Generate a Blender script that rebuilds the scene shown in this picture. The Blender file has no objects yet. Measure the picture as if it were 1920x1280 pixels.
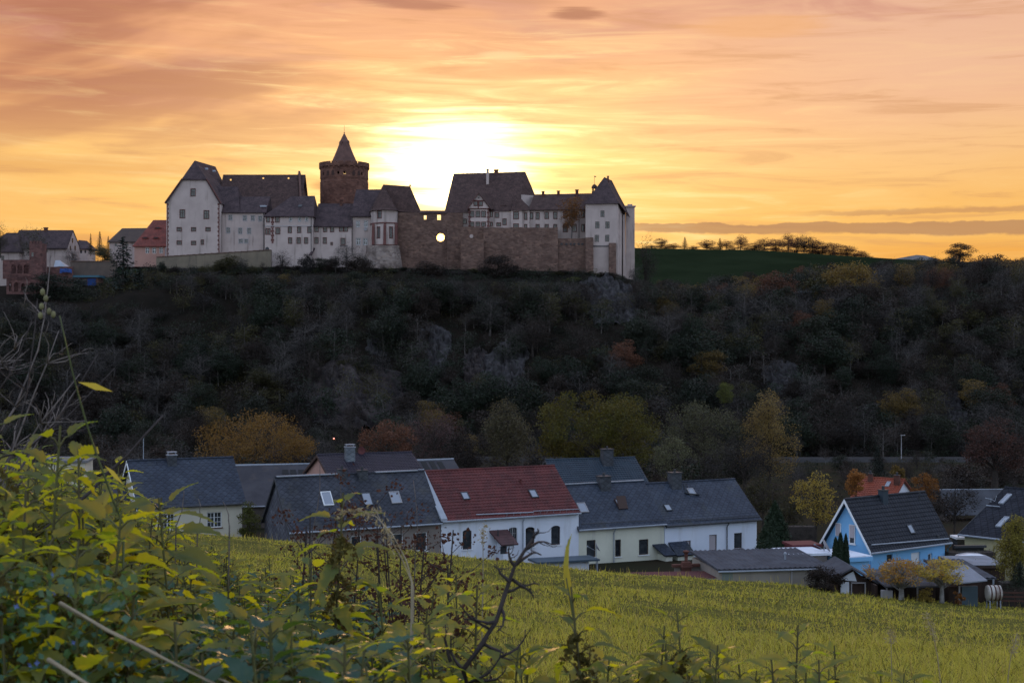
import bpy, bmesh, math, random
import numpy as np
from mathutils import Vector, Matrix

R = math.radians
F = 2666.667            # focal length in photograph pixels (50 mm lens, 1920 px wide)
SUN_AZ, SUN_EL = -2.88, 4.18
scene = bpy.context.scene

# ------------------------------------------------------------------ camera
cam_d = bpy.data.cameras.new('camera')
cam = bpy.data.objects.new('camera', cam_d)
scene.collection.objects.link(cam)
cam_d.lens = 50; cam_d.sensor_width = 36
cam_d.clip_start = 0.05; cam_d.clip_end = 9000
cam.location = (0, 0, 0); cam.rotation_euler = (R(90), 0, 0)
cam_d.dof.use_dof = True; cam_d.dof.focus_distance = 9.0; cam_d.dof.aperture_fstop = 16.0
scene.camera = cam
scene.view_settings.view_transform = 'Standard'
scene.view_settings.look = 'None'
scene.view_settings.exposure = 0.0
scene.view_settings.gamma = 1.0
scene.cycles.use_denoising = True
scene.cycles.max_bounces = 6
scene.cycles.diffuse_bounces = 3
scene.cycles.transmission_bounces = 4
scene.cycles.transparent_max_bounces = 8
scene.cycles.sample_clamp_indirect = 4.0

# ------------------------------------------------------------------ node helpers
class NT:
    def __init__(s, tree):
        s.t = tree; s.n = tree.nodes; s.l = tree.links
    def new(s, kind, **kw):
        n = s.n.new(kind)
        for k, v in kw.items(): setattr(n, k, v)
        return n
    def put(s, sock, val):
        if val is None: return
        if isinstance(val, bpy.types.NodeSocket): s.l.new(val, sock)
        elif isinstance(val, (tuple, list)):
            d = list(val)
            if len(d) == 3 and len(sock.default_value) == 4: d.append(1)
            sock.default_value = d
        else: sock.default_value = val
    def math(s, op, a, b=None, c=None, clamp=False):
        n = s.new('ShaderNodeMath', operation=op, use_clamp=clamp)
        s.put(n.inputs[0], a); s.put(n.inputs[1], b); s.put(n.inputs[2], c)
        return n.outputs[0]
    def mix(s, fac, a, b, mode='MIX'):
        n = s.new('ShaderNodeMix', data_type='RGBA', blend_type=mode)
        s.put(n.inputs[0], fac); s.put(n.inputs[6], a); s.put(n.inputs[7], b)
        return n.outputs[2]
    def ss(s, x, a, b):          # smoothstep a..b -> 0..1
        n = s.new('ShaderNodeMapRange', interpolation_type='SMOOTHSTEP')
        s.put(n.inputs[0], x); s.put(n.inputs[1], a); s.put(n.inputs[2], b)
        return n.outputs[0]
    def comb(s, x, y, z):
        n = s.new('ShaderNodeCombineXYZ')
        s.put(n.inputs[0], x); s.put(n.inputs[1], y); s.put(n.inputs[2], z)
        return n.outputs[0]
    def noise(s, vec, scale=1, detail=4, rough=.5, dist=0):
        n = s.new('ShaderNodeTexNoise')
        s.put(n.inputs['Vector'], vec); s.put(n.inputs['Scale'], scale)
        s.put(n.inputs['Detail'], detail); s.put(n.inputs['Roughness'], rough)
        s.put(n.inputs['Distortion'], dist)
        return n.outputs[0]
    def ramp(s, fac, stops):
        n = s.new('ShaderNodeValToRGB'); cr = n.color_ramp
        while len(cr.elements) < len(stops): cr.elements.new(.5)
        for e, (p, c) in zip(cr.elements, stops):
            e.position = p; e.color = (*c, 1)
        s.put(n.inputs[0], fac)
        return n.outputs[0]

# ------------------------------------------------------------------ sky
world = bpy.data.worlds.new('World'); scene.world = world
world.use_nodes = True
w = NT(world.node_tree); w.n.clear()
tc = w.new('ShaderNodeTexCoord')
sep = w.new('ShaderNodeSeparateXYZ'); w.l.new(tc.outputs['Generated'], sep.inputs[0])
dx, dy, dz = sep.outputs
DEG = 180 / math.pi
az = w.math('MULTIPLY', w.math('ARCTAN2', dx, dy), DEG)          # degrees right of west
el = w.math('MULTIPLY', w.math('ARCSINE', dz), DEG)              # degrees above horizon
# evening gradient by elevation
wob = w.noise(w.comb(w.math('MULTIPLY', az, .10), w.math('MULTIPLY', el, .55), 3.7), 1, 4, .55, .6)
el2 = w.math('ADD', el, w.math('MULTIPLY', w.math('SUBTRACT', wob, .5), 4.5))
t = w.math('DIVIDE', w.math('ADD', el2, 2), 42)
west = w.ramp(t, [(0.0, (.70, .26, .045)), (.085, (.84, .34, .05)), (.15, (.93, .48, .115)), (.215, (.96, .54, .175)),
                  (.285, (.92, .44, .19)), (.37, (.73, .32, .20)), (.50, (.46, .28, .27)), (1.0, (.26, .27, .40))])
# the right of the view turns to pale rose
rose = w.math('MULTIPLY', w.ss(az, -2, 18), w.ss(el, 4.5, 11))
west = w.mix(w.math('MULTIPLY', rose, .75), west, (.84, .51, .35))
# slanting cirrus: mauve veils, upper left strongest
c1 = w.noise(w.comb(w.math('MULTIPLY', az, .085), w.math('SUBTRACT', w.math('MULTIPLY', el, .42), w.math('MULTIPLY', az, .055)), 11.3), 1, 4, .5, .35)
veil = w.math('MULTIPLY', w.ss(c1, .38, .60), w.math('MULTIPLY', w.ss(el, 5.5, 10), w.ss(az, 6, -14)))
west = w.mix(w.math('MULTIPLY', veil, .9), west, (.43, .155, .10))
c1b = w.noise(w.comb(w.math('MULTIPLY', az, .12), w.math('MULTIPLY', el, .6), 27.1), 1, 5, .5, .5)
veil2 = w.math('MULTIPLY', w.ss(c1b, .50, .68), w.ss(el, 8.0, 12.5))
west = w.mix(w.math('MULTIPLY', veil2, .75), west, (.60, .265, .205))
# fine level streaks, dark and bright
c2 = w.noise(w.comb(w.math('MULTIPLY', az, .16), w.math('ADD', w.math('MULTIPLY', el, 1.9), w.math('MULTIPLY', az, .03)), 5.5), 1, 7, .62, .55)
west = w.mix(w.math('MULTIPLY', w.ss(c2, .50, .30), .42), west, (.60, .28, .13))
gxe = w.math('DIVIDE', w.math('SUBTRACT', az, -2.2), 2.4); gye = w.math('SUBTRACT', el, 6.0)
near = w.ss(w.math('SQRT', w.math('ADD', w.math('MULTIPLY', gxe, gxe), w.math('MULTIPLY', gye, gye))), 8.5, 2.5)
west = w.mix(w.math('MULTIPLY', w.ss(c2, .50, .72), w.math('ADD', .14, w.math('MULTIPLY', near, .6))), west, (1.0, .72, .32))
# soft glow where the sun goes down (wide and low)
gx = w.math('DIVIDE', w.math('SUBTRACT', az, -2.2), 1.3)
gy = w.math('SUBTRACT', el, 6.9)
gr = w.math('SQRT', w.math('ADD', w.math('MULTIPLY', gx, gx), w.math('MULTIPLY', gy, gy)))
grn = w.math('ADD', gr, w.math('MULTIPLY', w.math('SUBTRACT', .5, c2), 5.5))
g1 = w.math('EXPONENT', w.math('MULTIPLY', w.math('POWER', w.math('DIVIDE', w.math('MAXIMUM', grn, 0), 1.75), 2), -1))
gx2 = w.math('MULTIPLY', gx, .68)
gr2 = w.math('ADD', w.math('SQRT', w.math('ADD', w.math('MULTIPLY', gx2, gx2), w.math('MULTIPLY', gy, gy))), w.math('MULTIPLY', w.math('SUBTRACT', .5, c2), 5.0))
g2 = w.math('EXPONENT', w.math('DIVIDE', w.math('MULTIPLY', w.math('MAXIMUM', gr2, 0), -1), 3.3))
def scaled(col, f):
    n = w.new('ShaderNodeVectorMath', operation='SCALE'); w.put(n.inputs[0], col); w.put(n.inputs[3], f); return n.outputs[0]
def addv(a, b):
    n = w.new('ShaderNodeVectorMath', operation='ADD'); w.put(n.inputs[0], a); w.put(n.inputs[1], b); return n.outputs[0]
west = addv(west, scaled((3.4, 2.8, 1.5), g1))
west = addv(west, scaled((1.0, .74, .30), g2))
# long mauve bank low on the right
edge = w.noise(w.comb(w.math('MULTIPLY', az, .5), w.math('MULTIPLY', el, 1.2), 8.8), 1, 5, .6)
elb = w.math('ADD', el, w.math('MULTIPLY', w.math('SUBTRACT', edge, .5), .55))
top = w.math('SUBTRACT', 4.70, w.math('MULTIPLY', w.math('SUBTRACT', az, 5), .012))
bot = w.math('SUBTRACT', 4.32, w.math('MULTIPLY', w.math('SUBTRACT', az, 5), .022))
bank = w.math('MULTIPLY', w.math('MULTIPLY', w.ss(elb, bot, w.math('ADD', bot, .12)), w.ss(elb, w.math('ADD', top, .06), top)), w.ss(az, 3, 5.5))
west = w.mix(w.math('MULTIPLY', bank, .66), west, (.38, .19, .12))
b2 = w.math('MULTIPLY', w.math('MULTIPLY', w.ss(elb, 4.86, 4.95), w.ss(elb, 5.2, 5.05)), w.ss(az, 10, 14))
west = w.mix(w.math('MULTIPLY', b2, .5), west, (.46, .22, .12))
b3 = w.math('MULTIPLY', w.math('MULTIPLY', w.ss(elb, 6.2, 6.6), w.ss(elb, 7.3, 6.8)), w.ss(az, -9.5, -12))
west = w.mix(w.math('MULTIPLY', b3, .35), west, (.70, .33, .12))
# three small separate clouds in the upper middle
def puff(a0, e0, ra, re, col, amt, src):
    qx = w.math('DIVIDE', w.math('SUBTRACT', az, a0), ra); qy = w.math('DIVIDE', w.math('SUBTRACT', el, e0), re)
    q = w.math('ADD', w.math('MULTIPLY', qx, qx), w.math('MULTIPLY', qy, qy))
    q = w.math('ADD', q, w.math('MULTIPLY', w.math('SUBTRACT', c2, .5), 2.2))
    return w.mix(w.math('MULTIPLY', w.ss(q, 1.1, .1), amt), src, col)
west = puff(2.6, 12.95, 1.3, .30, (.50, .22, .13), .8, west)
west = puff(-4.0, 13.3, 2.4, .25, (.47, .20, .13), .7, west)
west = puff(-.35, 11.35, 1.2, .22, (1.0, .72, .36), .8, west)
west = puff(9.8, 12.3, 3.0, .55, (.93, .47, .20), .55, west)
west = puff(-7.2, 6.15, 1.0, .30, (.72, .36, .14), .7, west)
# the disc itself
SD = Vector((math.sin(R(SUN_AZ)) * math.cos(R(SUN_EL)), math.cos(R(SUN_AZ)) * math.cos(R(SUN_EL)), math.sin(R(SUN_EL))))
dt = w.new('ShaderNodeVectorMath', operation='DOT_PRODUCT')
w.l.new(tc.outputs['Generated'], dt.inputs[0]); dt.inputs[1].default_value = SD
west = addv(west, scaled((5.5, 3.0, .62), w.ss(dt.outputs['Value'], math.cos(R(.30)), math.cos(R(.10)))))
# the rest of the dome: physical sky plus an added blue fill light, behind and overhead
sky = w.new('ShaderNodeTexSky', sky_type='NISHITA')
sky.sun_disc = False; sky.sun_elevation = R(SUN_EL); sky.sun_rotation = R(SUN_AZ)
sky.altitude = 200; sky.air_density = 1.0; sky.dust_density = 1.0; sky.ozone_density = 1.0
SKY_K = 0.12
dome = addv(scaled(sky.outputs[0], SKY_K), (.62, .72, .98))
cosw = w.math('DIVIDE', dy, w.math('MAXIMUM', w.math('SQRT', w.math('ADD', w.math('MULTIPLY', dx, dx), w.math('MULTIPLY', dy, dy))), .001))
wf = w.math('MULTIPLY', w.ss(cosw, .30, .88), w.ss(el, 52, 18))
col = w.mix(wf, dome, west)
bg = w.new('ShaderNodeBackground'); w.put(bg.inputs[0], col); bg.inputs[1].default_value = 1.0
out = w.new('ShaderNodeOutputWorld'); w.l.new(bg.outputs[0], out.inputs[0])
world.cycles.sampling_method = 'MANUAL'; world.cycles.sample_map_resolution = 1024

sun_d = bpy.data.lights.new('sun', 'SUN'); sun_d.energy = 2.0; sun_d.angle = R(.5); sun_d.color = (1.0, .55, .22)
sun = bpy.data.objects.new('sun', sun_d); scene.collection.objects.link(sun)
sun.rotation_euler = SD.to_track_quat('Z', 'Y').to_euler()

# ------------------------------------------------------------------ materials
MATS = {}
def mat(name, c1, c2=None, scale=1.0, rough=.8, bump=0.0, bscale=None, detail=5, spec=.3, metal=0, pattern=None, stain=None):
    """noise mix of two colours in object space; pattern: None|'slate'|'stone'|'brick'|'planks'|'shingle'|'corr'"""
    if name in MATS: return MATS[name]
    m = bpy.data.materials.new(name); m.use_nodes = True
    k = NT(m.node_tree); k.n.clear()
    o = k.new('ShaderNodeOutputMaterial'); p = k.new('ShaderNodeBsdfPrincipled')
    k.l.new(p.outputs[0], o.inputs[0])
    tc = k.new('ShaderNodeTexCoord'); v = tc.outputs['Object']
    c2 = c2 or c1
    n = k.noise(v, scale, detail, .6)
    col = k.mix(k.ss(n, .32, .68), c1, c2)
    h = None
    if pattern:
        s = k.new('ShaderNodeSeparateXYZ'); k.l.new(v, s.inputs[0])
        if pattern in ('slate', 'shingle'):
            bw, bh = (.30, .20) if pattern == 'slate' else (.36, .24)
            q = k.math('ADD', s.outputs[2], k.math('MULTIPLY', s.outputs[1], .001))
            u_ = k.math('ADD', s.outputs[0], s.outputs[1] if pattern == 'shingle' else 0.0)
            # diamond slates: two skewed families of lines
            a1 = k.math('PINGPONG', k.math('ADD', k.math('DIVIDE', u_, bw), k.math('DIVIDE', q, bh)), 1)
            a2 = k.math('PINGPONG', k.math('SUBTRACT', k.math('DIVIDE', u_, bw), k.math('DIVIDE', q, bh)), 1)
            h = k.math('MINIMUM', a1, a2)
            wn = k.new('ShaderNodeTexWhiteNoise', noise_dimensions='2D')
            k.put(wn.inputs[0], k.comb(k.math('FLOOR', k.math('ADD', k.math('DIVIDE', u_, bw * 2), k.math('DIVIDE', q, bh * 2))),
                                       k.math('FLOOR', k.math('SUBTRACT', k.math('DIVIDE', u_, bw * 2), k.math('DIVIDE', q, bh * 2))), 0))
            col = k.mix(k.math('MULTIPLY', wn.outputs[0], .6), col, k.mix(1.0, col, (1.7, 1.68, 1.62), 'MULTIPLY'))
            col = k.mix(k.math('MULTIPLY', k.ss(h, .20, .04), .65), col, k.mix(1.0, col, (.25, .25, .27), 'MULTIPLY'))
        elif pattern in ('stone', 'brick'):
            vec = k.comb(k.math('ADD', s.outputs[0], s.outputs[1]), s.outputs[2], 0)
            if pattern == 'stone':
                vo = k.new('ShaderNodeTexVoronoi', feature='F1'); k.put(vo.inputs['Scale'], 1.15)
                mp = k.new('ShaderNodeMapping'); mp.inputs['Scale'].default_value = (1.0, 1.0, 1.9); k.l.new(v, mp.inputs[0]); k.l.new(mp.outputs[0], vo.inputs['Vector'])
                cc = k.new('ShaderNodeSeparateColor'); k.l.new(vo.outputs['Color'], cc.inputs[0])
                col = k.mix(k.math('MULTIPLY', cc.outputs[0], .75), col, k.mix(1.0, col, (.42, .38, .38), 'MULTIPLY'))
                col = k.mix(k.math('MULTIPLY', k.ss(cc.outputs[1], .7, 1.0), .5), col, k.mix(1.0, col, (1.5, 1.4, 1.3), 'MULTIPLY'))
                h = k.math('SUBTRACT', 1.0, vo.outputs['Distance'])
            else:
                b = k.new('ShaderNodeTexBrick'); k.l.new(vec, b.inputs['Vector'])
                b.inputs['Scale'].default_value = 1; b.inputs['Brick Width'].default_value = .5; b.inputs['Row Height'].default_value = .18
                b.inputs['Mortar Size'].default_value = .015
                b.inputs['Color1'].default_value = (1, 1, 1, 1); b.inputs['Color2'].default_value = (.6, .6, .6, 1); b.inputs['Mortar'].default_value = (.9, .85, .8, 1)
                col = k.mix(1.0, col, b.outputs['Color'], 'MULTIPLY'); h = k.math('SUBTRACT', 1.0, b.outputs['Fac'])
        elif pattern == 'planks':
            a1 = k.math('FRACT', k.math('DIVIDE', k.math('ADD', s.outputs[0], s.outputs[1]), .16))
            h = k.ss(a1, .0, .12)
            wn = k.new('ShaderNodeTexWhiteNoise', noise_dimensions='1D')
            k.put(wn.inputs[1], k.math('FLOOR', k.math('DIVIDE', k.math('ADD', s.outputs[0], s.outputs[1]), .16)))
            col = k.mix(k.math('MULTIPLY', wn.outputs[0], .6), col, k.mix(1.0, col, (.5, .5, .5), 'MULTIPLY'))
        elif pattern == 'corr':
            h = k.math('MULTIPLY', k.math('ADD', k.math('SINE', k.math('MULTIPLY', s.outputs[0], 42)), 1), .5)
    if stain:
        sm = k.new('ShaderNodeMapping'); sm.inputs['Scale'].default_value = (1.4, 1.4, .16); k.l.new(v, sm.inputs[0])
        st = k.noise(sm.outputs[0], stain[1], 5, .65)
        col = k.mix(k.math('MULTIPLY', k.ss(st, .52, .72), stain[2]), col, stain[0])
    k.put(p.inputs['Base Color'], col)
    p.inputs['Roughness'].default_value = rough; p.inputs['Metallic'].default_value = metal
    p.inputs['Specular IOR Level'].default_value = spec
    if bump or h is not None:
        hh = k.math('MULTIPLY', k.noise(v, bscale or scale * 4, 5, .6), 1.0)
        if h is not None: hh = k.math('ADD', h, k.math('MULTIPLY', hh, .5))
        bn = k.new('ShaderNodeBump'); bn.inputs['Strength'].default_value = bump or .4; bn.inputs['Distance'].default_value = .05
        k.put(bn.inputs['Height'], hh); k.l.new(bn.outputs[0], p.inputs['Normal'])
    MATS[name] = m
    return m

def leaf_mat(name, c1, c2, trans=.45, tmul=(1.0, 1.0, 1.0), rough=.5, spec=.25, tint=.25, big=None):
    if name in MATS: return MATS[name]
    m = bpy.data.materials.new(name); m.use_nodes = True
    k = NT(m.node_tree); k.n.clear()
    o = k.new('ShaderNodeOutputMaterial'); p = k.new('ShaderNodeBsdfPrincipled'); tr = k.new('ShaderNodeBsdfTranslucent')
    mx = k.new('ShaderNodeMixShader'); mx.inputs[0].default_value = trans
    g = k.new('ShaderNodeNewGeometry'); oi = k.new('ShaderNodeObjectInfo')
    col = k.mix(g.outputs['Random Per Island'], c1, c2)
    f = k.math('ADD', 1 - tint, k.math('MULTIPLY', oi.outputs['Random'], tint * 2))
    if big:                              # broad patches of another leaf colour
        col = k.mix(k.math('MULTIPLY', k.ss(k.noise(g.outputs['Position'], big[1], 4, .6), .45, .62), big[2]), col, big[0])
    vm = k.new('ShaderNodeVectorMath', operation='SCALE'); k.put(vm.inputs[0], col); k.put(vm.inputs[3], f)
    col = vm.outputs[0]
    k.put(p.inputs['Base Color'], col); p.inputs['Roughness'].default_value = rough; p.inputs['Specular IOR Level'].default_value = spec
    k.put(tr.inputs[0], k.mix(1.0, col, tmul, 'MULTIPLY'))
    k.l.new(p.outputs[0], mx.inputs[1]); k.l.new(tr.outputs[0], mx.inputs[2]); k.l.new(mx.outputs[0], o.inputs[0])
    MATS[name] = m
    return m

glass = mat('window_glass', (.050, .058, .066), (.014, .016, .020), 1.1, .08, spec=.7)
glassb = mat('skylight_glass', (.30, .33, .38), rough=.15, spec=.6)
whitefr = mat('white_frame', (.72, .74, .76), rough=.5)
brownfr = mat('brown_frame', (.05, .028, .022), rough=.6)
stonefr = mat('red_stone_surround', (.14, .055, .048), (.10, .045, .04), 2, .85)
wframe2 = mat('grey_frame', (.30, .29, .30), rough=.7)
plaster = mat('castle_plaster', (.47, .39, .36), (.39, .32, .295), .22, .9, .15, 3, stain=((.24, .20, .18), .6, .75))
plaster2 = mat('castle_plaster_peeling', (.46, .375, .345), (.38, .31, .285), .3, .9, .15, 3, stain=((.19, .15, .14), .8, .8))
rubble = mat('rubble_stone', (.185, .118, .092), (.13, .082, .066), .35, .95, .9, 2, pattern='stone')
rubble2 = mat('pale_rubble', (.30, .25, .22), (.19, .15, .13), .3, .95, .9, 2, pattern='stone')
towerst = mat('tower_stone', (.165, .082, .060), (.115, .056, .042), .25, .95, .8, 2, pattern='stone')
redstone = mat('red_sandstone', (.17, .085, .075), (.11, .06, .055), .6, .95, .6, 2, pattern='stone')
cslate = mat('castle_slate', (.066, .047, .050), (.042, .031, .034), .5, .8, .25, 6, pattern='slate', spec=.1)
cslate2 = mat('castle_old_slate', (.070, .044, .040), (.045, .029, .027), .7, .8, .3, 6, pattern='slate', spec=.1)
spirest = mat('spire_stone', (.13, .07, .058), (.09, .05, .042), .6, .9, .5, 4)
redtile = mat('far_red_tile', (.17, .045, .035), (.12, .035, .028), .6, .8, .3, 4, pattern='slate')
slate = mat('blue_slate', (.034, .043, .062), (.022, .028, .043), .4, .55, .3, 8, pattern='slate', spec=.2, stain=((.046, .048, .042), .45, .6))
slate2 = mat('weathered_slate', (.044, .048, .062), (.026, .029, .038), .5, .65, .35, 8, pattern='slate', spec=.18, stain=((.062, .060, .054), .5, .7))
tred = mat('red_roof_tile', (.125, .034, .032), (.078, .023, .023), .9, .55, .15, 9, spec=.2, stain=((.05, .028, .028), .9, .5))
tblack = mat('black_roof_tile', (.020, .023, .031), (.013, .015, .021), 1.3, .5, .1, 9, spec=.22)
tpurple = mat('aubergine_roof_tile', (.026, .022, .036), (.017, .014, .024), 1.3, .45, .1, 9, spec=.28)
tblue = mat('bluish_roof_tile', (.026, .042, .060), (.019, .031, .046), 1.3, .5, .1, 9, spec=.25)
torange = mat('orange_roof_tile', (.26, .060, .030), (.19, .042, .022), 1.3, .6, .15, 9)
wallw = mat('white_render', (.66, .70, .77), (.60, .64, .72), .5, .9, .2, 30, stain=((.36, .35, .34), .7, .40))
wallw2 = mat('bright_white_render', (.66, .71, .80), (.60, .66, .76), .5, .9, .2, 30, stain=((.36, .35, .34), .7, .40))
wallc = mat('cream_render', (.62, .62, .51), (.56, .56, .46), .5, .9, .2, 30, stain=((.36, .35, .34), .7, .40))
wallc2 = mat('warm_cream_render', (.60, .56, .45), (.54, .51, .41), .5, .9, .2, 30, stain=((.36, .35, .34), .7, .40))
walltan = mat('tan_render', (.22, .19, .17), (.17, .145, .13), .6, .95, .3, 20)
wallgar = mat('garage_render', (.30, .27, .23), (.24, .215, .19), .4, .95, .2, 20, stain=((.17, .15, .13), .5, .6))
wallblue = mat('sky_blue_render', (.20, .45, .73), (.185, .42, .69), .5, .9, .15, 30)
wallpink = mat('pink_render', (.44, .26, .21), (.39, .23, .19), .5, .9)
wallyel = mat('pale_yellow_render', (.52, .46, .27), (.46, .41, .25), .5, .9)
shingle = mat('shingle_cladding', (.10, .105, .125), (.062, .062, .078), 1.0, .8, .4, 8, pattern='shingle')
metalg = mat('zinc_sheet', (.30, .33, .38), (.24, .27, .31), 1.0, .45, spec=.5)
darkmetal = mat('dark_metal', (.04, .043, .048), rough=.5)
corr = mat('corrugated_sheet', (.085, .09, .105), (.06, .062, .072), .8, .85, .8, 6, spec=.1)
corrp = mat('pale_corrugated_sheet', (.22, .24, .28), (.17, .185, .21), .8, .7, .6, 6, spec=.15)
felt = mat('red_roofing_felt', (.10, .032, .030), (.075, .026, .026), .8, .9)
greyfelt = mat('grey_roofing_felt', (.17, .17, .175), (.12, .12, .125), .8, .9)
brick = mat('dark_brick', (.14, .06, .045), (.10, .045, .035), 1, .9, .5, 4, pattern='brick')
chim = mat('clad_chimney', (.050, .056, .066), (.036, .04, .048), 2, .7, .3, 8, pattern='shingle')
planks = mat('brown_planks', (.055, .033, .026), (.040, .025, .020), 1, .85, .4, 8, pattern='planks')
wood = mat('weathered_wood', (.10, .085, .075), (.07, .06, .052), 2, .9, .3)
shutter = mat('roller_shutter', (.40, .36, .38), (.37, .33, .35), 1, .6)
tarp = mat('blue_tarpaulin', (.012, .05, .20), (.01, .04, .16), 1, .6)
teal = mat('blue_green_sheet', (.05, .13, .17), (.04, .11, .15), 1, .6)
carpaint = mat('white_car_paint', (.70, .74, .80), rough=.2, spec=.6)
tankp = mat('cream_tank_paint', (.42, .40, .37), (.30, .27, .24), 1.5, .5, stain=((.12, .05, .03), 1.0, .8))
rubber = mat('black_rubber', (.015, .015, .016), rough=.8)
bark = mat('bark', (.050, .040, .034), (.030, .024, .021), 3, .95, .6, 8)
barkg = mat('grey_bark', (.13, .115, .105), (.075, .068, .065), 3, .95, .5, 8)
barkp = mat('pale_orchard_bark', (.26, .25, .24), (.13, .125, .12), 3, .95, .5, 8)

# ------------------------------------------------------------------ object helpers
col_main = scene.collection
def tag(o, label=None, cat=None, group=None, kind=None):
    if label: o['label'] = label
    if cat: o['category'] = cat
    if group: o['group'] = group
    if kind: o['kind'] = kind
    return o
def empty(name, loc, rz=0, label=None, cat=None, group=None):
    o = bpy.data.objects.new(name, None); col_main.objects.link(o)
    o.location = loc; o.rotation_euler = (0, 0, rz); o.empty_display_size = .3
    return tag(o, label, cat, group)

V3 = Vector
class MB:
    """collects faces (local coordinates) and links them as ONE mesh object"""
    def __init__(s): s.v = []; s.f = []; s.m = []
    def poly(s, pts, m=0):
        i = len(s.v); s.v += [tuple(p) for p in pts]; s.f.append(tuple(range(i, i + len(pts)))); s.m.append(m)
    def mesh(s, vs, fs, m=0):
        i = len(s.v); s.v += [tuple(p) for p in vs]
        for f in fs: s.f.append(tuple(i + a for a in f)); s.m.append(m)
    def box(s, x0, x1, y0, y1, z0, z1, m=0):
        s.hexa([(x0, y0, z0), (x1, y0, z0), (x1, y1, z0), (x0, y1, z0), (x0, y0, z1), (x1, y0, z1), (x1, y1, z1), (x0, y1, z1)], m)
    def hexa(s, p, m=0):
        s.mesh(p, [(0, 3, 2, 1), (4, 5, 6, 7), (0, 1, 5, 4), (1, 2, 6, 5), (2, 3, 7, 6), (3, 0, 4, 7)], m)
    def extrude(s, pts, d, m=0):       # prism: polygon pts pushed by vector d
        n = len(pts); d = V3(d); a = [V3(p) for p in pts]
        s.mesh(a + [p + d for p in a], [tuple(range(n))[::-1], tuple(range(n, 2 * n))] + [(i, (i + 1) % n, n + (i + 1) % n, n + i) for i in range(n)], m)
    def tube(s, pts, rad, n=6, m=0, cap=True):
        pts = [V3(p) for p in pts]
        if not isinstance(rad, (list, tuple)): rad = [rad] * len(pts)
        vs = []; fs = []
        ref = None
        for i, p in enumerate(pts):
            d = (pts[min(i + 1, len(pts) - 1)] - pts[max(i - 1, 0)])
            d = d.normalized() if d.length > 1e-9 else V3((0, 0, 1))
            if ref is None: ref = V3((1, 0, 0)) if abs(d.x) < .9 else V3((0, 1, 0))
            a = d.cross(ref).normalized(); b = d.cross(a); ref = b.cross(d) * 1.0 if b.cross(d).length > .1 else ref
            for k in range(n):
                t = 2 * math.pi * k / n
                vs.append(p + (a * math.cos(t) + b * math.sin(t)) * rad[i])
        for i in range(len(pts) - 1):
            for k in range(n):
                fs.append((i * n + k, i * n + (k + 1) % n, (i + 1) * n + (k + 1) % n, (i + 1) * n + k))
        if cap:
            fs.append(tuple(range(n))[::-1]); fs.append(tuple((len(pts) - 1) * n + k for k in range(n)))
        s.mesh(vs, fs, m)
    def lathe(s, prof, c=(0, 0), n=24, m=0):      # prof: (r,z)
        vs = []; fs = []
        for r, z in prof:
            for k in range(n):
                t = 2 * math.pi * k / n
                vs.append((c[0] + r * math.cos(t), c[1] + r * math.sin(t), z))
        for i in range(len(prof) - 1):
            for k in range(n):
                fs.append((i * n + k, i * n + (k + 1) % n, (i + 1) * n + (k + 1) % n, (i + 1) * n + k))
        fs.append(tuple(range(n))[::-1]); fs.append(tuple((len(prof) - 1) * n + k for k in range(n)))
        s.mesh(vs, fs, m)
    def build(s, name, mats, parent=None, smooth=False, off=None):
        me = bpy.data.meshes.new(name)
        v = s.v
        if off is not None: v = [(a - off[0], b - off[1], c - off[2]) for a, b, c in v]
        me.from_pydata(v, [], s.f)
        for x in (mats if isinstance(mats, (list, tuple)) else [mats]): me.materials.append(x)
        me.polygons.foreach_set('material_index', s.m)
        if smooth: me.polygons.foreach_set('use_smooth', [True] * len(s.f))
        me.update()
        o = bpy.data.objects.new(name, me); col_main.objects.link(o)
        if parent: o.parent = parent
        return o

def np_mesh(name, verts, faces, mats, midx=None, smooth=False):
    """verts (N,3) array, faces (M,k) array, all of one size k"""
    me = bpy.data.meshes.new(name)
    nv, (nf, k) = len(verts), faces.shape
    me.vertices.add(nv); me.vertices.foreach_set('co', np.ascontiguousarray(verts, dtype=np.float32).ravel())
    me.loops.add(nf * k); me.loops.foreach_set('vertex_index', np.ascontiguousarray(faces, dtype=np.int32).ravel())
    me.polygons.add(nf); me.polygons.foreach_set('loop_start', np.arange(0, nf * k, k, dtype=np.int32))
    try: me.polygons.foreach_set('loop_total', np.full(nf, k, dtype=np.int32))
    except Exception: pass
    for x in (mats if isinstance(mats, (list, tuple)) else [mats]): me.materials.append(x)
    if midx is not None: me.polygons.foreach_set('material_index', np.asarray(midx, dtype=np.int32))
    if smooth: me.polygons.foreach_set('use_smooth', np.ones(nf, dtype=bool))
    me.update(calc_edges=True); me.validate()
    return me
def link(name, me, parent=None):
    o = bpy.data.objects.new(name, me); col_main.objects.link(o)
    if parent: o.parent = parent
    return o

def at(px, py, Y): return V3(((px - 960) / F * Y, Y, (640 - py) / F * Y))

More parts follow.
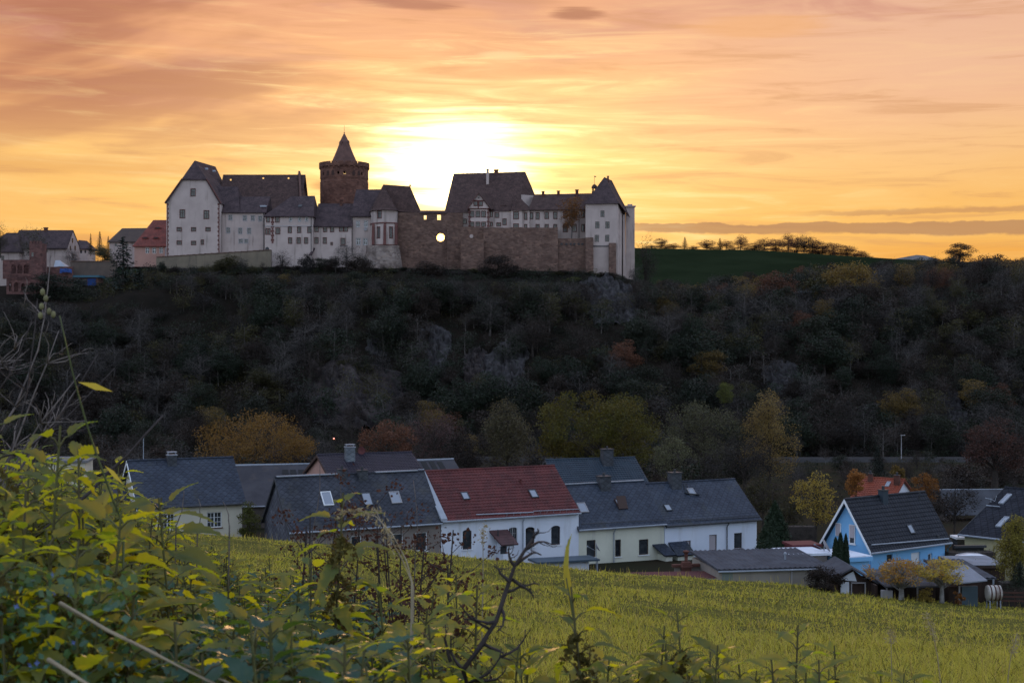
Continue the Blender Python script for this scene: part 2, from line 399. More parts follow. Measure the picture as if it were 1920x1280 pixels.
def panel(mb, O, U, Vv, w_, h_, holes, inward, depth=.2, m=0, mr=None):
    """rectangular wall with real openings and reveals"""
    O, U, Vv, N = V3(O), V3(U), V3(Vv), V3(inward)
    us = sorted({0, w_} | {min(max(h[0], 0), w_) for h in holes} | {min(max(h[2], 0), w_) for h in holes})
    vs = sorted({0, h_} | {min(max(h[1], 0), h_) for h in holes} | {min(max(h[3], 0), h_) for h in holes})
    for i in range(len(us) - 1):
        for j in range(len(vs) - 1):
            cu, cv = (us[i] + us[i + 1]) / 2, (vs[j] + vs[j + 1]) / 2
            if any(h[0] < cu < h[2] and h[1] < cv < h[3] for h in holes): continue
            mb.poly([O + U * us[i] + Vv * vs[j], O + U * us[i + 1] + Vv * vs[j], O + U * us[i + 1] + Vv * vs[j + 1], O + U * us[i] + Vv * vs[j + 1]], m)
    for h in holes:
        a = [O + U * h[0] + Vv * h[1], O + U * h[2] + Vv * h[1], O + U * h[2] + Vv * h[3], O + U * h[0] + Vv * h[3]]
        for i in range(4):
            p, q = a[i], a[(i + 1) % 4]
            mb.poly([p, q, q + N * depth, p + N * depth], m if mr is None else mr)

def window(parent, O, U, Vv, inward, rect, fmat, pmat, style='cross', inset=.1, fw=.07, sur=None, sill=None, name='window', arch=False):
    """window = frame (> pane, surround, sill) set in the reveal of a panel"""
    O, U, Vv, N = V3(O), V3(U), V3(Vv), V3(inward)
    u0, v0, u1, v1 = rect; f = MB()
    def bar(a0, b0, a1, b1, n0, n1, mb=f):
        p = [O + U * a + Vv * b + N * n for n in (n1, n0) for a, b in ((a0, b0), (a1, b0), (a1, b1), (a0, b1))]
        mb.hexa([p[4], p[5], p[1], p[0], p[7], p[6], p[2], p[3]])
    a, b = inset, inset + .05
    bar(u0, v0, u0 + fw, v1, a, b); bar(u1 - fw, v0, u1, v1, a, b)
    bar(u0 + fw, v0, u1 - fw, v0 + fw, a, b); bar(u0 + fw, v1 - fw, u1 - fw, v1, a, b)
    cu, cv = (u0 + u1) / 2, (v0 + v1) / 2; g = fw * .5
    if style in ('cross', 'grid', 'mull'): bar(cu - g, v0 + fw, cu + g, v1 - fw, a - .01, b)
    if style == 'cross':
        c3 = v0 + (v1 - v0) * .62
        bar(u0 + fw, c3 - g, cu - g, c3 + g, a, b); bar(cu + g, c3 - g, u1 - fw, c3 + g, a, b)
    if style == 'grid':
        for q in (1, 2):
            z = v0 + fw + (v1 - v0 - 2 * fw) * q / 3
            bar(u0 + fw, z - .015, cu - g, z + .015, a, b); bar(cu + g, z - .015, u1 - fw, z + .015, a, b)
        for c in ((u0 + fw + cu) / 2, (u1 - fw + cu) / 2): bar(c - .012, v0 + fw, c + .012, v1 - fw, a + .004, b - .004)
    if arch:
        hw = (u1 - u0) / 2; rise = hw * .45
        top = [(u0, v1), (u1, v1)] + [(cu + hw * math.cos(t), v1 - rise + rise * math.sin(t)) for t in [math.pi * k / 8 for k in range(9)]]
        for sgn in (0, 1):
            pts = [(u1 if not sgn else u0, v1)] + [(cu + (1 - 2 * sgn) * hw * math.cos(math.pi * k / 16), v1 - rise + rise * math.sin(math.pi * k / 16)) for k in range(9)]
            if sgn: pts = pts[::-1]
            f.extrude([O + U * x + Vv * y + N * .004 for x, y in pts], N * (inset + .03), 1)
    fo = f.build(name, [fmat, arch] if arch else fmat, parent)
    p = MB(); p.poly([O + U * x + Vv * y + N * (inset + .03) for x, y in ((u0 + fw * .5, v0 + fw * .5), (u1 - fw * .5, v0 + fw * .5), (u1 - fw * .5, v1 - fw * .5), (u0 + fw * .5, v1 - fw * .5))])
    p.build('pane', pmat, fo)
    if sur:
        s_ = MB(); sw = sur[1]
        bar(u0 - sw, v0 - sw, u0, v1 + sw, -.05, .02, s_); bar(u1, v0 - sw, u1 + sw, v1 + sw, -.05, .02, s_)
        bar(u0, v0 - sw, u1, v0, -.05, .02, s_); bar(u0, v1, u1, v1 + sw, -.05, .02, s_)
        s_.build('surround', sur[0], fo)
    if sill:
        s_ = MB(); bar(u0 - .08, v0 - .07, u1 + .08, v0 - .005, -.09, .06, s_); s_.build('sill', sill, fo)
    return fo

def roof_patch(mb, A, B, C, D, kind='slate', m=0, thick=.12):
    """A,B eave left/right, C,D ridge right/left; courses modelled as overlapping steps"""
    A, B, C, D = V3(A), V3(B), V3(C), V3(D)
    n = (B - A).cross(D - A).normalized()
    slope = ((D - A).length + (C - B).length) / 2; width = ((B - A).length + (C - D).length) / 2
    if kind == 'plain':
        mb.mesh([A, B, C, D], [(0, 1, 2, 3)], m)
    else:
        course, lip, wave, per = {'tile': (.34, .045, .03, .30), 'slate': (.30, .014, 0, 1)}[kind]
        rows = max(2, int(slope / course)); cols = max(1, int(width / per * 6)) if wave else 1
        for r in range(rows):
            v0, v1 = r / rows, (r + 1) / rows
            lo, hi = [], []
            for c in range(cols + 1):
                u = c / cols
                wv = wave * math.sin(u * width / per * 2 * math.pi) if wave else 0
                lo.append(A.lerp(B, u).lerp(D.lerp(C, u), v0) + n * (lip + wv))
                hi.append(A.lerp(B, u).lerp(D.lerp(C, u), v1) + n * (wv * .9))
            base = [A.lerp(B, c / cols).lerp(D.lerp(C, c / cols), v0) + n * ((wave * .9 * math.sin(c / cols * width / per * 2 * math.pi)) if wave else 0) for c in range(cols + 1)]
            k = cols + 1
            fs = [(c, c + 1, k + c + 1, k + c) for c in range(cols)] + [(2 * k + c, 2 * k + c + 1, c + 1, c) for c in range(cols)]
            mb.mesh(lo + hi + base, fs, m)
    dn = n * -thick
    mb.mesh([A, B, C, D, A + dn, B + dn, C + dn, D + dn], [(7, 6, 5, 4), (0, 4, 5, 1), (1, 5, 6, 2), (2, 6, 7, 3), (3, 7, 4, 0)], m)
# ------------------------------------------------------------------ terrain
rng = np.random.default_rng(7)
def vnoise(x, y, s, seed=0):
    """smooth value noise on arrays"""
    x = np.asarray(x, float) / s; y = np.asarray(y, float) / s
    xi, yi = np.floor(x).astype(np.int64), np.floor(y).astype(np.int64)
    fx, fy = x - xi, y - yi; fx = fx * fx * (3 - 2 * fx); fy = fy * fy * (3 - 2 * fy)
    def h(a, b):
        n = (a * 374761393 + b * 668265263 + seed * 1274126177) & 0x7fffffff
        n = (n ^ (n >> 13)) * 1274126177 & 0x7fffffff
        return ((n ^ (n >> 16)) & 0xffff) / 65535.0
    return (h(xi, yi) * (1 - fx) + h(xi + 1, yi) * fx) * (1 - fy) + (h(xi, yi + 1) * (1 - fx) + h(xi + 1, yi + 1) * fx) * fy
def sstep(x, a, b):
    t = np.clip((np.asarray(x, float) - a) / (b - a), 0, 1); return t * t * (3 - 2 * t)
YS = [-60, 0, 4, 7, 12, 25, 40, 60, 80, 92, 100, 108, 114, 140, 200, 260, 300, 1e5]
ZS = [-1.2, -1.55, -1.65, -2.2, -3.5, -5.75, -8.0, -10.85, -13.1, -14.22, -15.7, -18.1, -19.3, -19.7, -21.5, -23.4, -23.9, -23.9]
HX = [-400, -190, -150, -112, -100, -60, 20, 36, 44, 58, 80, 105, 130, 160, 220, 500]
HZ = [14, 15, 15, 16, 20, 20.5, 19.5, 17, 11.5, 8.5, 9, 12, 15, 18, 20, 22]
RX = [-500, -190, -100, 40, 60, 110, 170, 215, 300, 600]
RZ = [34, 36, 38, 43, 42.8, 41.8, 37.6, 35.5, 35, 33]
def ground(x, y):
    x = np.asarray(x, float); y = np.asarray(y, float)
    z = np.interp(y, YS, ZS)
    tilt = -0.094 * np.clip(x, -32, 45) * sstep(y, 6, 55) * (1 - .92 * sstep(y, 92, 116))
    z = z + tilt
    z = z + .28 * sstep(-x, .5, 2.2) * sstep(y, 1.2, 2.6) * (1 - sstep(y, 6, 16))        # bank with the nettles
    z = z + ((vnoise(x, y, 6, 1) - .5) * .45 + (vnoise(x, y, 2.3, 2) - .5) * .22) * sstep(y, 14, 30) * (1 - sstep(y, 95, 110))
    H = np.interp(x, HX, HZ); y0 = 304 + 8 * (vnoise(x, x * 0, 40, 3) - .5) + 6 * sstep(x, 60, 140)
    top = 394.0
    t = np.clip((y - y0) / (top - y0), 0, 1)
    prof = t * t * (3 - 2 * t) * .45 + .55 * t
    rise = prof * (H + 23.9)
    rise = rise + (vnoise(x, y, 22, 5) - .5) * 5 * np.sin(np.pi * t) + (vnoise(x, y, 7, 6) - .5) * 2.4 * np.sin(np.pi * t)
    Rz = np.interp(x, RX, RZ)
    z = z + np.where(t > 0, rise, 0)
    back = sstep(y, 455, 650) * (Rz - H) * .75 + np.clip((y - 400) / 250, 0, 1) * (Rz - H) * .25
    z = z + np.where(y > 400, back, 0)
    z = z - np.clip((y - 660) / 2400, 0, 1) * 60
    return z
def gz(x, y): return float(ground(np.array([x]), np.array([y]))[0])

xs = np.concatenate([np.linspace(-1500, -260, 16), np.linspace(-250, -45, 90), np.linspace(-43, -8, 36), np.linspace(-7.5, 7.5, 40),
                     np.linspace(8, 60, 54), np.linspace(62, 270, 92), np.linspace(285, 1500, 16)])
ys = np.concatenate([np.linspace(-60, 0, 8), np.linspace(.4, 8, 24), np.linspace(8.5, 30, 30), np.linspace(31, 120, 84), np.linspace(123, 298, 40),
                     np.linspace(300, 402, 62), np.linspace(405, 680, 56), np.geomspace(700, 4200, 14)])
GX, GY = np.meshgrid(xs, ys); GZ = ground(GX, GY)
nx, ny = len(xs), len(ys)
idx = np.arange(nx * ny).reshape(ny, nx)
gf = np.stack([idx[:-1, :-1], idx[:-1, 1:], idx[1:, 1:], idx[1:, :-1]], -1).reshape(-1, 4)
cxm = (GX[:-1, :-1] + GX[1:, 1:]).ravel() / 2; cym = (GY[:-1, :-1] + GY[1:, 1:]).ravel() / 2
sl = np.abs(GZ[1:, 1:] - GZ[:-1, :-1]).ravel() / np.maximum((GY[1:, 1:] - GY[:-1, :-1]).ravel(), .1)
gm = np.zeros(len(gf), int)
gm[cym > 106] = 1                                     # valley gardens
gm[cym > 292] = 2                                     # wooded slope
gm[(cym > 420) & (cxm > 36) & (cxm < 200)] = 3        # field on the hill
gm[(cym > 470)] = 3
m_meadow = mat('meadow_soil', (.13, .12, .024), (.075, .072, .018), .6, .95, .5, 6, spec=.05)
m_valley = mat('valley_grass', (.017, .018, .009), (.024, .018, .011), .12, .95, .5, 3, spec=.05)
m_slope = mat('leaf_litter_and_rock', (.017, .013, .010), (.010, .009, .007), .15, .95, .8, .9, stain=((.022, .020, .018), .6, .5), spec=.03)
m_field = mat('winter_wheat_field', (.018, .026, .013), (.012, .018, .009), .035, .95, .5, .8, stain=((.018, .022, .009), .3, .6), spec=.0)
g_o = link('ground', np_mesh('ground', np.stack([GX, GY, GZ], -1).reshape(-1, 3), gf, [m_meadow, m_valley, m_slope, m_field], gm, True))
tag(g_o, kind='structure')

# ------------------------------------------------------------------ castle
PX = V3((1, 0, 0)); PZ = V3((0, 0, 1)); PY = V3((0, 1, 0))
def castle(name, label, px, py, Y, group='buildings of the castle', cat='castle building'):
    p = at(px, py, Y)
    return empty(name, p, 0, label, cat, group), p
def rel(o): return lambda px, py, Y: at(px, py, Y) - o

def facade(th, o, px0, px1, pyt, pyb, Y, depth, wins, wm, fmat=brownfr, sur=None, style='cross', lines=(), name='wall'):
    """box of walls whose front carries real window openings; wins: (cx,cy,w,h) in photograph pixels"""
    A = at(px0, pyb, Y) - o; B = at(px1, pyt, Y) - o
    s = F / Y; W_, H_ = B.x - A.x, B.z - A.z
    rects = []
    for wn in wins:
        cx, cy, ww, hh = wn[:4]
        c = at(cx, cy, Y) - o
        rects.append((c.x - A.x - ww / 2 / s, c.z - A.z - hh / 2 / s, c.x - A.x + ww / 2 / s, c.z - A.z + hh / 2 / s))
    mb = MB()
    panel(mb, A, PX, PZ, W_, H_, rects, PY, .3)
    x0, x1, y0, y1, z0, z1 = A.x, B.x, A.y, A.y + depth, A.z, B.z
    mb.poly([(x0, y1, z0), (x0, y0, z0), (x0, y0, z1), (x0, y1, z1)]); mb.poly([(x1, y0, z0), (x1, y1, z0), (x1, y1, z1), (x1, y0, z1)])
    mb.poly([(x1, y1, z0), (x0, y1, z0), (x0, y1, z1), (x1, y1, z1)])
    wo = mb.build(name, wm, th)
    for r_, wn in zip(rects, wins):
        fm = wn[4] if len(wn) > 4 else fmat; su = wn[5] if len(wn) > 5 else sur
        window(th, A, PX, PZ, PY, r_, fm, glass, style if (r_[2] - r_[0]) > .8 else 'plain', .12, .09, su)
    return wo

def gable_roof(th, o, eL, eR, rR, rL, Ye, Yr, m, over=.0, name='roof', yback=None, hole=None):
    """closed roof body: eave left/right and ridge right/left given in photograph pixels at depths Ye, Yr"""
    A, B = at(*eL, Ye) - o, at(*eR, Ye) - o; C, D = at(*rR, Yr) - o, at(*rL, Yr) - o
    dyb = (yback or (2 * Yr - Ye)) - Ye
    E, G = A + V3((0, dyb, 0)), B + V3((0, dyb, 0))
    mb = MB()
    if hole:
        # see-through attic openings cut through both slopes
        def slope(P, Q, S, T, up):
            U = (Q - P); L = U.length; U = U / L; vv = (T - P); vv = vv - U * vv.dot(U); Hh = vv.length; vv = vv / Hh
            n = U.cross(vv)
            hs = []
            for (hx, hy, hw, hh) in hole:
                d = V3(((hx - 960) / F, 1, (640 - hy) / F)); t_ = (P + o).dot(n) / d.dot(n); c = d * t_ - o - P
                cu, cv = c.dot(U), c.dot(vv)
                hs.append((cu - hw, cv - hh * (1 if up else 2.2), cu + hw, cv + hh * (1 if up else 2.2)))
            panel(mb, P, U, vv, L, Hh, hs, n * -1, .12)
        slope(A, B, C, D, True); slope(E, G, C, D, False)
    else:
        mb.poly([A, B, C, D]); mb.poly([G, E, D, C])
    mb.poly([B, G, C]); mb.poly([E, A, D])
    mb.mesh([A, B, G, E, A - PZ * .25, B - PZ * .25, G - PZ * .25, E - PZ * .25], [(0, 4, 5, 1), (1, 5, 6, 2), (2, 6, 7, 3), (3, 7, 4, 0), (4, 7, 6, 5)])
    return mb.build(name, m, th)
def chimney(th, o, px, pyt, pyb, w_, Y, m, name='chimney', cap=True):
    s = Y / F; a = at(px, pyb, Y) - o; b = at(px, pyt, Y) - o; h = w_ / 2 * s
    mb = MB(); mb.box(a.x - h, a.x + h, a.y - h, a.y + h, a.z, b.z)
    if cap:
        mb.box(a.x - h * 1.25, a.x + h * 1.25, a.y - h * 1.25, a.y + h * 1.25, b.z, b.z + h * .5)
    return mb.build(name, m, th)
SUR = (stonefr, .14); SURW = (wframe2, .12)
def quoins(th, o, px, pyt, pyb, Y, w_=5.0, side=0):
    mb = MB(); s = Y / F; a = at(px, pyb, Y) - o; b = at(px, pyt, Y) - o
    n = int((b.z - a.z) / .62)
    for k in range(n):
        z0 = a.z + (b.z - a.z) * k / n; z1 = z0 + (b.z - a.z) / n * .9
        hw = (w_ if k % 2 else w_ * .55) * s / 2
        x0 = a.x - (hw if side <= 0 else .02); x1 = a.x + (hw if side >= 0 else .02)
        mb.box(x0, x1, a.y - .05, a.y + .1, z0, z1)
    return mb.build('quoins', stonefr, th)
def band(th, o, px0, px1, py, Y, h=.3, m=stonefr, name='string_course', out=.12):
    mb = MB(); a = at(px0, py, Y) - o; b = at(px1, py, Y) - o
    mb.box(a.x, b.x, a.y - out, a.y + .1, a.z - h / 2, a.z + h / 2); return mb.build(name, m, th)
def pipe(th, o, px, pyt, pyb, Y, m=darkmetal, r=.09):
    mb = MB(); mb.tube([at(px, pyb, Y) - o - PY * .15, at(px, pyt, Y) - o - PY * .15], r, 6); return mb.build('downpipe', m, th)

# A: tall gabled hall on the left
th, o = castle('gabled_hall', 'tall white castle hall with a half-hipped front gable, leftmost of the castle', 362, 490, 400)
A_, B_ = at(312, 496, 400) - o, at(413, 380, 400) - o
s = F / 400; W_, H_ = B_.x - A_.x, B_.z - A_.z
wl = [(336, 430, 8, 6.5), (363, 430, 8, 6.5), (390, 430, 8, 6.5), (336, 455, 8, 6.5), (363, 455.5, 8, 6.5), (379.5, 454, 4.5, 8), (342, 401, 9, 15), (387, 402.5, 9, 15)]
rects = []
for cx, cy, ww, hh in wl:
    c = at(cx, cy, 400) - o
    rects.append((c.x - A_.x - ww / 2 / s, c.z - A_.z - hh / 2 / s, c.x - A_.x + ww / 2 / s, c.z - A_.z + hh / 2 / s))
mb = MB(); panel(mb, A_, PX, PZ, W_, H_, rects, PY, .35)
gl, gr_, gtl, gtr = at(312, 380, 400) - o, at(413, 380, 400) - o, at(343.5, 336, 400) - o, at(386.5, 336, 400) - o
c = at(362, 361, 400) - o; q = .6; hq = 1.0
mb.poly([gl, V3((c.x - q, gl.y, gl.z)), V3((c.x - q, gl.y, gtl.z)), gtl]); mb.poly([V3((c.x + q, gl.y, gl.z)), gr_, gtr, V3((c.x + q, gl.y, gtl.z))])
mb.poly([V3((c.x - q, gl.y, gl.z)), V3((c.x + q, gl.y, gl.z)), V3((c.x + q, gl.y, c.z - hq)), V3((c.x - q, gl.y, c.z - hq))])
mb.poly([V3((c.x - q, gl.y, c.z + hq)), V3((c.x + q, gl.y, c.z + hq)), V3((c.x + q, gl.y, gtl.z)), V3((c.x - q, gl.y, gtl.z))])
D_ = PY * 27
mb.poly([gl, gl + D_, A_ + D_, A_]); mb.poly([gr_ + D_, gr_, A_ + PX * W_, A_ + PX * W_ + D_]); mb.poly([A_ + D_ + PX * W_, A_ + D_, gl + D_, gr_ + D_])
mb.build('wall', plaster, th)
for r_ in rects: window(th, A_, PX, PZ, PY, r_, brownfr, glass, 'cross' if r_[2] - r_[0] > .9 else 'mull', .12, .1, SUR)
window(th, V3((c.x - q, gl.y, c.z - hq)), PX, PZ, PY, (0, 0, 2 * q, 2 * hq), brownfr, glass, 'cross', .12, .1, SUR)
quoins(th, o, 313.4, 381, 490, 400, 6, 1); quoins(th, o, 411.5, 381, 490, 400, 7, -1)
mb = MB()
ov = V3((0, -.5, 0))
el_, er_ = at(309.5, 381, 400) - o + ov, at(415.5, 382, 400) - o + ov
hl, hr = at(342, 335.5, 400) - o + ov, at(388, 336, 400) - o + ov
r0 = at(365, 301, 404.5) - o; r1 = at(404, 312.5, 428) - o
bk = PY * 28.5
# slightly bellied sprocketed slopes
mb.poly([el_, hl, r0, r1, V3((hl.x, r1.y, hl.z)), el_ + bk][::-1]); mb.poly([er_, er_ + bk, V3((hr.x, r1.y, hr.z)), r1, r0, hr][::1])
mb.poly([hl, hr, r0]); mb.poly([hl, el_, el_ - PZ * .3 + PX * .35, hl - PZ * .35 + PX * .2]); mb.poly([er_, hr, hr - PZ * .35 - PX * .2, er_ - PZ * .3 - PX * .35])
mb.poly([el_ + bk, V3((hl.x, r1.y, hl.z)), r1, V3((hr.x, r1.y, hr.z)), er_ + bk][::-1])
mb.poly([hl, hl - PZ * .35 + PX * .2, hr - PZ * .35 - PX * .2, hr])
mb.build('roof', cslate, th)
for hx_, hy_, hY in ((388, 317, 407), (402, 321, 409)):
    mb = MB(); mb.tube([at(hx_, hy_, hY) - o - PX * .5, at(hx_, hy_, hY) - o + PX * .3], .3, 5); mb.build('roof_hatch', metalg, th)
for a, b in ((el_, hl), (er_, hr)):
    mb = MB(); mb.tube([a + ov * .2, b + ov * .2], .16, 5); mb.build('bargeboard', stonefr, th)

# B: long dark roof behind it
th, o = castle('long_storehouse', 'long dark castle roof with three small lit attic openings, just right of the gabled hall', 480, 470, 414)
facade(th, o, 404, 561, 401, 500, 415, 20, [], plaster)
gable_roof(th, o, (404, 402), (562.5, 402), (558, 322), (405, 327.5), 414, 425, cslate2, hole=[(432.5, 337, .26, .42), (493.5, 334, .26, .36), (541, 334, .26, .40)])
mb = MB(); a, b, c_ = at(559, 320.5, 425) - o, at(563.5, 402, 413.6) - o, at(563.5, 402, 413.6) - o + PY * 23
mb.extrude([a, b, c_], PX * .6); mb.build('gable_parapet', spirest, th)

# C: white wing with peeling plaster
th, o = castle('peeling_wing', 'white castle wing with cracked peeling plaster and eleven small windows, right of the gabled hall', 455, 480, 402)
facade(th, o, 413.5, 496, 396.5, 496, 402, 9, [(432, 408, 6.5, 9.5), (459, 409, 6.5, 9.5), (474, 409, 6.5, 9.5), (488, 410, 6.5, 9.5), (428, 432, 6.5, 10), (450.5, 433, 6.5, 11), (467, 433, 6.5, 11),
       (451.6, 452, 7.5, 7.5), (461.5, 452, 6.5, 7.5)], plaster2, wframe2, SURW, 'cross')
gable_roof(th, o, (411.5, 398), (450, 398), (446, 350), (398, 350), 401.5, 410.5, cslate)
gable_roof(th, o, (450.2, 398), (499, 398), (507, 368.5), (450.2, 369), 401.5, 408.5, cslate, name='lower_roof', yback=413)
mb = MB(); a = at(494, 387, 404) - o; mb.box(a.x - .9, a.x + .9, a.y - .6, a.y + .6, a.z - .2, a.z + .25); mb.build('skylight', metalg, th)
pipe(th, o, 415.5, 398, 488, 402); pipe(th, o, 494.6, 398, 480, 402)

# D: hipped wing with quoins
th, o = castle('hipped_wing', 'white castle wing under a hipped slate roof with a small arched gate at its foot', 540, 490, 399)
red = (brownfr, SUR); gy = (whitefr, SURW)
facade(th, o, 496.5, 586, 404, 515, 399, 14, [(502.6, 412, 5, 9, *red), (520, 412, 7, 9, *red), (545, 411, 4.5, 8, *gy), (562, 411, 4.5, 8, *gy), (575, 411, 4.5, 8, *gy),
       (499.6, 434, 3, 11, *red), (505, 434, 3, 11, *red), (521, 433, 7.5, 11, *red), (543.5, 431, 6, 10.5, *red), (561, 431, 6, 10.5, *red), (580, 431, 6, 10.5, *red),
       (544, 451, 6, 10.5, *red), (560, 451, 6, 10.5, *red), (574, 451, 6, 10.5, *red)], plaster)
band(th, o, 496.5, 586, 424, 399, .2, wframe2); quoins(th, o, 511, 406, 456, 399, 6)
mb = MB(); a = at(501, 470, 399) - o; hw = .55
mb.extrude([a + V3((hw * math.cos(t), -.03, .5 + hw * math.sin(t))) for t in [math.pi * k / 8 for k in range(9)]] + [a + V3((-hw, -.03, -.5)), a + V3((hw, -.03, -.5))], PY * .2)
mb.build('gate', darkmetal, th)
gable_roof(th, o, (494, 405), (588.5, 405), (590, 367), (546, 368.5), 398.4, 406, cslate)
mb = MB(); a = at(559, 389, 401.5) - o; mb.extrude([a, a + V3((1.0, 0, .1)), a + V3((1.0, .9, .65)), a + V3((0, .9, .65))], PZ * .25); mb.build('skylight', darkmetal, th)
pipe(th, o, 583.6, 405, 480, 399)

# E: lower wing
th, o = castle('low_wing', 'lowest white castle wing with a slate roof and one stub chimney, below the round tower', 622, 490, 401)
facade(th, o, 587, 659, 423, 515, 401, 13, [(593.5, 430, 6, 9, *red), (609.7, 430, 6, 9, *red), (622.7, 430, 6, 9, *red), (640, 429, 6.5, 9.5, *red), (648.3, 429, 6.5, 9.5, *red),
       (593.5, 451, 6, 10.5, *red), (609, 451, 6, 10.5, *red), (622, 457, 3, 4.5, *red), (643, 453, 7.5, 12, *red)], plaster)
gable_roof(th, o, (586, 424), (660, 424), (667, 382), (597, 381.5), 400.4, 408.5, cslate)
chimney(th, o, 640, 376, 386, 5, 408, towerst)
mb = MB(); a = at(579, 479, 397.5) - o; b = at(591, 466, 400.8) - o
mb.hexa([a, V3((b.x - .5, a.y, a.z)), V3((b.x, b.y, b.z - .1)), V3((a.x + .9, b.y, b.z - .1)), a + PZ * .3, V3((b.x - .5, a.y, a.z + .3)), V3((b.x, b.y, b.z + .2)), V3((a.x + .9, b.y, b.z + .2))])
mb.build('lean_to_roof', cslate, th)
mb = MB(); a = at(645, 461, 400.6) - o; mb.box(a.x - 1.1, a.x + 1.1, a.y - .9, a.y, a.z - .15, a.z); mb.build('balcony', darkmetal, th)

# F: bay beside the chapel
th, o = castle('taller_bay', 'narrow white castle bay with paired windows between the low wing and the chapel', 678, 480, 403)
facade(th, o, 659.5, 700, 404, 500, 402.4, 10, [(671, 420, 6, 11, *gy), (686, 420, 6, 11, *gy), (672, 453, 7, 12, *gy), (685, 453, 7, 12, *gy)], plaster)
gable_roof(th, o, (657, 405), (702, 405), (716, 355), (668, 355.5), 401.6, 410, cslate)
mb = MB(); a = at(685.5, 430, 402.2) - o
mb.lathe([(.45, 0), (.5, .05), (.42, .12)], (0, 0), 12); mb.v = [(a.x + x, a.y - z, a.z + y) for x, y, z in mb.v]; mb.build('satellite_dish', wframe2, th)
pipe(th, o, 660.5, 405, 478, 402.4)

# G: chapel with polygonal end
th, o = castle('castle_chapel', 'castle chapel with a polygonal end and pointed windows, left of the sunlit gap', 720, 470, 400)
plan = [(694.5, 402.5), (701, 398.6), (721.5, 396.6), (743, 398.2), (746.5, 401.5)]
mb = MB(); zt, zb = at(0, 394, 397).z - o.z, at(0, 462, 397).z - o.z
pl = [V3((at(px, 0, Y).x - o.x, Y - o.y, 0)) for px, Y in plan] 
wins = {1: (709.8, 436, 5.5, 20), 2: (733, 436, 5.5, 20)}
tops = {1: (711.5, 402, 8, 13)}
for i in range(4):
    a, b = pl[i], pl[i + 1]; U = (b - a).normalized(); L = (b - a).length; N = V3((-U.y, U.x, 0))
    hs = []
    for src in (wins, tops):
        if i in src:
            cx, cy, ww, hh = src[i]; k = (cx - plan[i][0]) / (plan[i + 1][0] - plan[i][0]); Yc = plan[i][1] + (plan[i + 1][1] - plan[i][1]) * k
            sc = Yc / F; cu = L * k; cv = (640 - cy) * sc - o.z - zb
            hs.append((cu - ww / 2 * sc, cv - hh / 2 * sc, cu + ww / 2 * sc, cv + hh / 2 * sc))
    panel(mb, V3((a.x, a.y, zb)), U, PZ, L, zt - zb, hs, N, .35)
    for j, h_ in enumerate(hs): window(th, V3((a.x, a.y, zb)), U, PZ, N, h_, brownfr, glass, 'mull' if j == 0 else 'cross', .15, .09, (stonefr, .2), arch=(stonefr if j == 0 and i in wins else False))
mb.poly([V3((pl[4].x, pl[4].y, zb)), V3((pl[4].x, pl[4].y + 12, zb)), V3((pl[4].x, pl[4].y + 12, zt)), V3((pl[4].x, pl[4].y, zt))])
mb.poly([V3((pl[0].x, pl[0].y + 12, zb)), V3((pl[0].x, pl[0].y, zb)), V3((pl[0].x, pl[0].y, zt)), V3((pl[0].x, pl[0].y + 12, zt))])
mb.build('wall', plaster, th)
for py, hh, nm in ((418, .32, 'string_course'), (459.5, .4, 'ledge')):
    mb = MB(); z = (640 - py) * 397.5 / F - o.z
    for i in range(4):
        a, b = pl[i], pl[i + 1]; U = (b - a).normalized(); N = V3((-U.y, U.x, 0))
        mb.extrude([a + PZ * (z - hh / 2) - N * .18, b + PZ * (z - hh / 2) - N * .18, b + PZ * (z + hh / 2) - N * .18, a + PZ * (z + hh / 2) - N * .18], N * .3)
    mb.build(nm, stonefr, th)
for px, Y in ((700, 398.4), (721.5, 396.4), (743, 398.0)):
    mb = MB(); a = at(px, 459, Y) - o; z1 = at(px, 423, Y).z - o.z
    mb.hexa([a + V3((-.4, -.9, 0)), a + V3((.4, -.9, 0)), a + V3((.4, .2, 0)), a + V3((-.4, .2, 0)), V3((a.x - .35, a.y - .35, z1)), V3((a.x + .35, a.y - .35, z1)), V3((a.x + .35, a.y + .2, z1 + .6)), V3((a.x - .35, a.y + .2, z1 + .6))])
    mb.build('buttress', stonefr, th)
apex = at(718.5, 346, 404.5) - o; rend = at(769, 349.5, 405.5) - o
eav = [V3((at(px, 0, Y).x - o.x, Y - o.y, zt)) for px, Y in ((692, 402.2), (699.5, 397.6), (721.5, 395.6), (744.5, 397.2), (749, 401.5))]
mb = MB(); flare = [e.lerp(apex, .12) - PZ * .35 for e in eav]
for i in range(4):
    mb.poly([eav[i], eav[i + 1], flare[i + 1], flare[i]]); mb.poly([flare[i], flare[i + 1], apex])
ne = at(789, 399, 401) - o; nb = V3((ne.x, ne.y + 9, ne.z)); l0 = V3((eav[0].x, eav[0].y + 8, zt))
mb.poly([eav[4], V3((ne.x, eav[4].y, ne.z)), rend, apex, flare[4]]); mb.poly([nb, l0, apex, rend]); mb.poly([l0, eav[0], flare[0], apex]); mb.poly([V3((ne.x, eav[4].y, ne.z)), nb, rend])
mb.poly([*eav, V3((ne.x, eav[4].y, ne.z)), nb, l0][::-1])
mb.build('roof', cslate2, th)
mb = MB(); a = at(769, 351, 405.5) - o; mb.tube([a, a + PZ * .8], .16, 5); mb.tube([a + PZ * .4 - PX * .3, a + PZ * .4 + PX * .3], .1, 4); mb.build('finial', spirest, th)
mb = MB(); a, b = at(745, 505, 401.6) - o, at(790, 398.5, 401.6) - o
mb.box(a.x, b.x, a.y, a.y + 8, a.z, b.z); mb.build('nave_wall', rubble, th)
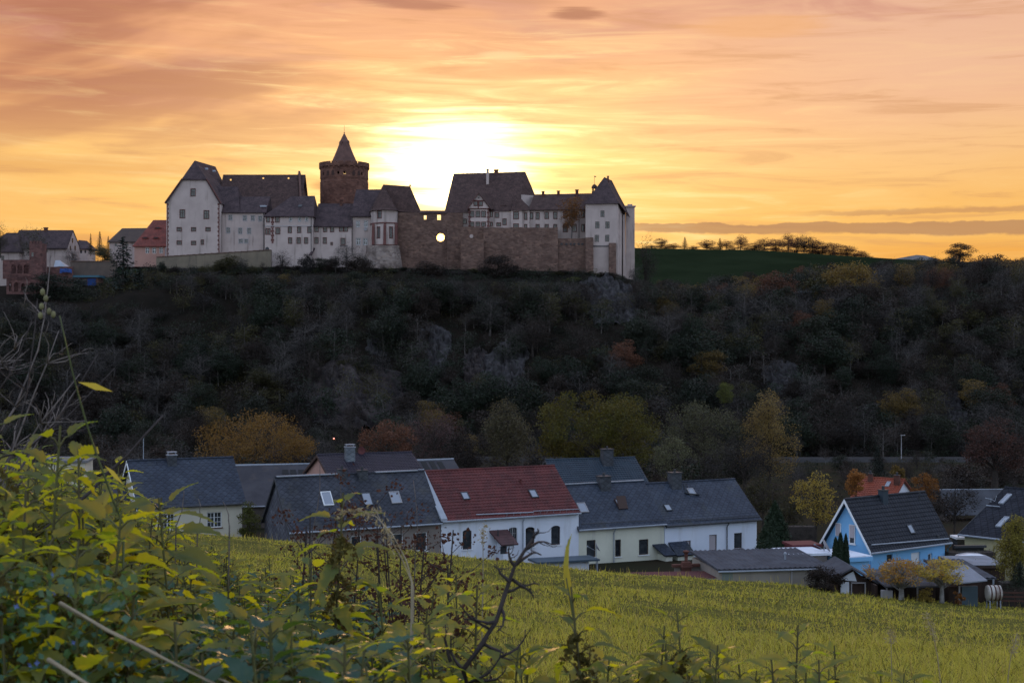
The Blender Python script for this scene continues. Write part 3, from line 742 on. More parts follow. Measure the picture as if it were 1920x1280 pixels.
# rock-like stone plinth
mb = MB(); rr = random.Random(4)
ring = [(686, 404), (690, 397.5), (706, 394.2), (722, 393.2), (738, 394.4), (748, 397.5), (749, 404)]
lev = [(459.8, 0), (474, .25), (490, .6), (508, 1.1)]
vs = []
for py, g_ in lev:
    for px, Y in ring:
        p = at(px, py, Y) - o; d = V3((p.x, p.y + 2, 0)).normalized(); vs.append(p + d * g_ + V3((rr.uniform(-.2, .2), rr.uniform(-.3, .2), 0)) * (py > 462))
n = len(ring); fs = [(i * n + k, (i + 1) * n + k, (i + 1) * n + k + 1, i * n + k + 1) for i in range(3) for k in range(n - 1)] + [tuple(range(n))]
mb.mesh(vs, fs); mb.build('plinth', rubble2, th)

# round keep
th, o = castle('round_tower', 'round reddish stone keep with battlements and a steep pointed stone spire', 645.5, 400, 432, cat='tower')
s = 432 / F; rad = 45 * s
z = lambda py: (640 - py) * s - o.z
mb = MB(); NS = 72
mb.lathe([(rad, z(420)), (rad, z(343)), (rad * .985, z(341.5)), (rad * .985, z(336))], (0, 0), NS); mb.f = mb.f[:-2]; mb.m = mb.m[:-2]
mb.build('shaft', towerst, th)
mb = MB(); holes = {}
def ring_wall(mb, r0, zs, skip):
    for i in range(len(zs) - 1):
        for k in range(NS):
            if (i, k) in skip: continue
            t0, t1 = 2 * math.pi * k / NS, 2 * math.pi * (k + 1) / NS
            mb.poly([(r0 * math.cos(t0), r0 * math.sin(t0), zs[i]), (r0 * math.cos(t1), r0 * math.sin(t1), zs[i]), (r0 * math.cos(t1), r0 * math.sin(t1), zs[i + 1]), (r0 * math.cos(t0), r0 * math.sin(t0), zs[i + 1])])
skip = set()
for px in (609.4, 639, 652.5, 683):
    sn = (px - 645.5) / 46
    tf = -math.acos(max(-1, min(1, sn)))        # front side (y < 0)
    tb = math.acos(max(-1, min(1, sn * 1.03)))
    k = int((tf % (2 * math.pi)) / (2 * math.pi) * NS); skip.add((1, k))
    kb = int((tb % (2 * math.pi)) / (2 * math.pi) * NS)
    for d in (-1, 0, 1): skip.add((2, (kb + d) % NS)); skip.add((1, (kb + d) % NS)); skip.add((3, (kb + d) % NS))
zf = [z(337), z(331), z(326), z(317), z(311)]
zz = [z(337), z(331.5), z(326.5), z(314), z(311)]
for rr_ in (rad, rad * .93): ring_wall(mb, rr_, zz, skip)
mb.build('gallery_wall', towerst, th)
mb = MB()
for px in (619, 629, 668, 677):                 # blind arches
    t0 = -math.acos((px - 645.5) / 46); 
    for dt_ in (-.05, .05): pass
    c_ = V3((math.cos(t0) * rad * 1.004, math.sin(t0) * rad * 1.004, z(333))); tg = V3((-math.sin(t0), math.cos(t0), 0))
    pts = [c_ - tg * .42, c_ + tg * .42, c_ + tg * .42 + PZ * 1.0] + [c_ + tg * .42 * math.cos(a) + PZ * (1.0 + .45 * math.sin(a)) for a in (.6, 1.2, 1.57, 2.0, 2.6)] + [c_ - tg * .42 + PZ * 1.0]
    mb.extrude(pts, V3((-c_.x, -c_.y, 0)).normalized() * .3)
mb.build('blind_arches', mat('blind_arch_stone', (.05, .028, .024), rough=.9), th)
mb = MB()
ro = rad * 1.045
mb.lathe([(rad * .96, z(318)), (ro, z(315)), (ro, z(310.5)), (ro * .93, z(310.5)), (ro * .93, z(313)), (.3, z(312))], (0, 0), NS)
for k in range(30):                             # corbels
    t0 = 2 * math.pi * k / 30; c_, sn = math.cos(t0), math.sin(t0); tg = V3((-sn, c_, 0)); p = V3((c_ * rad * .985, sn * rad * .985, 0)); q_ = V3((c_ * ro, sn * ro, 0))
    mb.extrude([p + PZ * z(320.5) - tg * .28, p + PZ * z(315.5) - tg * .28, q_ + PZ * z(315.5) - tg * .28, q_ + PZ * z(317) - tg * .28], tg * .56)
mb.build('corbelled_gallery', towerst, th)
for k in range(22):
    t0, t1 = 2 * math.pi * (k + .06) / 22, 2 * math.pi * (k + .80) / 22
    mb = MB(); tm = (t0 + t1) / 2
    v_ = []
    for zq in (z(310.6), z(307.0)):
        for r_ in (ro, ro * .93):
            for t_ in (t0, tm, t1): v_.append((r_ * math.cos(t_), r_ * math.sin(t_), zq))
    mb.mesh(v_, [(0, 1, 7, 6), (1, 2, 8, 7), (4, 3, 9, 10), (5, 4, 10, 11), (6, 7, 10, 9), (7, 8, 11, 10), (3, 0, 6, 9), (2, 5, 11, 8)]); mb.build('merlon', towerst, th)
mb = MB(); mb.lathe([(26 * s, z(312)), (23.8 * s, z(304.5)), (18 * s, z(291)), (13 * s, z(279)), (9.6 * s, z(270)), (8.6 * s, z(266)), (5.2 * s, z(259)), (1.6 * s, z(252)), (.6 * s, z(250.5))], (0, 0), 8)
mb.build('spire', spirest, th)
for k in range(4):
    t0 = math.pi / 4 + k * math.pi / 2 + .3; c_, sn = math.cos(t0), math.sin(t0); mb = MB(); tg = V3((-sn, c_, 0)); d = V3((c_, sn, 0))
    p = d * 10.6 * s + PZ * z(272); mb.extrude([p - tg * .3, p + tg * .3, p + tg * .3 + PZ * .8, p + PZ * 1.25, p - tg * .3 + PZ * .8], d * -.9); mb.build('spire_dormer', spirest, th)
mb = MB(); mb.tube([(0, 0, z(251)), (0, 0, z(248.5))], .12, 6); mb.lathe([(.05, z(250.2)), (.28, z(249.3)), (.05, z(248.2))], (0, 0), 8); mb.tube([(0, 0, z(248.5)), (0, 0, z(235))], [.06, .03], 5)
mb.build('finial', darkmetal, th)

# R: curtain wall with the opening the setting sun shines through
th, o = castle('gap_wall', 'rough castle wall in the skyline gap, the low sun shining through its opening', 800, 480, 400, cat='castle wall', group=None)
A_, B_ = at(746, 520, 400.3) - o, at(868, 399, 400.3) - o; s = 400.3 / F
hs = []
for cx, cy, ww, hh in ((797, 407.5, 5, 8), (823, 407.5, 7, 10), (826, 445, 15, 15)):
    c = at(cx, cy, 400.3) - o; hs.append((c.x - A_.x - ww / 2 * s, c.z - A_.z - hh / 2 * s, c.x - A_.x + ww / 2 * s, c.z - A_.z + hh / 2 * s))
mb = MB(); Wg, Hg = B_.x - A_.x, B_.z - A_.z
panel(mb, A_, PX, PZ, Wg, Hg, hs, PY, 1.0)
hs2 = [(h[0] - .05, h[1] + .02, h[2] + .05, h[3] + .15) for h in hs]
panel(mb, A_ + PY * 1.0, PX, PZ, Wg, Hg, hs, PY, .02)
mb.poly([A_ + PZ * Hg, A_ + PZ * Hg + PX * Wg, A_ + PZ * Hg + PX * Wg + PY, A_ + PZ * Hg + PY]); mb.poly([A_ + PX * Wg, A_ + PX * Wg + PY, A_ + PX * Wg + PY + PZ * Hg, A_ + PX * Wg + PZ * Hg])
c = at(826, 445, 400.3) - o; r_ = 7.6 * s      # round off the big opening
for sx in (-1, 1):
    for sz in (-1, 1):
        k0 = [c + V3((sx * r_, 0, sz * r_))] + [c + V3((sx * r_ * math.cos(a), 0, sz * r_ * math.sin(a))) for a in [math.pi / 2 * q / 6 for q in range(7)]]
        mb.extrude([p + PY * .02 for p in (k0 if sx * sz > 0 else k0[::-1])], PY * .9)
mb.build('wall', rubble, th)
mb = MB(); a, b = at(786, 400, 400.3) - o, at(838, 394.5, 400.3) - o
mb.extrude([V3((a.x, -.5 + a.y, a.z)), V3((a.x, a.y + 1.6, a.z)), V3((a.x, a.y + .5, b.z))], PX * (b.x - a.x)); mb.build('coping_roof', cslate2, th)

# I: great hall with the largest roof
th, o = castle('palace_hall', 'castle palace with the widest steep roof and a half-timbered dormer', 915, 430, 402)
facade(th, o, 840, 879, 397.5, 470, 402, 16, [(849, 415, 7, 8), (870.5, 415, 8, 8)], plaster, sur=SUR)
facade(th, o, 917, 958, 396.5, 470, 401.6, 14, [(921.5, 401.5, 3.6, 10), (921.5, 420.5, 3.6, 7), (931.8, 403.6, 7, 8), (935, 421, 7, 6), (946, 416, 6, 11)], plaster, sur=SUR, name='side_wall')
facade(th, o, 958, 979, 394, 470, 400.4, 12, [(967.5, 404, 9, 13), (967.5, 424, 9, 8)], plaster, sur=SUR, name='bay_wall')
facade(th, o, 979, 993, 394, 470, 401.2, 12, [(985.6, 405.5, 4.5, 12), (985.6, 425, 4.5, 8)], plaster, sur=SUR, name='bay_side_wall')
facade(th, o, 879, 917, 392, 470, 399.4, 10, [(885, 401.5, 7.5, 11), (896, 401.5, 7.5, 11), (906.7, 401.5, 7.5, 11), (885, 420.5, 7.5, 8), (896, 420.5, 7.5, 8), (906.7, 420.5, 7.5, 8)], plaster, sur=SUR, name='dormer_wall')
quoins(th, o, 880.5, 392, 430, 399.4, 5); quoins(th, o, 915.5, 392, 430, 399.4, 5)
mb = MB()
A, B, C, D = at(833, 399, 401.4) - o, at(979, 396, 401.4) - o, at(985, 322, 415) - o, at(850.5, 325.5, 415) - o
M = at(976.5, 364, 407.5) - o; Q = at(1003.5, 366, 413) - o; back = V3((Q.x, 428 - o.y, Q.z)); bl = V3((A.x, 428.6 - o.y, A.z))
mb.poly([A, B, M, C, D]); mb.poly([M, Q, C]); mb.poly([Q, back, C]); mb.poly([back, bl, D, C]); mb.poly([bl, A, D]); mb.poly([B, A, bl, back, Q, M][::1])
mb.build('roof', cslate2, th)
mb = MB(); a, b, c_ = at(977, 365, 407.6) - o, at(1003, 366.5, 412.5) - o, at(982, 379, 407.6) - o
mb.extrude([a, at(979, 396, 407.6) - o, at(1002, 396, 411) - o, b], PY * .6); mb.build('white_gable', plaster, th)
# half-timbered gable of the dormer
mb = MB(); a, b, p = at(877, 391.5, 399.2) - o, at(919, 391.5, 399.2) - o, at(897.5, 362.5, 399.2) - o
mb.extrude([a, b, p], PY * .5); mb.build('dormer_gable', plaster, th)
for cx in (892, 901.5):
    c = at(cx, 381.6, 399.1) - o
    window(th, V3((c.x - .45, c.y, c.z - .55)), PX, PZ, PY, (0, 0, .9, 1.1), brownfr, glass, 'mull', -.1, .08, SUR)
c = at(897.5, 370.5, 399.1) - o
window(th, V3((c.x - .16, c.y, c.z - .2)), PX, PZ, PY, (0, 0, .32, .4), brownfr, glass, 'plain', -.1, .06)
mb = MB()
for (x0, y0, x1, y1) in ((877, 391, 919, 391), (885, 376, 910.5, 376), (877, 391, 897.5, 362), (919, 391, 897.5, 362), (897, 391, 897, 376)):
    mb.tube([at(x0, y0, 399.1) - o - PY * .05, at(x1, y1, 399.1) - o - PY * .05], .13, 4)
mb.build('timber_frame', stonefr, th)
mb = MB(); e1 = at(876, 392.5, 398.7) - o; e2 = at(921.5, 392.5, 398.7) - o; pk = at(897.5, 361.5, 398.7) - o; pb = at(921, 363.5, 409) - o; q1 = V3((e1.x, pb.y - 2, e1.z)); q2 = at(930, 393, 404) - o
mb.poly([e2, q2, pb, pk]); mb.poly([q1, e1, pk, pb]); mb.poly([e2, pk, pk - PZ * .25, e2 - PZ * .25]); mb.poly([pk, e1, e1 - PZ * .25, pk - PZ * .25])
mb.build('dormer_roof', cslate2, th)
mb = MB(); ap = at(970.5, 366, 404) - o; ev = [at(957, 395, 400.1) - o, at(979.5, 395, 399.9) - o, at(994.5, 394, 400.8) - o, at(994, 390, 408) - o, at(955, 390, 408) - o]
for i in range(5): mb.poly([ev[i], ev[(i + 1) % 5], ap])
mb.poly(ev[::-1]); mb.build('turret_roof', cslate2, th)
chimney(th, o, 914.3, 318, 346, 5, 411, plaster2); chimney(th, o, 930.5, 320, 330, 8, 415, towerst)
mb = MB(); a = at(944, 388, 403.2) - o; mb.extrude([a - PX * 1.1, a + PX * 1.1, a + PX * .8 + PZ * .5, a - PX * .8 + PZ * .5], PY * 1.2); mb.build('eyebrow_dormer', cslate2, th)

# J: long window wing
th, o = castle('window_wing', 'long white castle wing with rows of dark windows and three ridge chimneys', 1040, 430, 403)
facade(th, o, 993, 1100, 392.5, 470, 403, 13, [(996.6, 405, 5, 11), (1008, 405, 6, 12), (1025, 404, 6.5, 12), (1041, 404, 6.5, 12), (1060, 403, 6.5, 12), (1077, 403, 6.5, 12), (1093.5, 402, 5, 12),
       (1008, 425, 6, 8), (1025, 425, 6, 8), (1041, 425, 6, 8), (1060, 428, 8, 13), (1077, 427.5, 7, 13), (1093.5, 427.5, 5, 13)], plaster, sur=SUR)
gable_roof(th, o, (991, 393.5), (1102, 392), (1110, 362.5), (1001, 364.5), 402.4, 410.5, cslate2)
chimney(th, o, 1018.3, 360, 371, 5, 409.5, brick); chimney(th, o, 1047, 359, 368, 5, 410, brick); chimney(th, o, 1081.7, 357, 370, 5.5, 409.5, brick)
pipe(th, o, 992.8, 393, 440, 402.8); pipe(th, o, 1085.8, 393, 446, 402.8)

# K: corner tower block
th, o = castle('corner_tower_block', 'tall white castle corner block with a steep hipped roof, rightmost of the castle', 1130, 500, 396)
A_, B_ = at(1098, 530, 396) - o, at(1158.5, 380, 396) - o
facade(th, o, 1098, 1158.5, 380.5, 530, 396, .5, [(1129.6, 401, 7.5, 12), (1120, 422, 8, 13), (1139, 422, 8, 13), (1119, 447, 8, 13), (1138.5, 447, 8, 13)], plaster, brownfr, None, 'cross')
mb = MB(); z0, z1 = A_.z, B_.z
p1, p2, p3, p4 = [V3((at(px, 0, Y).x - o.x, Y - o.y, 0)) for px, Y in ((1098, 396.5), (1158.5, 396.5), (1172.5, 414), (1104, 418))]
for a, b in ((p2, p3), (p3, p4), (p4, p1)): mb.poly([a + PZ * z0, b + PZ * z0, b + PZ * z1, a + PZ * z1])
mb.build('side_walls', plaster, th)
ap = at(1133, 332, 402) - o; ap2 = at(1146, 338, 411) - o
e = [at(1095.5, 382.5, 395.3) - o, at(1161, 381.5, 395.3) - o, at(1180, 407, 411) - o, at(1173.5, 389, 416) - o, at(1100, 386, 419) - o]
mb = MB(); mb.poly([e[0], e[1], ap]); mb.poly([e[1], e[2], e[3], ap2, ap]); mb.poly([e[3], e[4], ap2]); mb.poly([e[4], e[0], ap, ap2]); mb.poly(e[::-1]); mb.build('roof', cslate, th)
mb = MB(); mb.tube([e[1], e[2]], .12, 5); mb.tube([ap2, e[2] + PX * .1], .14, 5); mb.build('verge', cslate2, th)
chimney(th, o, 1140, 331, 342, 3.5, 405, towerst)
for px0, px1, Ya, Yb, pt in ((1160, 1165.5, 398, 402, 398), (1168.5, 1174, 405, 410, 402)):
    mb = MB(); a0, a1 = at(px0, 545, Ya) - o, at(px1, 545, Ya) - o; zt_ = at(0, pt, Ya).z - o.z
    mb.hexa([a0, a1, V3((a1.x, Yb - o.y, a0.z)), V3((a0.x - .3, Yb - o.y, a0.z)), V3((a0.x, a0.y + 1, zt_)), V3((a1.x - .25, a0.y + 1, zt_)), V3((a1.x - .25, Yb - o.y, zt_ + .8)), V3((a0.x, Yb - o.y, zt_ + .8))])
    mb.build('buttress', plaster, th)
mb = MB(); a, b = at(1173.5, 548, 413) - o, at(1190, 388, 413) - o
mb.box(a.x, b.x, a.y, a.y + 12, a.z, b.z); mb.box(a.x - .4, b.x + .3, a.y - .4, a.y + 12, b.z, b.z + .35); mb.box(a.x + .6, a.x + 2.0, a.y + 1, a.y + 2, b.z, b.z + .9)
mb.build('rear_wall', plaster2, th)
band(th, o, 1110, 1142, 461.5, 396, .3, darkmetal); 
mb = MB(); c = at(1114.5, 360, 404) - o; zz_ = lambda py: (640 - py) * 404 / F - o.z
for k in range(6):
    t0 = k * math.pi / 3; mb.tube([(c.x + .55 * math.cos(t0), c.y + .55 * math.sin(t0), zz_(362)), (c.x + .55 * math.cos(t0), c.y + .55 * math.sin(t0), zz_(353))], .11, 4)
mb.lathe([(.75, zz_(363)), (.75, zz_(359.5)), (.3, zz_(359.5))], (c.x, c.y), 8); mb.lathe([(.85, zz_(353.5)), (.8, zz_(350)), (.45, zz_(346.5)), (.08, zz_(345.5))], (c.x, c.y), 8)
mb.build('bell_turret', cslate2, th)
mb = MB(); mb.tube([(c.x, c.y, zz_(346)), (c.x, c.y, zz_(329.5))], .05, 4); mb.extrude([(c.x, c.y, zz_(330)), (c.x, c.y, zz_(332.3)), (c.x + .55, c.y, zz_(331.8)), (c.x + .55, c.y, zz_(330.6))], PY * .03)
mb.build('weather_vane', darkmetal, th)

# stone walls and buttresses under the palace
def stone_wall(name, label, px0, px1, pyt, pyb, Y, thick, m, batter=.6, group='stone walls of the castle', cat='castle wall', pyt2=None, caps=None):
    p = at((px0 + px1) / 2, pyb, Y); th = empty(name, p, 0, label, cat, group); mb = MB()
    a, b = at(px0, pyb, Y) - p, at(px1, pyb, Y) - p; zt0 = at(0, pyt, Y).z - p.z; zt1 = at(0, pyt2 or pyt, Y).z - p.z
    n = max(1, int((b.x - a.x) / 1.6)); rr = random.Random(px0); prev = None; vs = []
    for i in range(n + 1):
        u = i / n; x = a.x + (b.x - a.x) * u; zt = zt0 + (zt1 - zt0) * u + rr.uniform(-.08, .08)
        vs += [(x, a.y - batter, a.z), (x, a.y, zt), (x, a.y + thick, zt), (x, a.y + thick, a.z)]
    fs = [(4 * i + j, 4 * i + j + 4, 4 * i + (j + 1) % 4 + 4, 4 * i + (j + 1) % 4) for i in range(n) for j in range(4)] + [(0, 1, 2, 3), (4 * n + 3, 4 * n + 2, 4 * n + 1, 4 * n)]
    mb.mesh(vs, fs); mb.build('wall', m, th)
    if caps:
        mb = MB()
        for i in range(n):
            x0 = a.x + (b.x - a.x) * i / n; x1 = a.x + (b.x - a.x) * (i + .97) / n; zt = zt0 + (zt1 - zt0) * (i + .5) / n + .06
            mb.box(x0, x1, a.y - .15, a.y + thick + .15, zt, zt + .22)
        mb.build('coping', caps, th)
    return th
stone_wall('bastion', 'short rubble bastion standing forward to the right of the sun', 864, 907, 448, 535, 393.5, 7, rubble)
stone_wall('terrace_wall', 'rubble terrace wall behind the bastion, under the half-timbered dormer', 838, 907, 425.5, 520, 399.2, 1.2, rubble, .2)
mb = MB(); c = at(884, 443, 399.1); mb.extrude([V3((c.x + .55 * math.cos(a), 398.95, c.z + .55 * math.sin(a))) for a in [math.pi * 2 * k / 10 for k in range(10)]], PY * .2)
nich = mb.build('wall_niche', plaster, bpy.data.objects['terrace_wall'], off=tuple(bpy.data.objects['terrace_wall'].location))
stone_wall('great_rampart', 'longest high rubble rampart below the palace windows', 906.5, 1046, 426.5, 540, 397, 5, rubble, 1.2)
tw = stone_wall('lower_rampart', 'rubble rampart with a row of beam holes, left of the corner block', 1045.8, 1100, 447, 548, 397.4, 5, rubble, 1.0)
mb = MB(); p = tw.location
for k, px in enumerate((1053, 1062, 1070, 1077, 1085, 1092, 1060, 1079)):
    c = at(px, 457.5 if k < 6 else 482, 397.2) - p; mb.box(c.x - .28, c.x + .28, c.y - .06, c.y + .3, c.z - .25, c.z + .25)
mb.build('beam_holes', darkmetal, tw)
stone_wall('stone_buttress', 'tall tapering stone buttress at the left edge of the corner block', 1098, 1112.5, 445, 568, 394.4, 2.2, rubble, 1.6, group='stone buttresses of the corner block', cat='buttress')
stone_wall('stone_buttress', 'shorter tapering stone buttress at the right edge of the corner block', 1142, 1155, 455, 560, 394.4, 2.2, rubble, 1.4, group='stone buttresses of the corner block', cat='buttress')
stone_wall('curtain_wall', 'long ochre plastered curtain wall with a sloping top below the gabled hall', 293, 508, 483, 545, 394.5, 1.4, mat('ochre_wall', (.20, .165, .12), (.15, .125, .095), .3, .95, .4, 3, stain=((.06, .05, .045), .8, .7)), .3, group=None, pyt2=469.5, caps=rubble)
stone_wall('garden_wall', 'long low reddish garden terrace wall halfway up the slope at left', 165, 440, 604, 628, 371, .8, redstone, .2, group='garden walls on the slope', caps=redstone)
stone_wall('garden_wall', 'short dark upper garden wall beside the tall spruce', 182, 268, 566, 585, 378, .7, redstone, .1, group='garden walls on the slope')
stone_wall('garden_wall', 'broken stone garden wall left of the terrace wall, behind the twigs', 110, 166, 596, 640, 371, .8, redstone, .2, group='garden walls on the slope', pyt2=608)
th = empty('stair_wall', at(225, 590, 374), 0, 'slanting garden stair wall climbing the slope by the spruce', 'wall', 'garden walls on the slope'); mb = MB()
p = at(225, 590, 374); mb.extrude([at(208, 571, 376) - p, at(243, 604, 372) - p, at(243, 590, 372) - p, at(213, 563, 376) - p], PY * 1.0); mb.build('wall', redstone, th)

# pink house with the red roof at the castle gate
th, o = castle('gatehouse_cottage', 'small pink house with a red tiled roof and eyebrow dormers against the gabled hall', 282, 486, 409, group=None, cat='house')
facade(th, o, 252, 311, 460, 500, 408, 12, [(276.3, 469.5, 7, 11, whitefr, None), (289, 469.5, 7, 11, whitefr, None), (302, 469.5, 7, 11, whitefr, None)], wallpink, whitefr)
gable_roof(th, o, (248.5, 461), (312.5, 461), (312.5, 412.5), (287.5, 412.5), 407.4, 417, redtile)
for px, py in ((272, 446.5), (292.5, 446.5), (296, 428)):
    mb = MB(); c = at(px, py, 407.4 + (461 - py) / 48.5 * 9.6 - .5) - o
    mb.extrude([c + V3((1.0 * math.cos(a), 0, .42 * math.sin(a))) for a in [math.pi * k / 8 for k in range(9)]], PY * 1.6); mb.build('eyebrow_dormer', [redtile], th)
    mb = MB(); mb.box(c.x - .55, c.x + .55, c.y - .04, c.y + .02, c.z + .02, c.z + .26); mb.build('dormer_window', darkmetal, th)
pipe(th, o, 310.3, 461, 486, 408, wallw)

# village on the left shoulder
th, o = castle('village_house', 'large white village house with a grey roof and a right-hand gable', 85, 500, 440, group='village houses beside the castle', cat='house')
facade(th, o, 20, 125, 463, 540, 440, 12, [(86, 462 + 8, 6, 7), (83.5, 486, 5, 9), (33, 476, 8, 9)], plaster2, brownfr)
mb = MB(); a, b = at(125, 540, 440) - o, at(149, 540, 452) - o; a1, b1 = at(125, 463, 440) - o, at(149, 463, 452) - o; pk = at(136.3, 433, 446) - o
mb.poly([a, b, b1, pk, a1]); mb.build('gable_wall', plaster, th)
for px, py in ((136, 451), (132, 465), (141, 465), (137, 480)):
    k = (px - 125) / 24; c = at(px, py, 440 + 12 * k - .1) - o; U = (b - a); U.z = 0; U.normalize()
    window(th, c - U * .45 - PZ * .7, U, PZ, V3((-U.y, U.x, 0)), (0, 0, .9, 1.4), brownfr, glass, 'mull', -.06, .1)
mb = MB(); e0, e1, r1, r0 = at(16, 465, 439.5) - o, at(126, 465, 439.2) - o, at(137.5, 431.5, 446) - o, at(36, 431.5, 446) - o; e2 = at(151, 465, 452.6) - o; e3 = at(20, 465, 452.6) - o
mb.poly([e0, e1, r1, r0]); mb.poly([e2, e3, r0, r1]); mb.poly([e3, e0, r0]); mb.mesh([e0, e1, r1, e0 - PZ * .3, e1 - PZ * .3, r1 - PZ * .3], [(0, 3, 4, 1), (1, 4, 5, 2)]); mb.build('roof', cslate, th)
chimney(th, o, 86, 428, 434, 6, 446, brick)
th, o = castle('village_house', 'dark hipped-roof village house at the left edge of the photo', 12, 500, 436, group='village houses beside the castle', cat='house')
facade(th, o, -40, 36, 470, 540, 437, 10, [(5, 484, 6, 9), (-10, 484, 6, 9)], plaster2, brownfr)
gable_roof(th, o, (-42, 472), (38, 472), (34, 436.5), (12.5, 436.5), 436.4, 442, cslate)
th, o = castle('village_house', 'small distant white house with a dark roof among the conifers left of the castle', 158, 478, 470, group='village houses beside the castle', cat='house')
facade(th, o, 146, 164, 465, 500, 470, 9, [(152, 472, 4, 6), (160, 472, 3, 5)], plaster, brownfr)
gable_roof(th, o, (143, 466), (167, 466), (163, 451.5), (147, 450), 469.4, 474.5, cslate)
th, o = castle('barn', 'wide brown hipped barn roof behind the tall spruce, left of the pink house', 240, 470, 450, group=None, cat='barn')
facade(th, o, 205, 290, 452, 500, 450, 12, [(217, 459, 4, 5), (239, 459, 4, 5)], plaster2, brownfr)
gable_roof(th, o, (202, 453), (292, 453), (276, 427.5), (229, 428), 449.4, 456, mat('brown_barn_roof', (.075, .052, .042), (.055, .038, .033), .4, .8, .3, 5))
# red sandstone garden palace ruin with arches
th, o = castle('arcaded_ruin', 'red sandstone ruin with two storeys of arches at the far left, below the village houses', 40, 560, 386, group=None, cat='ruin')
s = 386 / F
def arcade(mb, px0, px1, pyt, pyb, Y, arches, pointed=False):
    A_, B_ = at(px0, pyb, Y) - o, at(px1, pyt, Y) - o; hs = []
    for cx, cyb, ww, hh in arches:
        c = at(cx, cyb, Y) - o; hs.append((c.x - A_.x - ww / 2 * s, c.z - A_.z, c.x - A_.x + ww / 2 * s, c.z - A_.z + hh * s))
    panel(mb, A_, PX, PZ, B_.x - A_.x, B_.z - A_.z, hs, PY, .7)
    for h in hs:
        hw = (h[2] - h[0]) / 2; cu = (h[0] + h[2]) / 2
        for sg in (-1, 1):
            pts = [(cu + sg * hw, h[3])] + [(cu + sg * hw * math.cos(a), h[3] - hw * (1.2 if pointed else 1) * (1 - (math.sin(a) if not pointed else math.sin(a) ** .8))) for a in [math.pi / 2 * k / 6 for k in range(7)]]
            if sg < 0: pts = pts[::-1]
            mb.extrude([A_ + PX * x + PZ * y + PY * .004 for x, y in pts], PY * .69)
    mb.box(A_.x, B_.x, A_.y + 3, A_.y + 3.3, A_.z, B_.z)
mb = MB(); arcade(mb, 12, 78, 523, 560, 384.5, [(19.5, 546, 5.5, 16), (30.5, 547, 7.5, 18), (43, 547, 6.5, 16), (51, 547, 4, 14), (60, 547, 7.5, 17)]); mb.build('lower_arcade', redstone, th)
mb = MB(); arcade(mb, 5, 78, 487, 523, 386, [(25.5, 513, 9, 17), (37, 513, 9, 17), (49, 513, 9, 17)], True); mb.build('upper_arcade', redstone, th)
mb = MB(); a, b = at(12, 523.5, 384.2) - o, at(57, 514.5, 384.2) - o; mb.box(a.x, b.x, a.y, a.y + .25, b.z - .2, b.z)
for k in range(18): x = a.x + (b.x - a.x) * (k + .5) / 18; mb.box(x - .09, x + .09, a.y + .03, a.y + .2, a.z, b.z - .2)
mb.build('balustrade', redstone, th)
mb = MB(); a, b = at(55, 523, 385.5) - o, at(78.5, 456, 385.5) - o; mb.box(a.x, b.x, a.y, a.y + 4, a.z, b.z)
for k in range(4): x = a.x + (b.x - a.x) * (k + .15) / 4; mb.box(x, x + .55, a.y, a.y + .6, b.z, b.z + .6)
mb.build('turret', redstone, th)
c = at(61, 477, 385.4) - o; window(th, V3((c.x - .4, c.y, c.z - .7)), PX, PZ, PY, (0, 0, .8, 1.4), stonefr, glass, 'plain', -.05, .1)
# walls, shed and garage between ruin and spruce
stone_wall('yard_wall', 'plain brown yard wall above the garage, left of the tall spruce', 132, 218, 491, 520, 396, 1.0, mat('brown_yard_wall', (.12, .09, .072), (.09, .07, .06), .5, .95, .3, 3), .1, group='yard walls by the garage', cat='wall', caps=rubble)
stone_wall('yard_wall', 'red stone yard wall right of the arcaded ruin', 88, 136, 500, 552, 390, 1.0, redstone, .2, group='yard walls by the garage', cat='wall')
th, o = castle('garage', 'flat teal-roofed garage with a blue door on the slope below the yard wall', 160, 545, 391, group=None, cat='garage')
facade(th, o, 138, 184, 517, 548, 391, 5, [(152, 530, 22, 14, darkmetal, None)], redstone, darkmetal, None, 'plain')
mb = MB(); a, b = at(136, 522, 390.2) - o, at(186, 516, 390.2) - o; mb.box(a.x, b.x, a.y, a.y + 6, a.z + .3, b.z); mb.build('roof', teal, th)
mb = MB(); a, b = at(164, 537, 390.85) - o, at(180, 522, 390.85) - o; mb.box(a.x, b.x, a.y, a.y + .1, a.z, b.z); mb.build('door', tarp, th)
mb = MB(); a = at(112, 501, 389.5); rr = random.Random(3); vs = []
for i in range(9):
    for j in range(3): p = at(112 + i * 2.8, 503 + j * 3.4 + rr.uniform(-1, 1) + (i - 4) ** 2 * .12, 389 - j * .25 + rr.uniform(-.2, .2)); vs.append(p - a)
mb.mesh(vs + [v_ + V3((0, .08, .02)) for v_ in vs], [(i * 3 + j, i * 3 + j + 1, i * 3 + j + 4, i * 3 + j + 3) for i in range(8) for j in range(2)] + [(27 + i * 3 + j, 27 + i * 3 + j + 3, 27 + i * 3 + j + 4, 27 + i * 3 + j + 1) for i in range(8) for j in range(2)])
t_ = mb.build('tarpaulin', tarp); t_.location = a; tag(t_, 'blue tarpaulin draped over the red yard wall right of the ruin', 'tarpaulin')
th, o = castle('canopy_roof', 'little pale gabled canopy roof above the blue tarpaulin', 112, 502, 394, group=None, cat='shed')
gable_roof(th, o, (100, 503), (126, 503), (112, 488), (104, 488), 392, 395, metalg); facade(th, o, 102, 124, 503, 515, 393, 3, [], redstone)
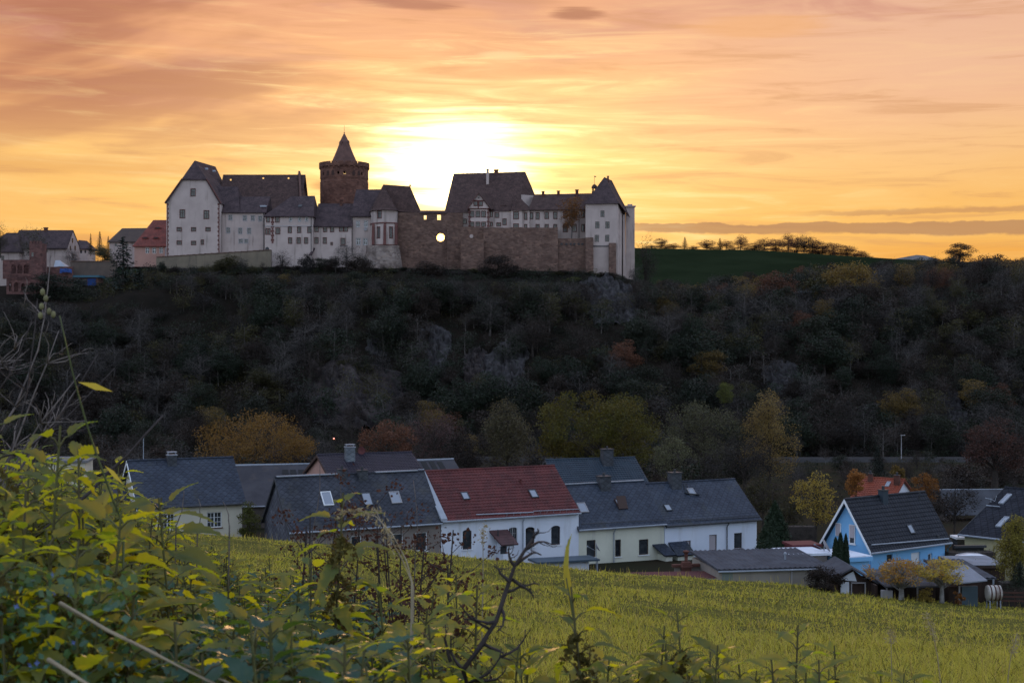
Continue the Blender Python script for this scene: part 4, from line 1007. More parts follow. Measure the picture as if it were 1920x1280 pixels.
# hall roof on the far field
th, o = castle('field_hall', 'pale low-gabled farm hall roof just showing over the hilltop at right', 1705, 487, 655, group=None, cat='barn')
facade(th, o, 1662, 1748, 486.5, 500, 655, 18, [], wallw)
gable_roof(th, o, (1660, 488.5), (1762, 487), (1734, 479), (1718, 478), 653, 662, mat('dull_hall_roof', (.13, .125, .13), (.10, .098, .10), .4, .8))
th, o = castle('field_shack', 'tiny flat-roofed shack among the trees on the right slope', 1512, 552, 408, group=None, cat='shed')
facade(th, o, 1500, 1530, 548, 562, 408, 4, [(1510, 553, 6, 6)], wood, brownfr)
mb = MB(); a, b = at(1497, 548.5, 407.4) - o, at(1532, 546, 407.4) - o; mb.box(a.x, b.x, a.y, a.y + 5, a.z, b.z); mb.build('roof', metalg, th)
# ------------------------------------------------------------------ houses of the valley
class House:
    def __init__(s, name, label, eL, eRpx, Y0, a, ridge, wallm, roofm, kind='slate', wins=(), gwins=(), group=None, cat='house', ov=.35, vl=.25, vr=.25,
                 hw=None, base=None, gutter=metalg, gm=None, ridge_cap=None, asym=1.0, gable_m=None, dov=None, pane=glass, fmat=brownfr, arch=None):
        s.a = R(a); s.ov = ov
        p0 = at(eL[0], eL[1], Y0); ca, sa = math.cos(s.a), math.sin(s.a)
        k = (eRpx - 960) / F; W = (k * p0.y - p0.x) / (ca - k * sa)
        kr = (ridge[0] - 960) / F; d = (p0.x - kr * p0.y) / (sa + kr * ca)
        if dov: d = dov
        yr = p0.y + d * ca; dzr = (640 - ridge[1]) / F * yr - p0.z
        # d is measured to the ridge, dzr is the rise
        zb = base if base is not None else min(gz(p0.x, p0.y), gz(p0.x + W * ca, p0.y + W * sa)) - .4
        s.o = V3((p0.x, p0.y, zb)); s.hw = p0.z - zb; s.W, s.d, s.dz = W, d, dzr
        s.Rm = Matrix.Rotation(-s.a, 3, 'Z')
        s.th = empty(name, s.o, s.a, label, cat, group)
        s.y_next = p0.y + W * sa; s.eave_next = p0.z
        sl = dzr / d; s.sl = sl
        D2 = d * (1 + asym)
        s.D2 = D2
        x0, x1, y0, y1 = vl, W - vr, ov, D2 - ov
        zt = s.hw + ov * sl - .16
        rects = []
        for wn in wins:
            l = s.hitF(wn[0] - wn[2] / 2, wn[1]); r = s.hitF(wn[0] + wn[2] / 2, wn[1]); t_ = s.hitF(wn[0], wn[1] - wn[3] / 2); b = s.hitF(wn[0], wn[1] + wn[3] / 2)
            rects.append((l[0] - x0, b[1], r[0] - x0, t_[1]))
        mb = MB()
        panel(mb, (x0, y0, 0), PX, PZ, x1 - x0, zt, rects, PY, .22)
        zr = s.hw + dzr - .16
        ybk = D2 - ov; zbk = zt if asym == 1 else s.hw + ov * sl - .16
        mb.poly([(x1, y0, 0), (x1, y1, 0), (x1, y1, zbk), (x1, d, zr), (x1, y0, zt)])
        mb.poly([(x1, y1, 0), (x0, y1, 0), (x0, y1, zbk), (x1, y1, zbk)])
        if not gwins: mb.poly([(x0, y1, 0), (x0, y0, 0), (x0, y0, zt), (x0, d, zr), (x0, y1, zbk)], 0 if gable_m is None else 1)
        mb.build('wall', [wallm] if gable_m is None else [wallm, gable_m], s.th)
        for r_, wn in zip(rects, wins):
            fm = wn[4] if len(wn) > 4 and wn[4] else fmat; st = wn[5] if len(wn) > 5 else 'plain'; si = wn[6] if len(wn) > 6 else whitefr
            pn = wn[7] if len(wn) > 7 else pane
            window(s.th, (x0, y0, 0), PX, PZ, PY, r_, fm, pn, st, .1, .07, None, si, arch=arch or False)
        mb = MB()
        roof_patch(mb, (0, 0, s.hw), (W, 0, s.hw), (W, d, s.hw + dzr), (0, d, s.hw + dzr), kind)
        roof_patch(mb, (W, D2, s.hw), (0, D2, s.hw), (0, d, s.hw + dzr), (W, d, s.hw + dzr), 'slate' if kind == 'slate' else kind)
        s.roof = mb.build('roof', roofm, s.th)
        mb = MB(); mb.tube([(0, d, s.hw + dzr + .02), (W, d, s.hw + dzr + .02)], .11, 6); mb.build('ridge_cap', ridge_cap or roofm, s.th)
        mb = MB(); mb.tube([(0, -.07, s.hw - .05), (W, -.07, s.hw - .05)], .075, 6); mb.build('gutter', gutter, s.th)
        if vl:
            mb = MB(); mb.extrude([(0.0, -.02, s.hw + .03), (0.0, d, s.hw + dzr + .03), (0.0, d, s.hw + dzr - .25), (0.0, -.02, s.hw - .22)], PX * -.04)
            mb.extrude([(0.0, d, s.hw + dzr + .03), (0.0, D2, s.hw + .03), (0.0, D2, s.hw - .22), (0.0, d, s.hw + dzr - .25)], PX * -.04); mb.build('bargeboard', gm or darkmetal, s.th)
    def ray(s, px, py):
        return s.Rm @ (V3((0, 0, 0)) - s.o), s.Rm @ V3(((px - 960) / F, 1, (640 - py) / F))
    def hitF(s, px, py, y=None):
        o, d = s.ray(px, py); t = ((s.ov if y is None else y) - o.y) / d.y; p = o + d * t; return p.x, p.z
    def hitR(s, px, py):
        o, d = s.ray(px, py); t = (s.hw + o.y * s.sl - o.z) / (d.z - d.y * s.sl); return o + d * t
    def hitG(s, px, py, x=.25):
        o, d = s.ray(px, py); t = (x - o.x) / d.x; p = o + d * t; return p.y, p.z
    def skylight(s, cx, cy, w_, h_, fm=darkmetal, pm=None, open_=0):
        p = s.hitR(cx, cy); x0 = s.hitR(cx - w_ / 2, cy).x; x1 = s.hitR(cx + w_ / 2, cy).x
        Vv = V3((0, 1, s.sl)).normalized(); N = V3((0, -s.sl, 1)).normalized()
        hl = (s.hitR(cx, cy - h_ / 2) - s.hitR(cx, cy + h_ / 2)).dot(Vv) / 2; hx = (x1 - x0) / 2 * .8
        def box(mb, a0, a1, b0, b1, n0, n1):
            q = [p + PX * a + Vv * b + N * n for n in (n0, n1) for a, b in ((a0, b0), (a1, b0), (a1, b1), (a0, b1))]; mb.hexa(q)
        mb = MB(); f_ = .07
        box(mb, -hx, hx, -hl, -hl + f_, .0, .12); box(mb, -hx, hx, hl - f_, hl, 0, .12); box(mb, -hx, -hx + f_, -hl + f_, hl - f_, 0, .12); box(mb, hx - f_, hx, -hl + f_, hl - f_, 0, .12)
        if open_: mb.hexa([p + PX * a + Vv * (b * .9) + N * (n + (.45 if b > 0 else -.0) * (1 if open_ else 0)) for n in (.06, .1) for a, b in ((-hx, -hl), (hx, -hl), (hx, hl), (-hx, hl))])
        fo = mb.build('skylight', fm, s.th)
        mb = MB(); q = [p + PX * a + Vv * b + N * .09 for a, b in ((-hx + f_, -hl + f_), (hx - f_, -hl + f_), (hx - f_, hl - f_), (-hx + f_, hl - f_))]
        mb.poly(q); mb.build('pane', pm or skyglass, fo)
    def chimney(s, cx, pyt, pyb, w_, m=None, cap=True, cowl=False):
        p = s.hitR(cx, pyb); Yw = (s.Rm.transposed() @ p + s.o).y; hx = w_ / 2 * Yw / F; zt = (640 - pyt) / F * Yw - s.o.z
        mb = MB(); mb.box(p.x - hx, p.x + hx, p.y - hx * .8, p.y + hx * .8, p.z - .6, zt); co = mb.build('chimney', m or chim, s.th)
        mb = MB(); mb.box(p.x - hx * 1.12, p.x + hx * 1.12, p.y - hx * .95, p.y + hx * .95, zt, zt + .07)
        if cowl:
            for sx in (-1, 1): mb.box(p.x + sx * hx * .8 - .04, p.x + sx * hx * .8 + .04, p.y - .1, p.y + .1, zt + .07, zt + .25)
            mb.box(p.x - hx, p.x + hx, p.y - hx * .8, p.y + hx * .8, zt + .25, zt + .31)
        else: mb.lathe([(.11, zt + .07), (.11, zt + .3), (.15, zt + .33), (.02, zt + .36)], (p.x, p.y), 8)
        mb.build('chimney_cap', metalg if cowl else darkmetal, co)
    def downpipe(s, px, m=metalg, top=None, bot=0):
        x, z = s.hitF(px, 1000); mb = MB(); y = s.ov - .1
        mb.tube([(x, -.07, s.hw - .05), (x, .02, s.hw - .25), (x, y, s.hw - .5), (x, y, bot)], .055, 6); mb.build('downpipe', m, s.th)
    def lean_to(s, pts, wallpts, m, wm):
        """porch: roof corners in pixels (top-left, top-right on the facade; bottom-right, bottom-left in front)"""
        pass
    def porch(s, px0, px1, pyt, pyb, out, rm, wm, kind='slate', cut=0.0):
        x0, zt = s.hitF(px0, pyt); x1, _ = s.hitF(px1, pyt); _, zb = s.hitF((px0 + px1) / 2, pyb, s.ov - out)
        mb = MB(); roof_patch(mb, (x0 + cut, s.ov - out, zb), (x1 + cut * .6, s.ov - out, zb), (x1, s.ov, zt), (x0, s.ov, zt), kind); po = mb.build('porch_roof', rm, s.th)
        mb = MB(); mb.box(x0 + cut + .25, x1 - .1, s.ov - out + .25, s.ov - .01, 0, zb - .05); mb.build('porch_wall', wm, s.th)
        return x0, x1, zt, zb
skyglass = mat('roof_window_glass', (.22, .25, .30), rough=.12, spec=.7)
GRP = 'terraced houses below the meadow'
A27 = 27
wf = whitefr
# red-roofed house
h4 = House('terraced_house', 'white terraced house under the only bright red tiled roof, with arched windows', (830, 977), 1089, 118, A27, (787, 884), wallw, tred, 'tile', group=GRP, vl=.02, vr=.02,
           wins=[(876, 1011, 17, 37, brownfr, 'plain', whitefr), (962, 1005, 16, 34, wframe2, 'grid', None), (994, 1006, 17, 37, brownfr, 'plain', whitefr), (1042, 1003, 17, 36, brownfr, 'plain', whitefr)], arch=wallw)
h4.skylight(872, 930, 17, 14); h4.skylight(1000, 926, 17, 15); h4.downpipe(979.5)
p = h4.hitR(976, 905); mb = MB(); mb.tube([p, p + PZ * .3], .09, 6); mb.lathe([(.14, p.z + .3), (.14, p.z + .38), (.02, p.z + .42)], (p.x, p.y), 8); mb.build('roof_vent', tred, h4.th)
p = h4.hitR(950, 968); q = h4.hitR(1060, 962); mb = MB()
for k in range(12): c = p.lerp(h4.hitR(1086, 958), k / 11); mb.tube([c, c + V3((0, -.1, .22))], .015, 4)
mb.tube([h4.hitR(893, 967) + PZ * .12, h4.hitR(1000, 962.5) + PZ * .12], .05, 4); mb.tube([h4.hitR(1000, 961) + PZ * .15, h4.hitR(1088, 957) + PZ * .15], .03, 4); mb.build('snow_guard', metalg, h4.th)
mb = MB(); a, b = V3((-.15, -.05, h4.hw)), V3((-.15, h4.d, h4.hw + h4.dz)); mb.hexa([a, a + PX * .55, b + PX * .55, b, a + PZ * .22, a + PX * .55 + PZ * .22, b + PX * .55 + PZ * .22, b + PZ * .22]); mb.build('zinc_verge', metalg, h4.th)
x0, x1, zt, zb = h4.porch(917, 952, 994, 1022, 1.5, mat('brown_porch_tile', (.10, .05, .05), (.07, .036, .036), 1.5, .6), wallw, 'slate', .45)
mb = MB(); mb.tube([(x0 + .55, h4.ov - .6, zt - .8), (x0 + .55, h4.ov - .6, zt + .1)], .06, 6); mb.build('vent_pipe', darkmetal, h4.th)
xw, zw = h4.hitF(944, 1030, h4.ov - 1.25); mb = MB(); mb.box(xw - .3, xw + .3, h4.ov - 1.27, h4.ov - 1.24, zw - .35, zw + .3); mb.build('porch_window', glass, h4.th)
# slate house to its left
x_l = (545 - 960) / F
hW = 13.25
o4 = h4.o; pl = V3((o4.x - hW * math.cos(R(A27)), o4.y - hW * math.sin(R(A27)), 0))
pxl = 960 + F * pl.x / pl.y; zE = at(830, 980, 118).z
h3 = House('terraced_house', 'terraced house with a weathered slate roof, three skylights and a shingled gable', (pxl, 640 - zE / pl.y * F), 829.0, pl.y, A27, (515, 895), walltan, slate2, 'slate', group=GRP, vl=.2, vr=.02,
           wins=[(745, 1018, 22, 36, whitefr, 'plain', whitefr), (790, 1015, 22, 35, whitefr, 'plain', whitefr), (668, 1022, 20, 36, whitefr, 'plain', whitefr)], gable_m=shingle)
h3.skylight(613, 935, 24, 26, whitefr); h3.skylight(688, 936, 22, 24, darkmetal, None); h3.skylight(741, 933, 24, 22, wframe2, None)
h3.chimney(641, 880, 893, 16, cap=True); h3.chimney(679, 882, 893, 18)
for u0_, u1_ in ((.01, .42), (.66, .95)):
    mb = MB(); mb.box(h3.W * u0_, h3.W * u1_, h3.d - .16, h3.d + .16, h3.hw + h3.dz + .04, h3.hw + h3.dz + .13); mb.build('ridge_flashing', metalg, h3.th)
# houses to the right
h5 = House('terraced_house', 'cream terraced house with an open roof window, right of the red roof', (1085.5, 993), 1249.5, h4.y_next, A27, (1046, 909.5), wallc, slate, 'slate', group=GRP, vl=.02, vr=.02,
           wins=[(1108.5, 1028, 17, 32, brownfr, 'plain', whitefr), (1159, 1027, 11, 32, brownfr, 'plain', whitefr), (1207, 1025, 18, 29, brownfr, 'plain', whitefr)])
h5.skylight(1092, 952, 20, 18, wframe2); h5.skylight(1164, 945, 22, 19, brownfr, None, 1); h5.downpipe(1150); h5.chimney(1132, 893, 912, 22)
mb = MB(); mb.box(.1, h5.W - .05, h5.d - .14, h5.d + .14, h5.hw + h5.dz + .04, h5.hw + h5.dz + .12); mb.build('ridge_flashing', metalg, h5.th)
mb = MB(); p, q = h5.hitR(1090, 985), h5.hitR(1249, 977); mb.tube([p + PZ * .15, q + PZ * .15], .025, 4)
for k in range(10): c = p.lerp(q, k / 9); mb.tube([c, c + PZ * .15], .012, 3)
mb.build('snow_guard', darkmetal, h5.th)
h6 = House('terraced_house', 'end terraced house, bright white walls and lattice snow guards, nearest the dark cone tree', (1250, 985.5), 1428, h5.y_next, A27, (1203, 907), wallw2, slate, 'slate', group=GRP, vl=.02, vr=.3,
           wins=[(1288, 1027, 15, 28, brownfr, 'plain', brownfr, shutter), (1337, 1017, 14.5, 30, brownfr, 'plain', brownfr, shutter), (1384, 1013, 15, 29, brownfr, 'plain', brownfr)], gutter=darkmetal)
h6.skylight(1296, 922, 15, 12, wframe2); h6.skylight(1252, 952, 15, 12, darkmetal); h6.downpipe(1362, darkmetal); h6.chimney(1265, 886, 910, 21)
mb = MB(); p = h6.hitR(1284, 908); q = h6.hitR(1290, 926); r_ = h6.hitR(1312, 929)
for k in range(7): c = p.lerp(q, k / 6) + PZ * .1; mb.tube([c - PX * .2, c + PX * .2], .02, 3)
mb.tube([p + PZ * .1 - PX * .2, q + PZ * .1 - PX * .2], .03, 3); mb.tube([p + PZ * .1 + PX * .2, q + PZ * .1 + PX * .2], .03, 3); mb.hexa([q + V3((-.3, -.15, .1)), r_ + V3((0, -.15, .1)), r_ + V3((0, .2, .1)), q + V3((-.3, .2, .1)), q + V3((-.3, -.15, .16)), r_ + V3((0, -.15, .16)), r_ + V3((0, .2, .16)), q + V3((-.3, .2, .16))])
mb.build('roof_ladder', darkmetal, h6.th)
mb = MB(); p, q = h6.hitR(1256, 979), h6.hitR(1425, 970)
for z_ in (.08, .2): mb.tube([p + PZ * z_, q + PZ * z_], .022, 4)
for k in range(16): c = p.lerp(q, k / 15); mb.tube([c, c + PZ * .22], .015, 3)
mb.build('snow_guard', darkmetal, h6.th)
h6.porch(1253, 1287, 1016, 1041, 1.6, slate, wallc, 'slate', -.1)
h5.porch(1223, 1247, 1020, 1042, 1.6, slate, wallc, 'slate', .3)
# dish and pole in front of the cream house
def dish(name, label, px, py, Y, pybase, r=.42):
    p = at(px, py, Y); zb = (640 - pybase) / F * Y; th = empty(name, (p.x, p.y, zb), 0, label, 'satellite dish', None)
    mb = MB(); mb.lathe([(.02, 0), (r * .6, .05), (r, .14), (r, .16), (r * .6, .075), (.02, .03)], (0, 0), 16)
    rot = Matrix.Rotation(R(62), 3, 'Y'); mb.v = [tuple(rot @ V3(v_) + V3((0, 0, p.z - zb))) for v_ in mb.v]; mb.build('dish', wframe2, th, True)
    mb = MB(); mb.tube([(0, .1, 0), (0, .1, p.z - zb)], .03, 6); mb.tube([(0, .1, p.z - zb), (.0, 0, p.z - zb)], .03, 5); mb.build('pole', metalg, th)
    mb = MB(); mb.tube([(0, 0, p.z - zb - .3), (-.75, -.1, p.z - zb + .12)], .015, 4); mb.box(-.8, -.7, -.14, -.06, p.z - zb + .08, p.z - zb + .18); mb.build('feed_arm', metalg, th)
dish('satellite_dish', 'white satellite dish on a pole before the cream terraced house', 1118, 1026, 121, 1075)
dish('satellite_dish', 'dark satellite dish on a pole at the left corner of the blue house', 1546, 1023, 104, 1070, .55)
# long dark shelf roof over the yard below the cream house
th = empty('yard_canopy', at(1065, 1066, 119), R(A27 - 8), 'flat dark-edged canopy roof in front of the red-roofed and cream houses', 'canopy'); o = at(1065, 1066, 119)
mb = MB(); Wc = 5.6; zc = at(0, 1050, 119).z - o.z; mb.box(-Wc / 2, Wc / 2, -.2, 2.2, zc - .16, zc); mb.build('roof', teal if False else mat('dark_canopy_edge', (.05, .075, .10), rough=.5), th)
for sx in (-1, 0, 1):
    mb = MB(); mb.tube([(sx * (Wc / 2 - .15), 0, -1.6), (sx * (Wc / 2 - .15), 0, zc - .16)], .05, 6); mb.build('post', metalg, th)
mb = MB(); mb.box(-Wc / 2 + .3, Wc / 2 - .8, .3, .5, -1.6, zc - .16); mb.build('back_panel', wallw, th)

# left slate-roofed house
h1 = House('detached_house', 'cream house at left under a plain dark slate roof, with two white lattice windows', (257, 953), 462.5, 116, 26, (228, 864), wallc2, slate, 'slate', group=None, vl=.3, vr=.3, dov=4.3,
           wins=[(314, 977, 27, 29, whitefr, 'grid', whitefr), (402, 974, 28, 29, whitefr, 'grid', brick)], gutter=darkmetal, gm=whitefr)
h1.chimney(322, 853, 868, 17, chim, cowl=True)
for px, py in ((238, 868), (294, 867.5), (356, 867), (418, 865)):
    p = h1.hitR(px, py); mb = MB(); mb.tube([p, p + V3((0, -.12, .14))], .035, 4); mb.build('roof_hook', darkmetal, h1.th)
mb = MB(); x, z_ = h1.hitF(277, 965); mb.tube([(x, -.05, h1.hw - .06), (x, .1, h1.hw - .35), (x - .3, .25, h1.hw - .6), (x - .3, .25, 0)], .05, 6); mb.build('downpipe', darkmetal, h1.th)
h1b = House('annexe', 'lower slate-roofed annexe against the left end of the cream slate-roofed house', (180, 962), 268, 117.5, 26, (196, 905), wallc2, slate, 'slate', group=None, cat='annexe', vl=.2, vr=.02, dov=3.4)
p0 = at(192, 1010, 113); th = empty('gabled_house', p0, R(0), 'small cream front-gabled house at left, half hidden by nettles', 'house')
mb = MB(); g = [at(163, 1010, 113) - p0, at(226, 1010, 113) - p0, at(226, 962, 113) - p0, at(187, 921, 113) - p0, at(163, 950, 113) - p0]; mb.extrude(g, PY * 3.5); mb.build('wall', wallc2, th)
mb = MB(); a, b, c = at(157, 957, 112.6) - p0, at(187, 917, 112.6) - p0, at(230, 967, 112.6) - p0
mb.extrude([a, b, b - PZ * .22, a - PZ * .22], PY * 4); mb.extrude([b, c, c - PZ * .22, b - PZ * .22], PY * 4); mb.build('roof', slate, th)
x = at(181, 984, 112.98) - p0
window(th, x - PX * .55 - PZ * .6 - PY * .02, PX, PZ, PY, (0, 0, 1.1, 1.2), whitefr, glass, 'grid', -.06, .07, None, whitefr)
p0 = at(132, 905, 140); th = empty('flat_roofed_house', p0, R(8), 'pale flat-topped house behind the bare twigs at far left', 'house')
mb = MB(); mb.box(-2.6, 1.4, 0, 5, -4, 2.0); mb.build('wall', wallc2, th); mb = MB(); mb.box(-2.9, 1.7, -.3, 5.3, 2.0, 2.2); mb.build('roof', greyfelt, th)
window(th, V3((-.1, -.02, .3)), PX, PZ, PY, (0, 0, .9, 1.1), brownfr, glass, 'plain', -.06, .07)
mb = MB(); mb.box(2.0, 3.0, .5, 1.3, -4, .3); mb.build('chimney', chim, th)
# antenna mast
def mast(name, label, px, pyt, pyb, Y, r=.04, cat='mast', lamp=False, m=metalg):
    p = at(px, pyb, Y); zt = at(px, pyt, Y).z - p.z; th = empty(name, p, 0, label, cat)
    mb = MB(); mb.tube([(0, 0, -2), (0, 0, zt * .5), (0, 0, zt)], [r * 1.3, r, r * .7], 6); mb.build('pole', m, th)
    return th, zt
mast('antenna_mast', 'thin antenna mast standing behind the cream slate-roofed house', 269, 820, 905, 150, .05)
# derelict barn roofs behind
rust = mat('old_bitumen_roof', (.052, .050, .058), (.034, .033, .040), .5, .85, .4, 3, stain=((.075, .06, .055), .8, .6))
hb = House('derelict_barn', 'long derelict barn with a grey sagging roof, between the cream house and the slate house', (415, 950), 655, 150, 14, (437, 873), wood, rust, 'plain', dov=6.5, group='derelict barns behind the terrace', cat='barn', ridge_cap=metalg)
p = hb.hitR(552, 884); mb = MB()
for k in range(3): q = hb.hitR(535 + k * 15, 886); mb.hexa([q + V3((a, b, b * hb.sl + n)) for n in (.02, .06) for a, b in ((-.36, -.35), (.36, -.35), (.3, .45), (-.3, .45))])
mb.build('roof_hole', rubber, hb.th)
hb2 = House('derelict_barn', 'derelict barn end with three missing roof panels, just behind the red roof', (800, 905), 876, 152, 24, (782, 863), wood, rust, 'plain', dov=4.0, group='derelict barns behind the terrace', cat='barn', ridge_cap=metalg)
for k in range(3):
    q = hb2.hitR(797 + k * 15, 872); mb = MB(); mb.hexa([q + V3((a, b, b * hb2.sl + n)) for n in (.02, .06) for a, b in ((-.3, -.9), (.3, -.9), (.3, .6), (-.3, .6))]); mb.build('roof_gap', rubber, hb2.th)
# dark glazed-tile house behind the slate house
h8 = House('tiled_house', 'house with a dark aubergine glazed tile roof and a pink gable, behind the slate house', (622, 905), 806, 140, 22, (594, 852.5), wallpink, tpurple, 'tile', group=None, vl=.3, vr=.3, gm=brownfr)
h8.chimney(656, 838, 862, 17, mat('pale_chimney_cladding', (.13, .15, .17), (.10, .115, .13), 2, .7, .3, 8, pattern='shingle'), cowl=True)
p = h8.hitR(677, 850); mb = MB(); rot = Matrix.Rotation(R(80), 3, 'X'); mb.lathe([(.02, 0), (.4, .1), (.42, .13), (.02, .05)], (0, 0), 12); mb.v = [tuple(rot @ V3(v_) + p + PZ * .3) for v_ in mb.v]; mb.build('satellite_dish', tred, h8.th)
h7 = House('tiled_house', 'pale yellow house with a bluish dark tiled roof behind the cream terraced house', (1052, 925), 1225, 146, 20, (1022, 862), wallyel, tblue, 'tile', group=None, vl=.3, vr=.3, gm=darkmetal)
h7.chimney(1138, 842, 868, 20); 
# blue house: gable to the left
h10 = House('blue_house', 'sky-blue house with a black tiled roof and a wide gable to the left', (1633, 1036), 1784, 104, 36, (1583, 936), wallblue, tblack, 'tile', group=None, vl=.45, vr=.35, gwins=True, gutter=metalg, gm=whitefr,
            wins=[(1717, 1047, 17, 24, whitefr, 'plain', None, whitefr), (1744, 1044, 8, 14, whitefr, 'plain', whitefr), (1668, 1046, 11, 14, brownfr, 'plain', whitefr)])
# left gable wall with openings
mb = MB(); xg = .45; y0, y1, d = .35, h10.D2 - .35, h10.d; zt = h10.hw + .35 * h10.sl - .16; zr = h10.hw + h10.dz - .16
def grect(cx, cy, w_, h_):
    a, za = h10.hitG(cx - w_ / 2, cy, xg); b, zb_ = h10.hitG(cx + w_ / 2, cy, xg); _, z0 = h10.hitG(cx, cy + h_ / 2, xg); _, z1 = h10.hitG(cx, cy - h_ / 2, xg)
    return min(a, b), max(a, b), z0, z1
mb.poly([(xg, y1, 0), (xg, y0, 0), (xg, y0, zt), (xg, d, zr), (xg, y1, zt)]); mb.build('gable_wall', wallblue, h10.th)
for cx, cy, w_, h_, sh in ((1572.5, 992, 10, 24, 1.0), (1598.5, 1001, 11, 36, .68)):
    a, b, z0, z1 = grect(cx, cy, w_, h_)
    fo = window(h10.th, (xg - .02, b, z0), PY * -1, PZ, PX, (0, 0, b - a, z1 - z0), whitefr, glass, 'plain', -.05, .07, None, whitefr if sh < 1 else None)
    mb = MB(); mb.box(xg - .10, xg - .045, a + .06, b - .06, z0 + (z1 - z0) * (1 - sh), z1 - .04); mb.build('shutter', shutter, fo)
h10.skylight(1707, 992, 13, 18, darkmetal); h10.chimney(1656, 919, 936, 15, mat('dark_blue_chimney', (.03, .045, .06), rough=.6)); h10.downpipe(1775, teal)
p = h10.hitR(1724, 938); mb = MB(); mb.tube([p, p + PZ * .75], .05, 6); mb.build('vent_pipe', darkmetal, h10.th)
p = h10.hitR(1759, 1008); mb = MB(); mb.lathe([(.13, p.z), (.11, p.z + .22), (.02, p.z + .25)], (p.x, p.y), 8); mb.build('roof_vent', darkmetal, h10.th)
mb = MB(); p, q = h10.hitR(1634, 1025), h10.hitR(1779, 1013); mb.tube([p + PZ * .16, q + PZ * .16], .05, 5); mb.build('snow_guard', metalg, h10.th)
# terrace roofs beside it
def flat_box(name, label, px0, px1, py, Y, dep, hgt, rot, rm, wm, cat='shed', group=None, over=.15, rk=None):
    """low flat-roofed building: front roof edge from px0 to px1 at py, depth Y"""
    p0 = at(px0, py, Y); a = R(rot); k = (px1 - 960) / F; W = (k * p0.y - p0.x) / (math.cos(a) - k * math.sin(a))
    o = V3((p0.x, p0.y, p0.z - hgt)); th = empty(name, o, a, label, cat, group)
    mb = MB(); mb.box(over, W - over, over, dep - over, -1.5, hgt - .12); mb.build('wall', wm, th)
    mb = MB()
    if rk == 'corr':
        n = int(W / .09); vs = []
        for i in range(n + 1):
            x = W * i / n; z = .035 * math.sin(i * 1.57)
            vs += [(x, -.05, hgt + z), (x, dep, hgt + .35 + z)]
        mb.mesh(vs, [(2 * i, 2 * i + 2, 2 * i + 3, 2 * i + 1) for i in range(n)]); mb.hexa([(0, -.03, hgt - .14), (W, -.03, hgt - .14), (W, dep - .02, hgt + .2), (0, dep - .02, hgt + .2), (0, -.03, hgt - .05), (W, -.03, hgt - .05), (W, dep - .02, hgt + .3), (0, dep - .02, hgt + .3)])
    else: mb.box(0, W, 0, dep, hgt - .12, hgt + .06)
    mb.build('roof', rm, th)
    return th, W, o
th, W, o = flat_box('terrace_roof', 'flat white terrace roof with a blue fascia against the blue gable', 1583, 1636, 1046, 101.5, 4, 2.4, 20, wallw, wallblue, 'canopy')
mb = MB(); mb.box(.4, W, -.06, -.01, 2.1, 2.4); mb.build('fascia', tarp if False else wallblue, th)
th, W, o = flat_box('red_container', 'dark red flat-topped lean-to between the cone tree and the blue house', 1486, 1542, 1023, 106, 2.2, 2.2, 10, mat('dark_red_sheet', (.10, .018, .024), (.08, .016, .02), 1, .6), mat('dark_red_sheet', (.1, .018, .024)), 'shed')
th, W, o = flat_box('patio_roof', 'pale flat patio roof in front of the dark red lean-to', 1478, 1556, 1040, 102.5, 3.2, 2.0, 12, wallw, walltan, 'canopy')
# garage row
th, W, o = flat_box('garage_row', 'long tan garage with a grey corrugated roof below the white end house', 1346, 1556, 1067, 97, 6.5, 2.6, 10, corr, wallgar, 'garage', rk='corr')
mb = MB(); mb.tube([(W * .66, -.04, 2.5), (W * .66, .06, 2.3), (W * .66, .09, -1.4)], .05, 6); mb.build('downpipe', wframe2, th)
mb = MB(); mb.tube([(0, -.1, 2.44), (W, -.1, 2.44)], .06, 6); mb.build('gutter', metalg, th)
mb = MB(); mb.box(.35, 1.1, .1, .16, 1.3, 2.35); mb.build('window', mat('dull_pane', (.16, .19, .18), rough=.3), th)
mb = MB(); mb.tube([(W * .72, 2.6, 2.6), (W * .72, 2.6, 3.15)], .07, 6); mb.lathe([(.12, 3.1), (.12, 3.2), (.02, 3.28)], (W * .72, 2.6), 8); mb.build('roof_vent', metalg, th)
th, W, o = flat_box('felt_shed', 'low shed roofed in red felt with a pale edge, left of the garage', 1195, 1368, 1087, 97, 3.0, 2.2, 6, felt, wallgar, 'shed')
mb = MB(); mb.box(W * .55, W + .02, -.06, .0, 2.0, 2.22); mb.build('roof_edge', wframe2, th)
th, W, o = flat_box('parapet_wall', 'stepped brick-topped tan wall with a brick stub chimney, left of the garage', 1262, 1346, 1060, 101, .4, 3.2, 10, brick, walltan, 'wall')
mb = MB(); q = W * .27; mb.box(q - .3, q + .3, -.5, .05, -1, 3.5); mb.box(q - .38, q + .38, -.58, .13, 3.1, 3.22); mb.tube([(q, -.22, 3.5), (q, -.22, 4.1)], .13, 8); mb.lathe([(.13, 4.05), (.24, 4.2), (.24, 4.26), (.05, 4.32)], (q, -.22), 8); mb.build('chimney', brick, th)
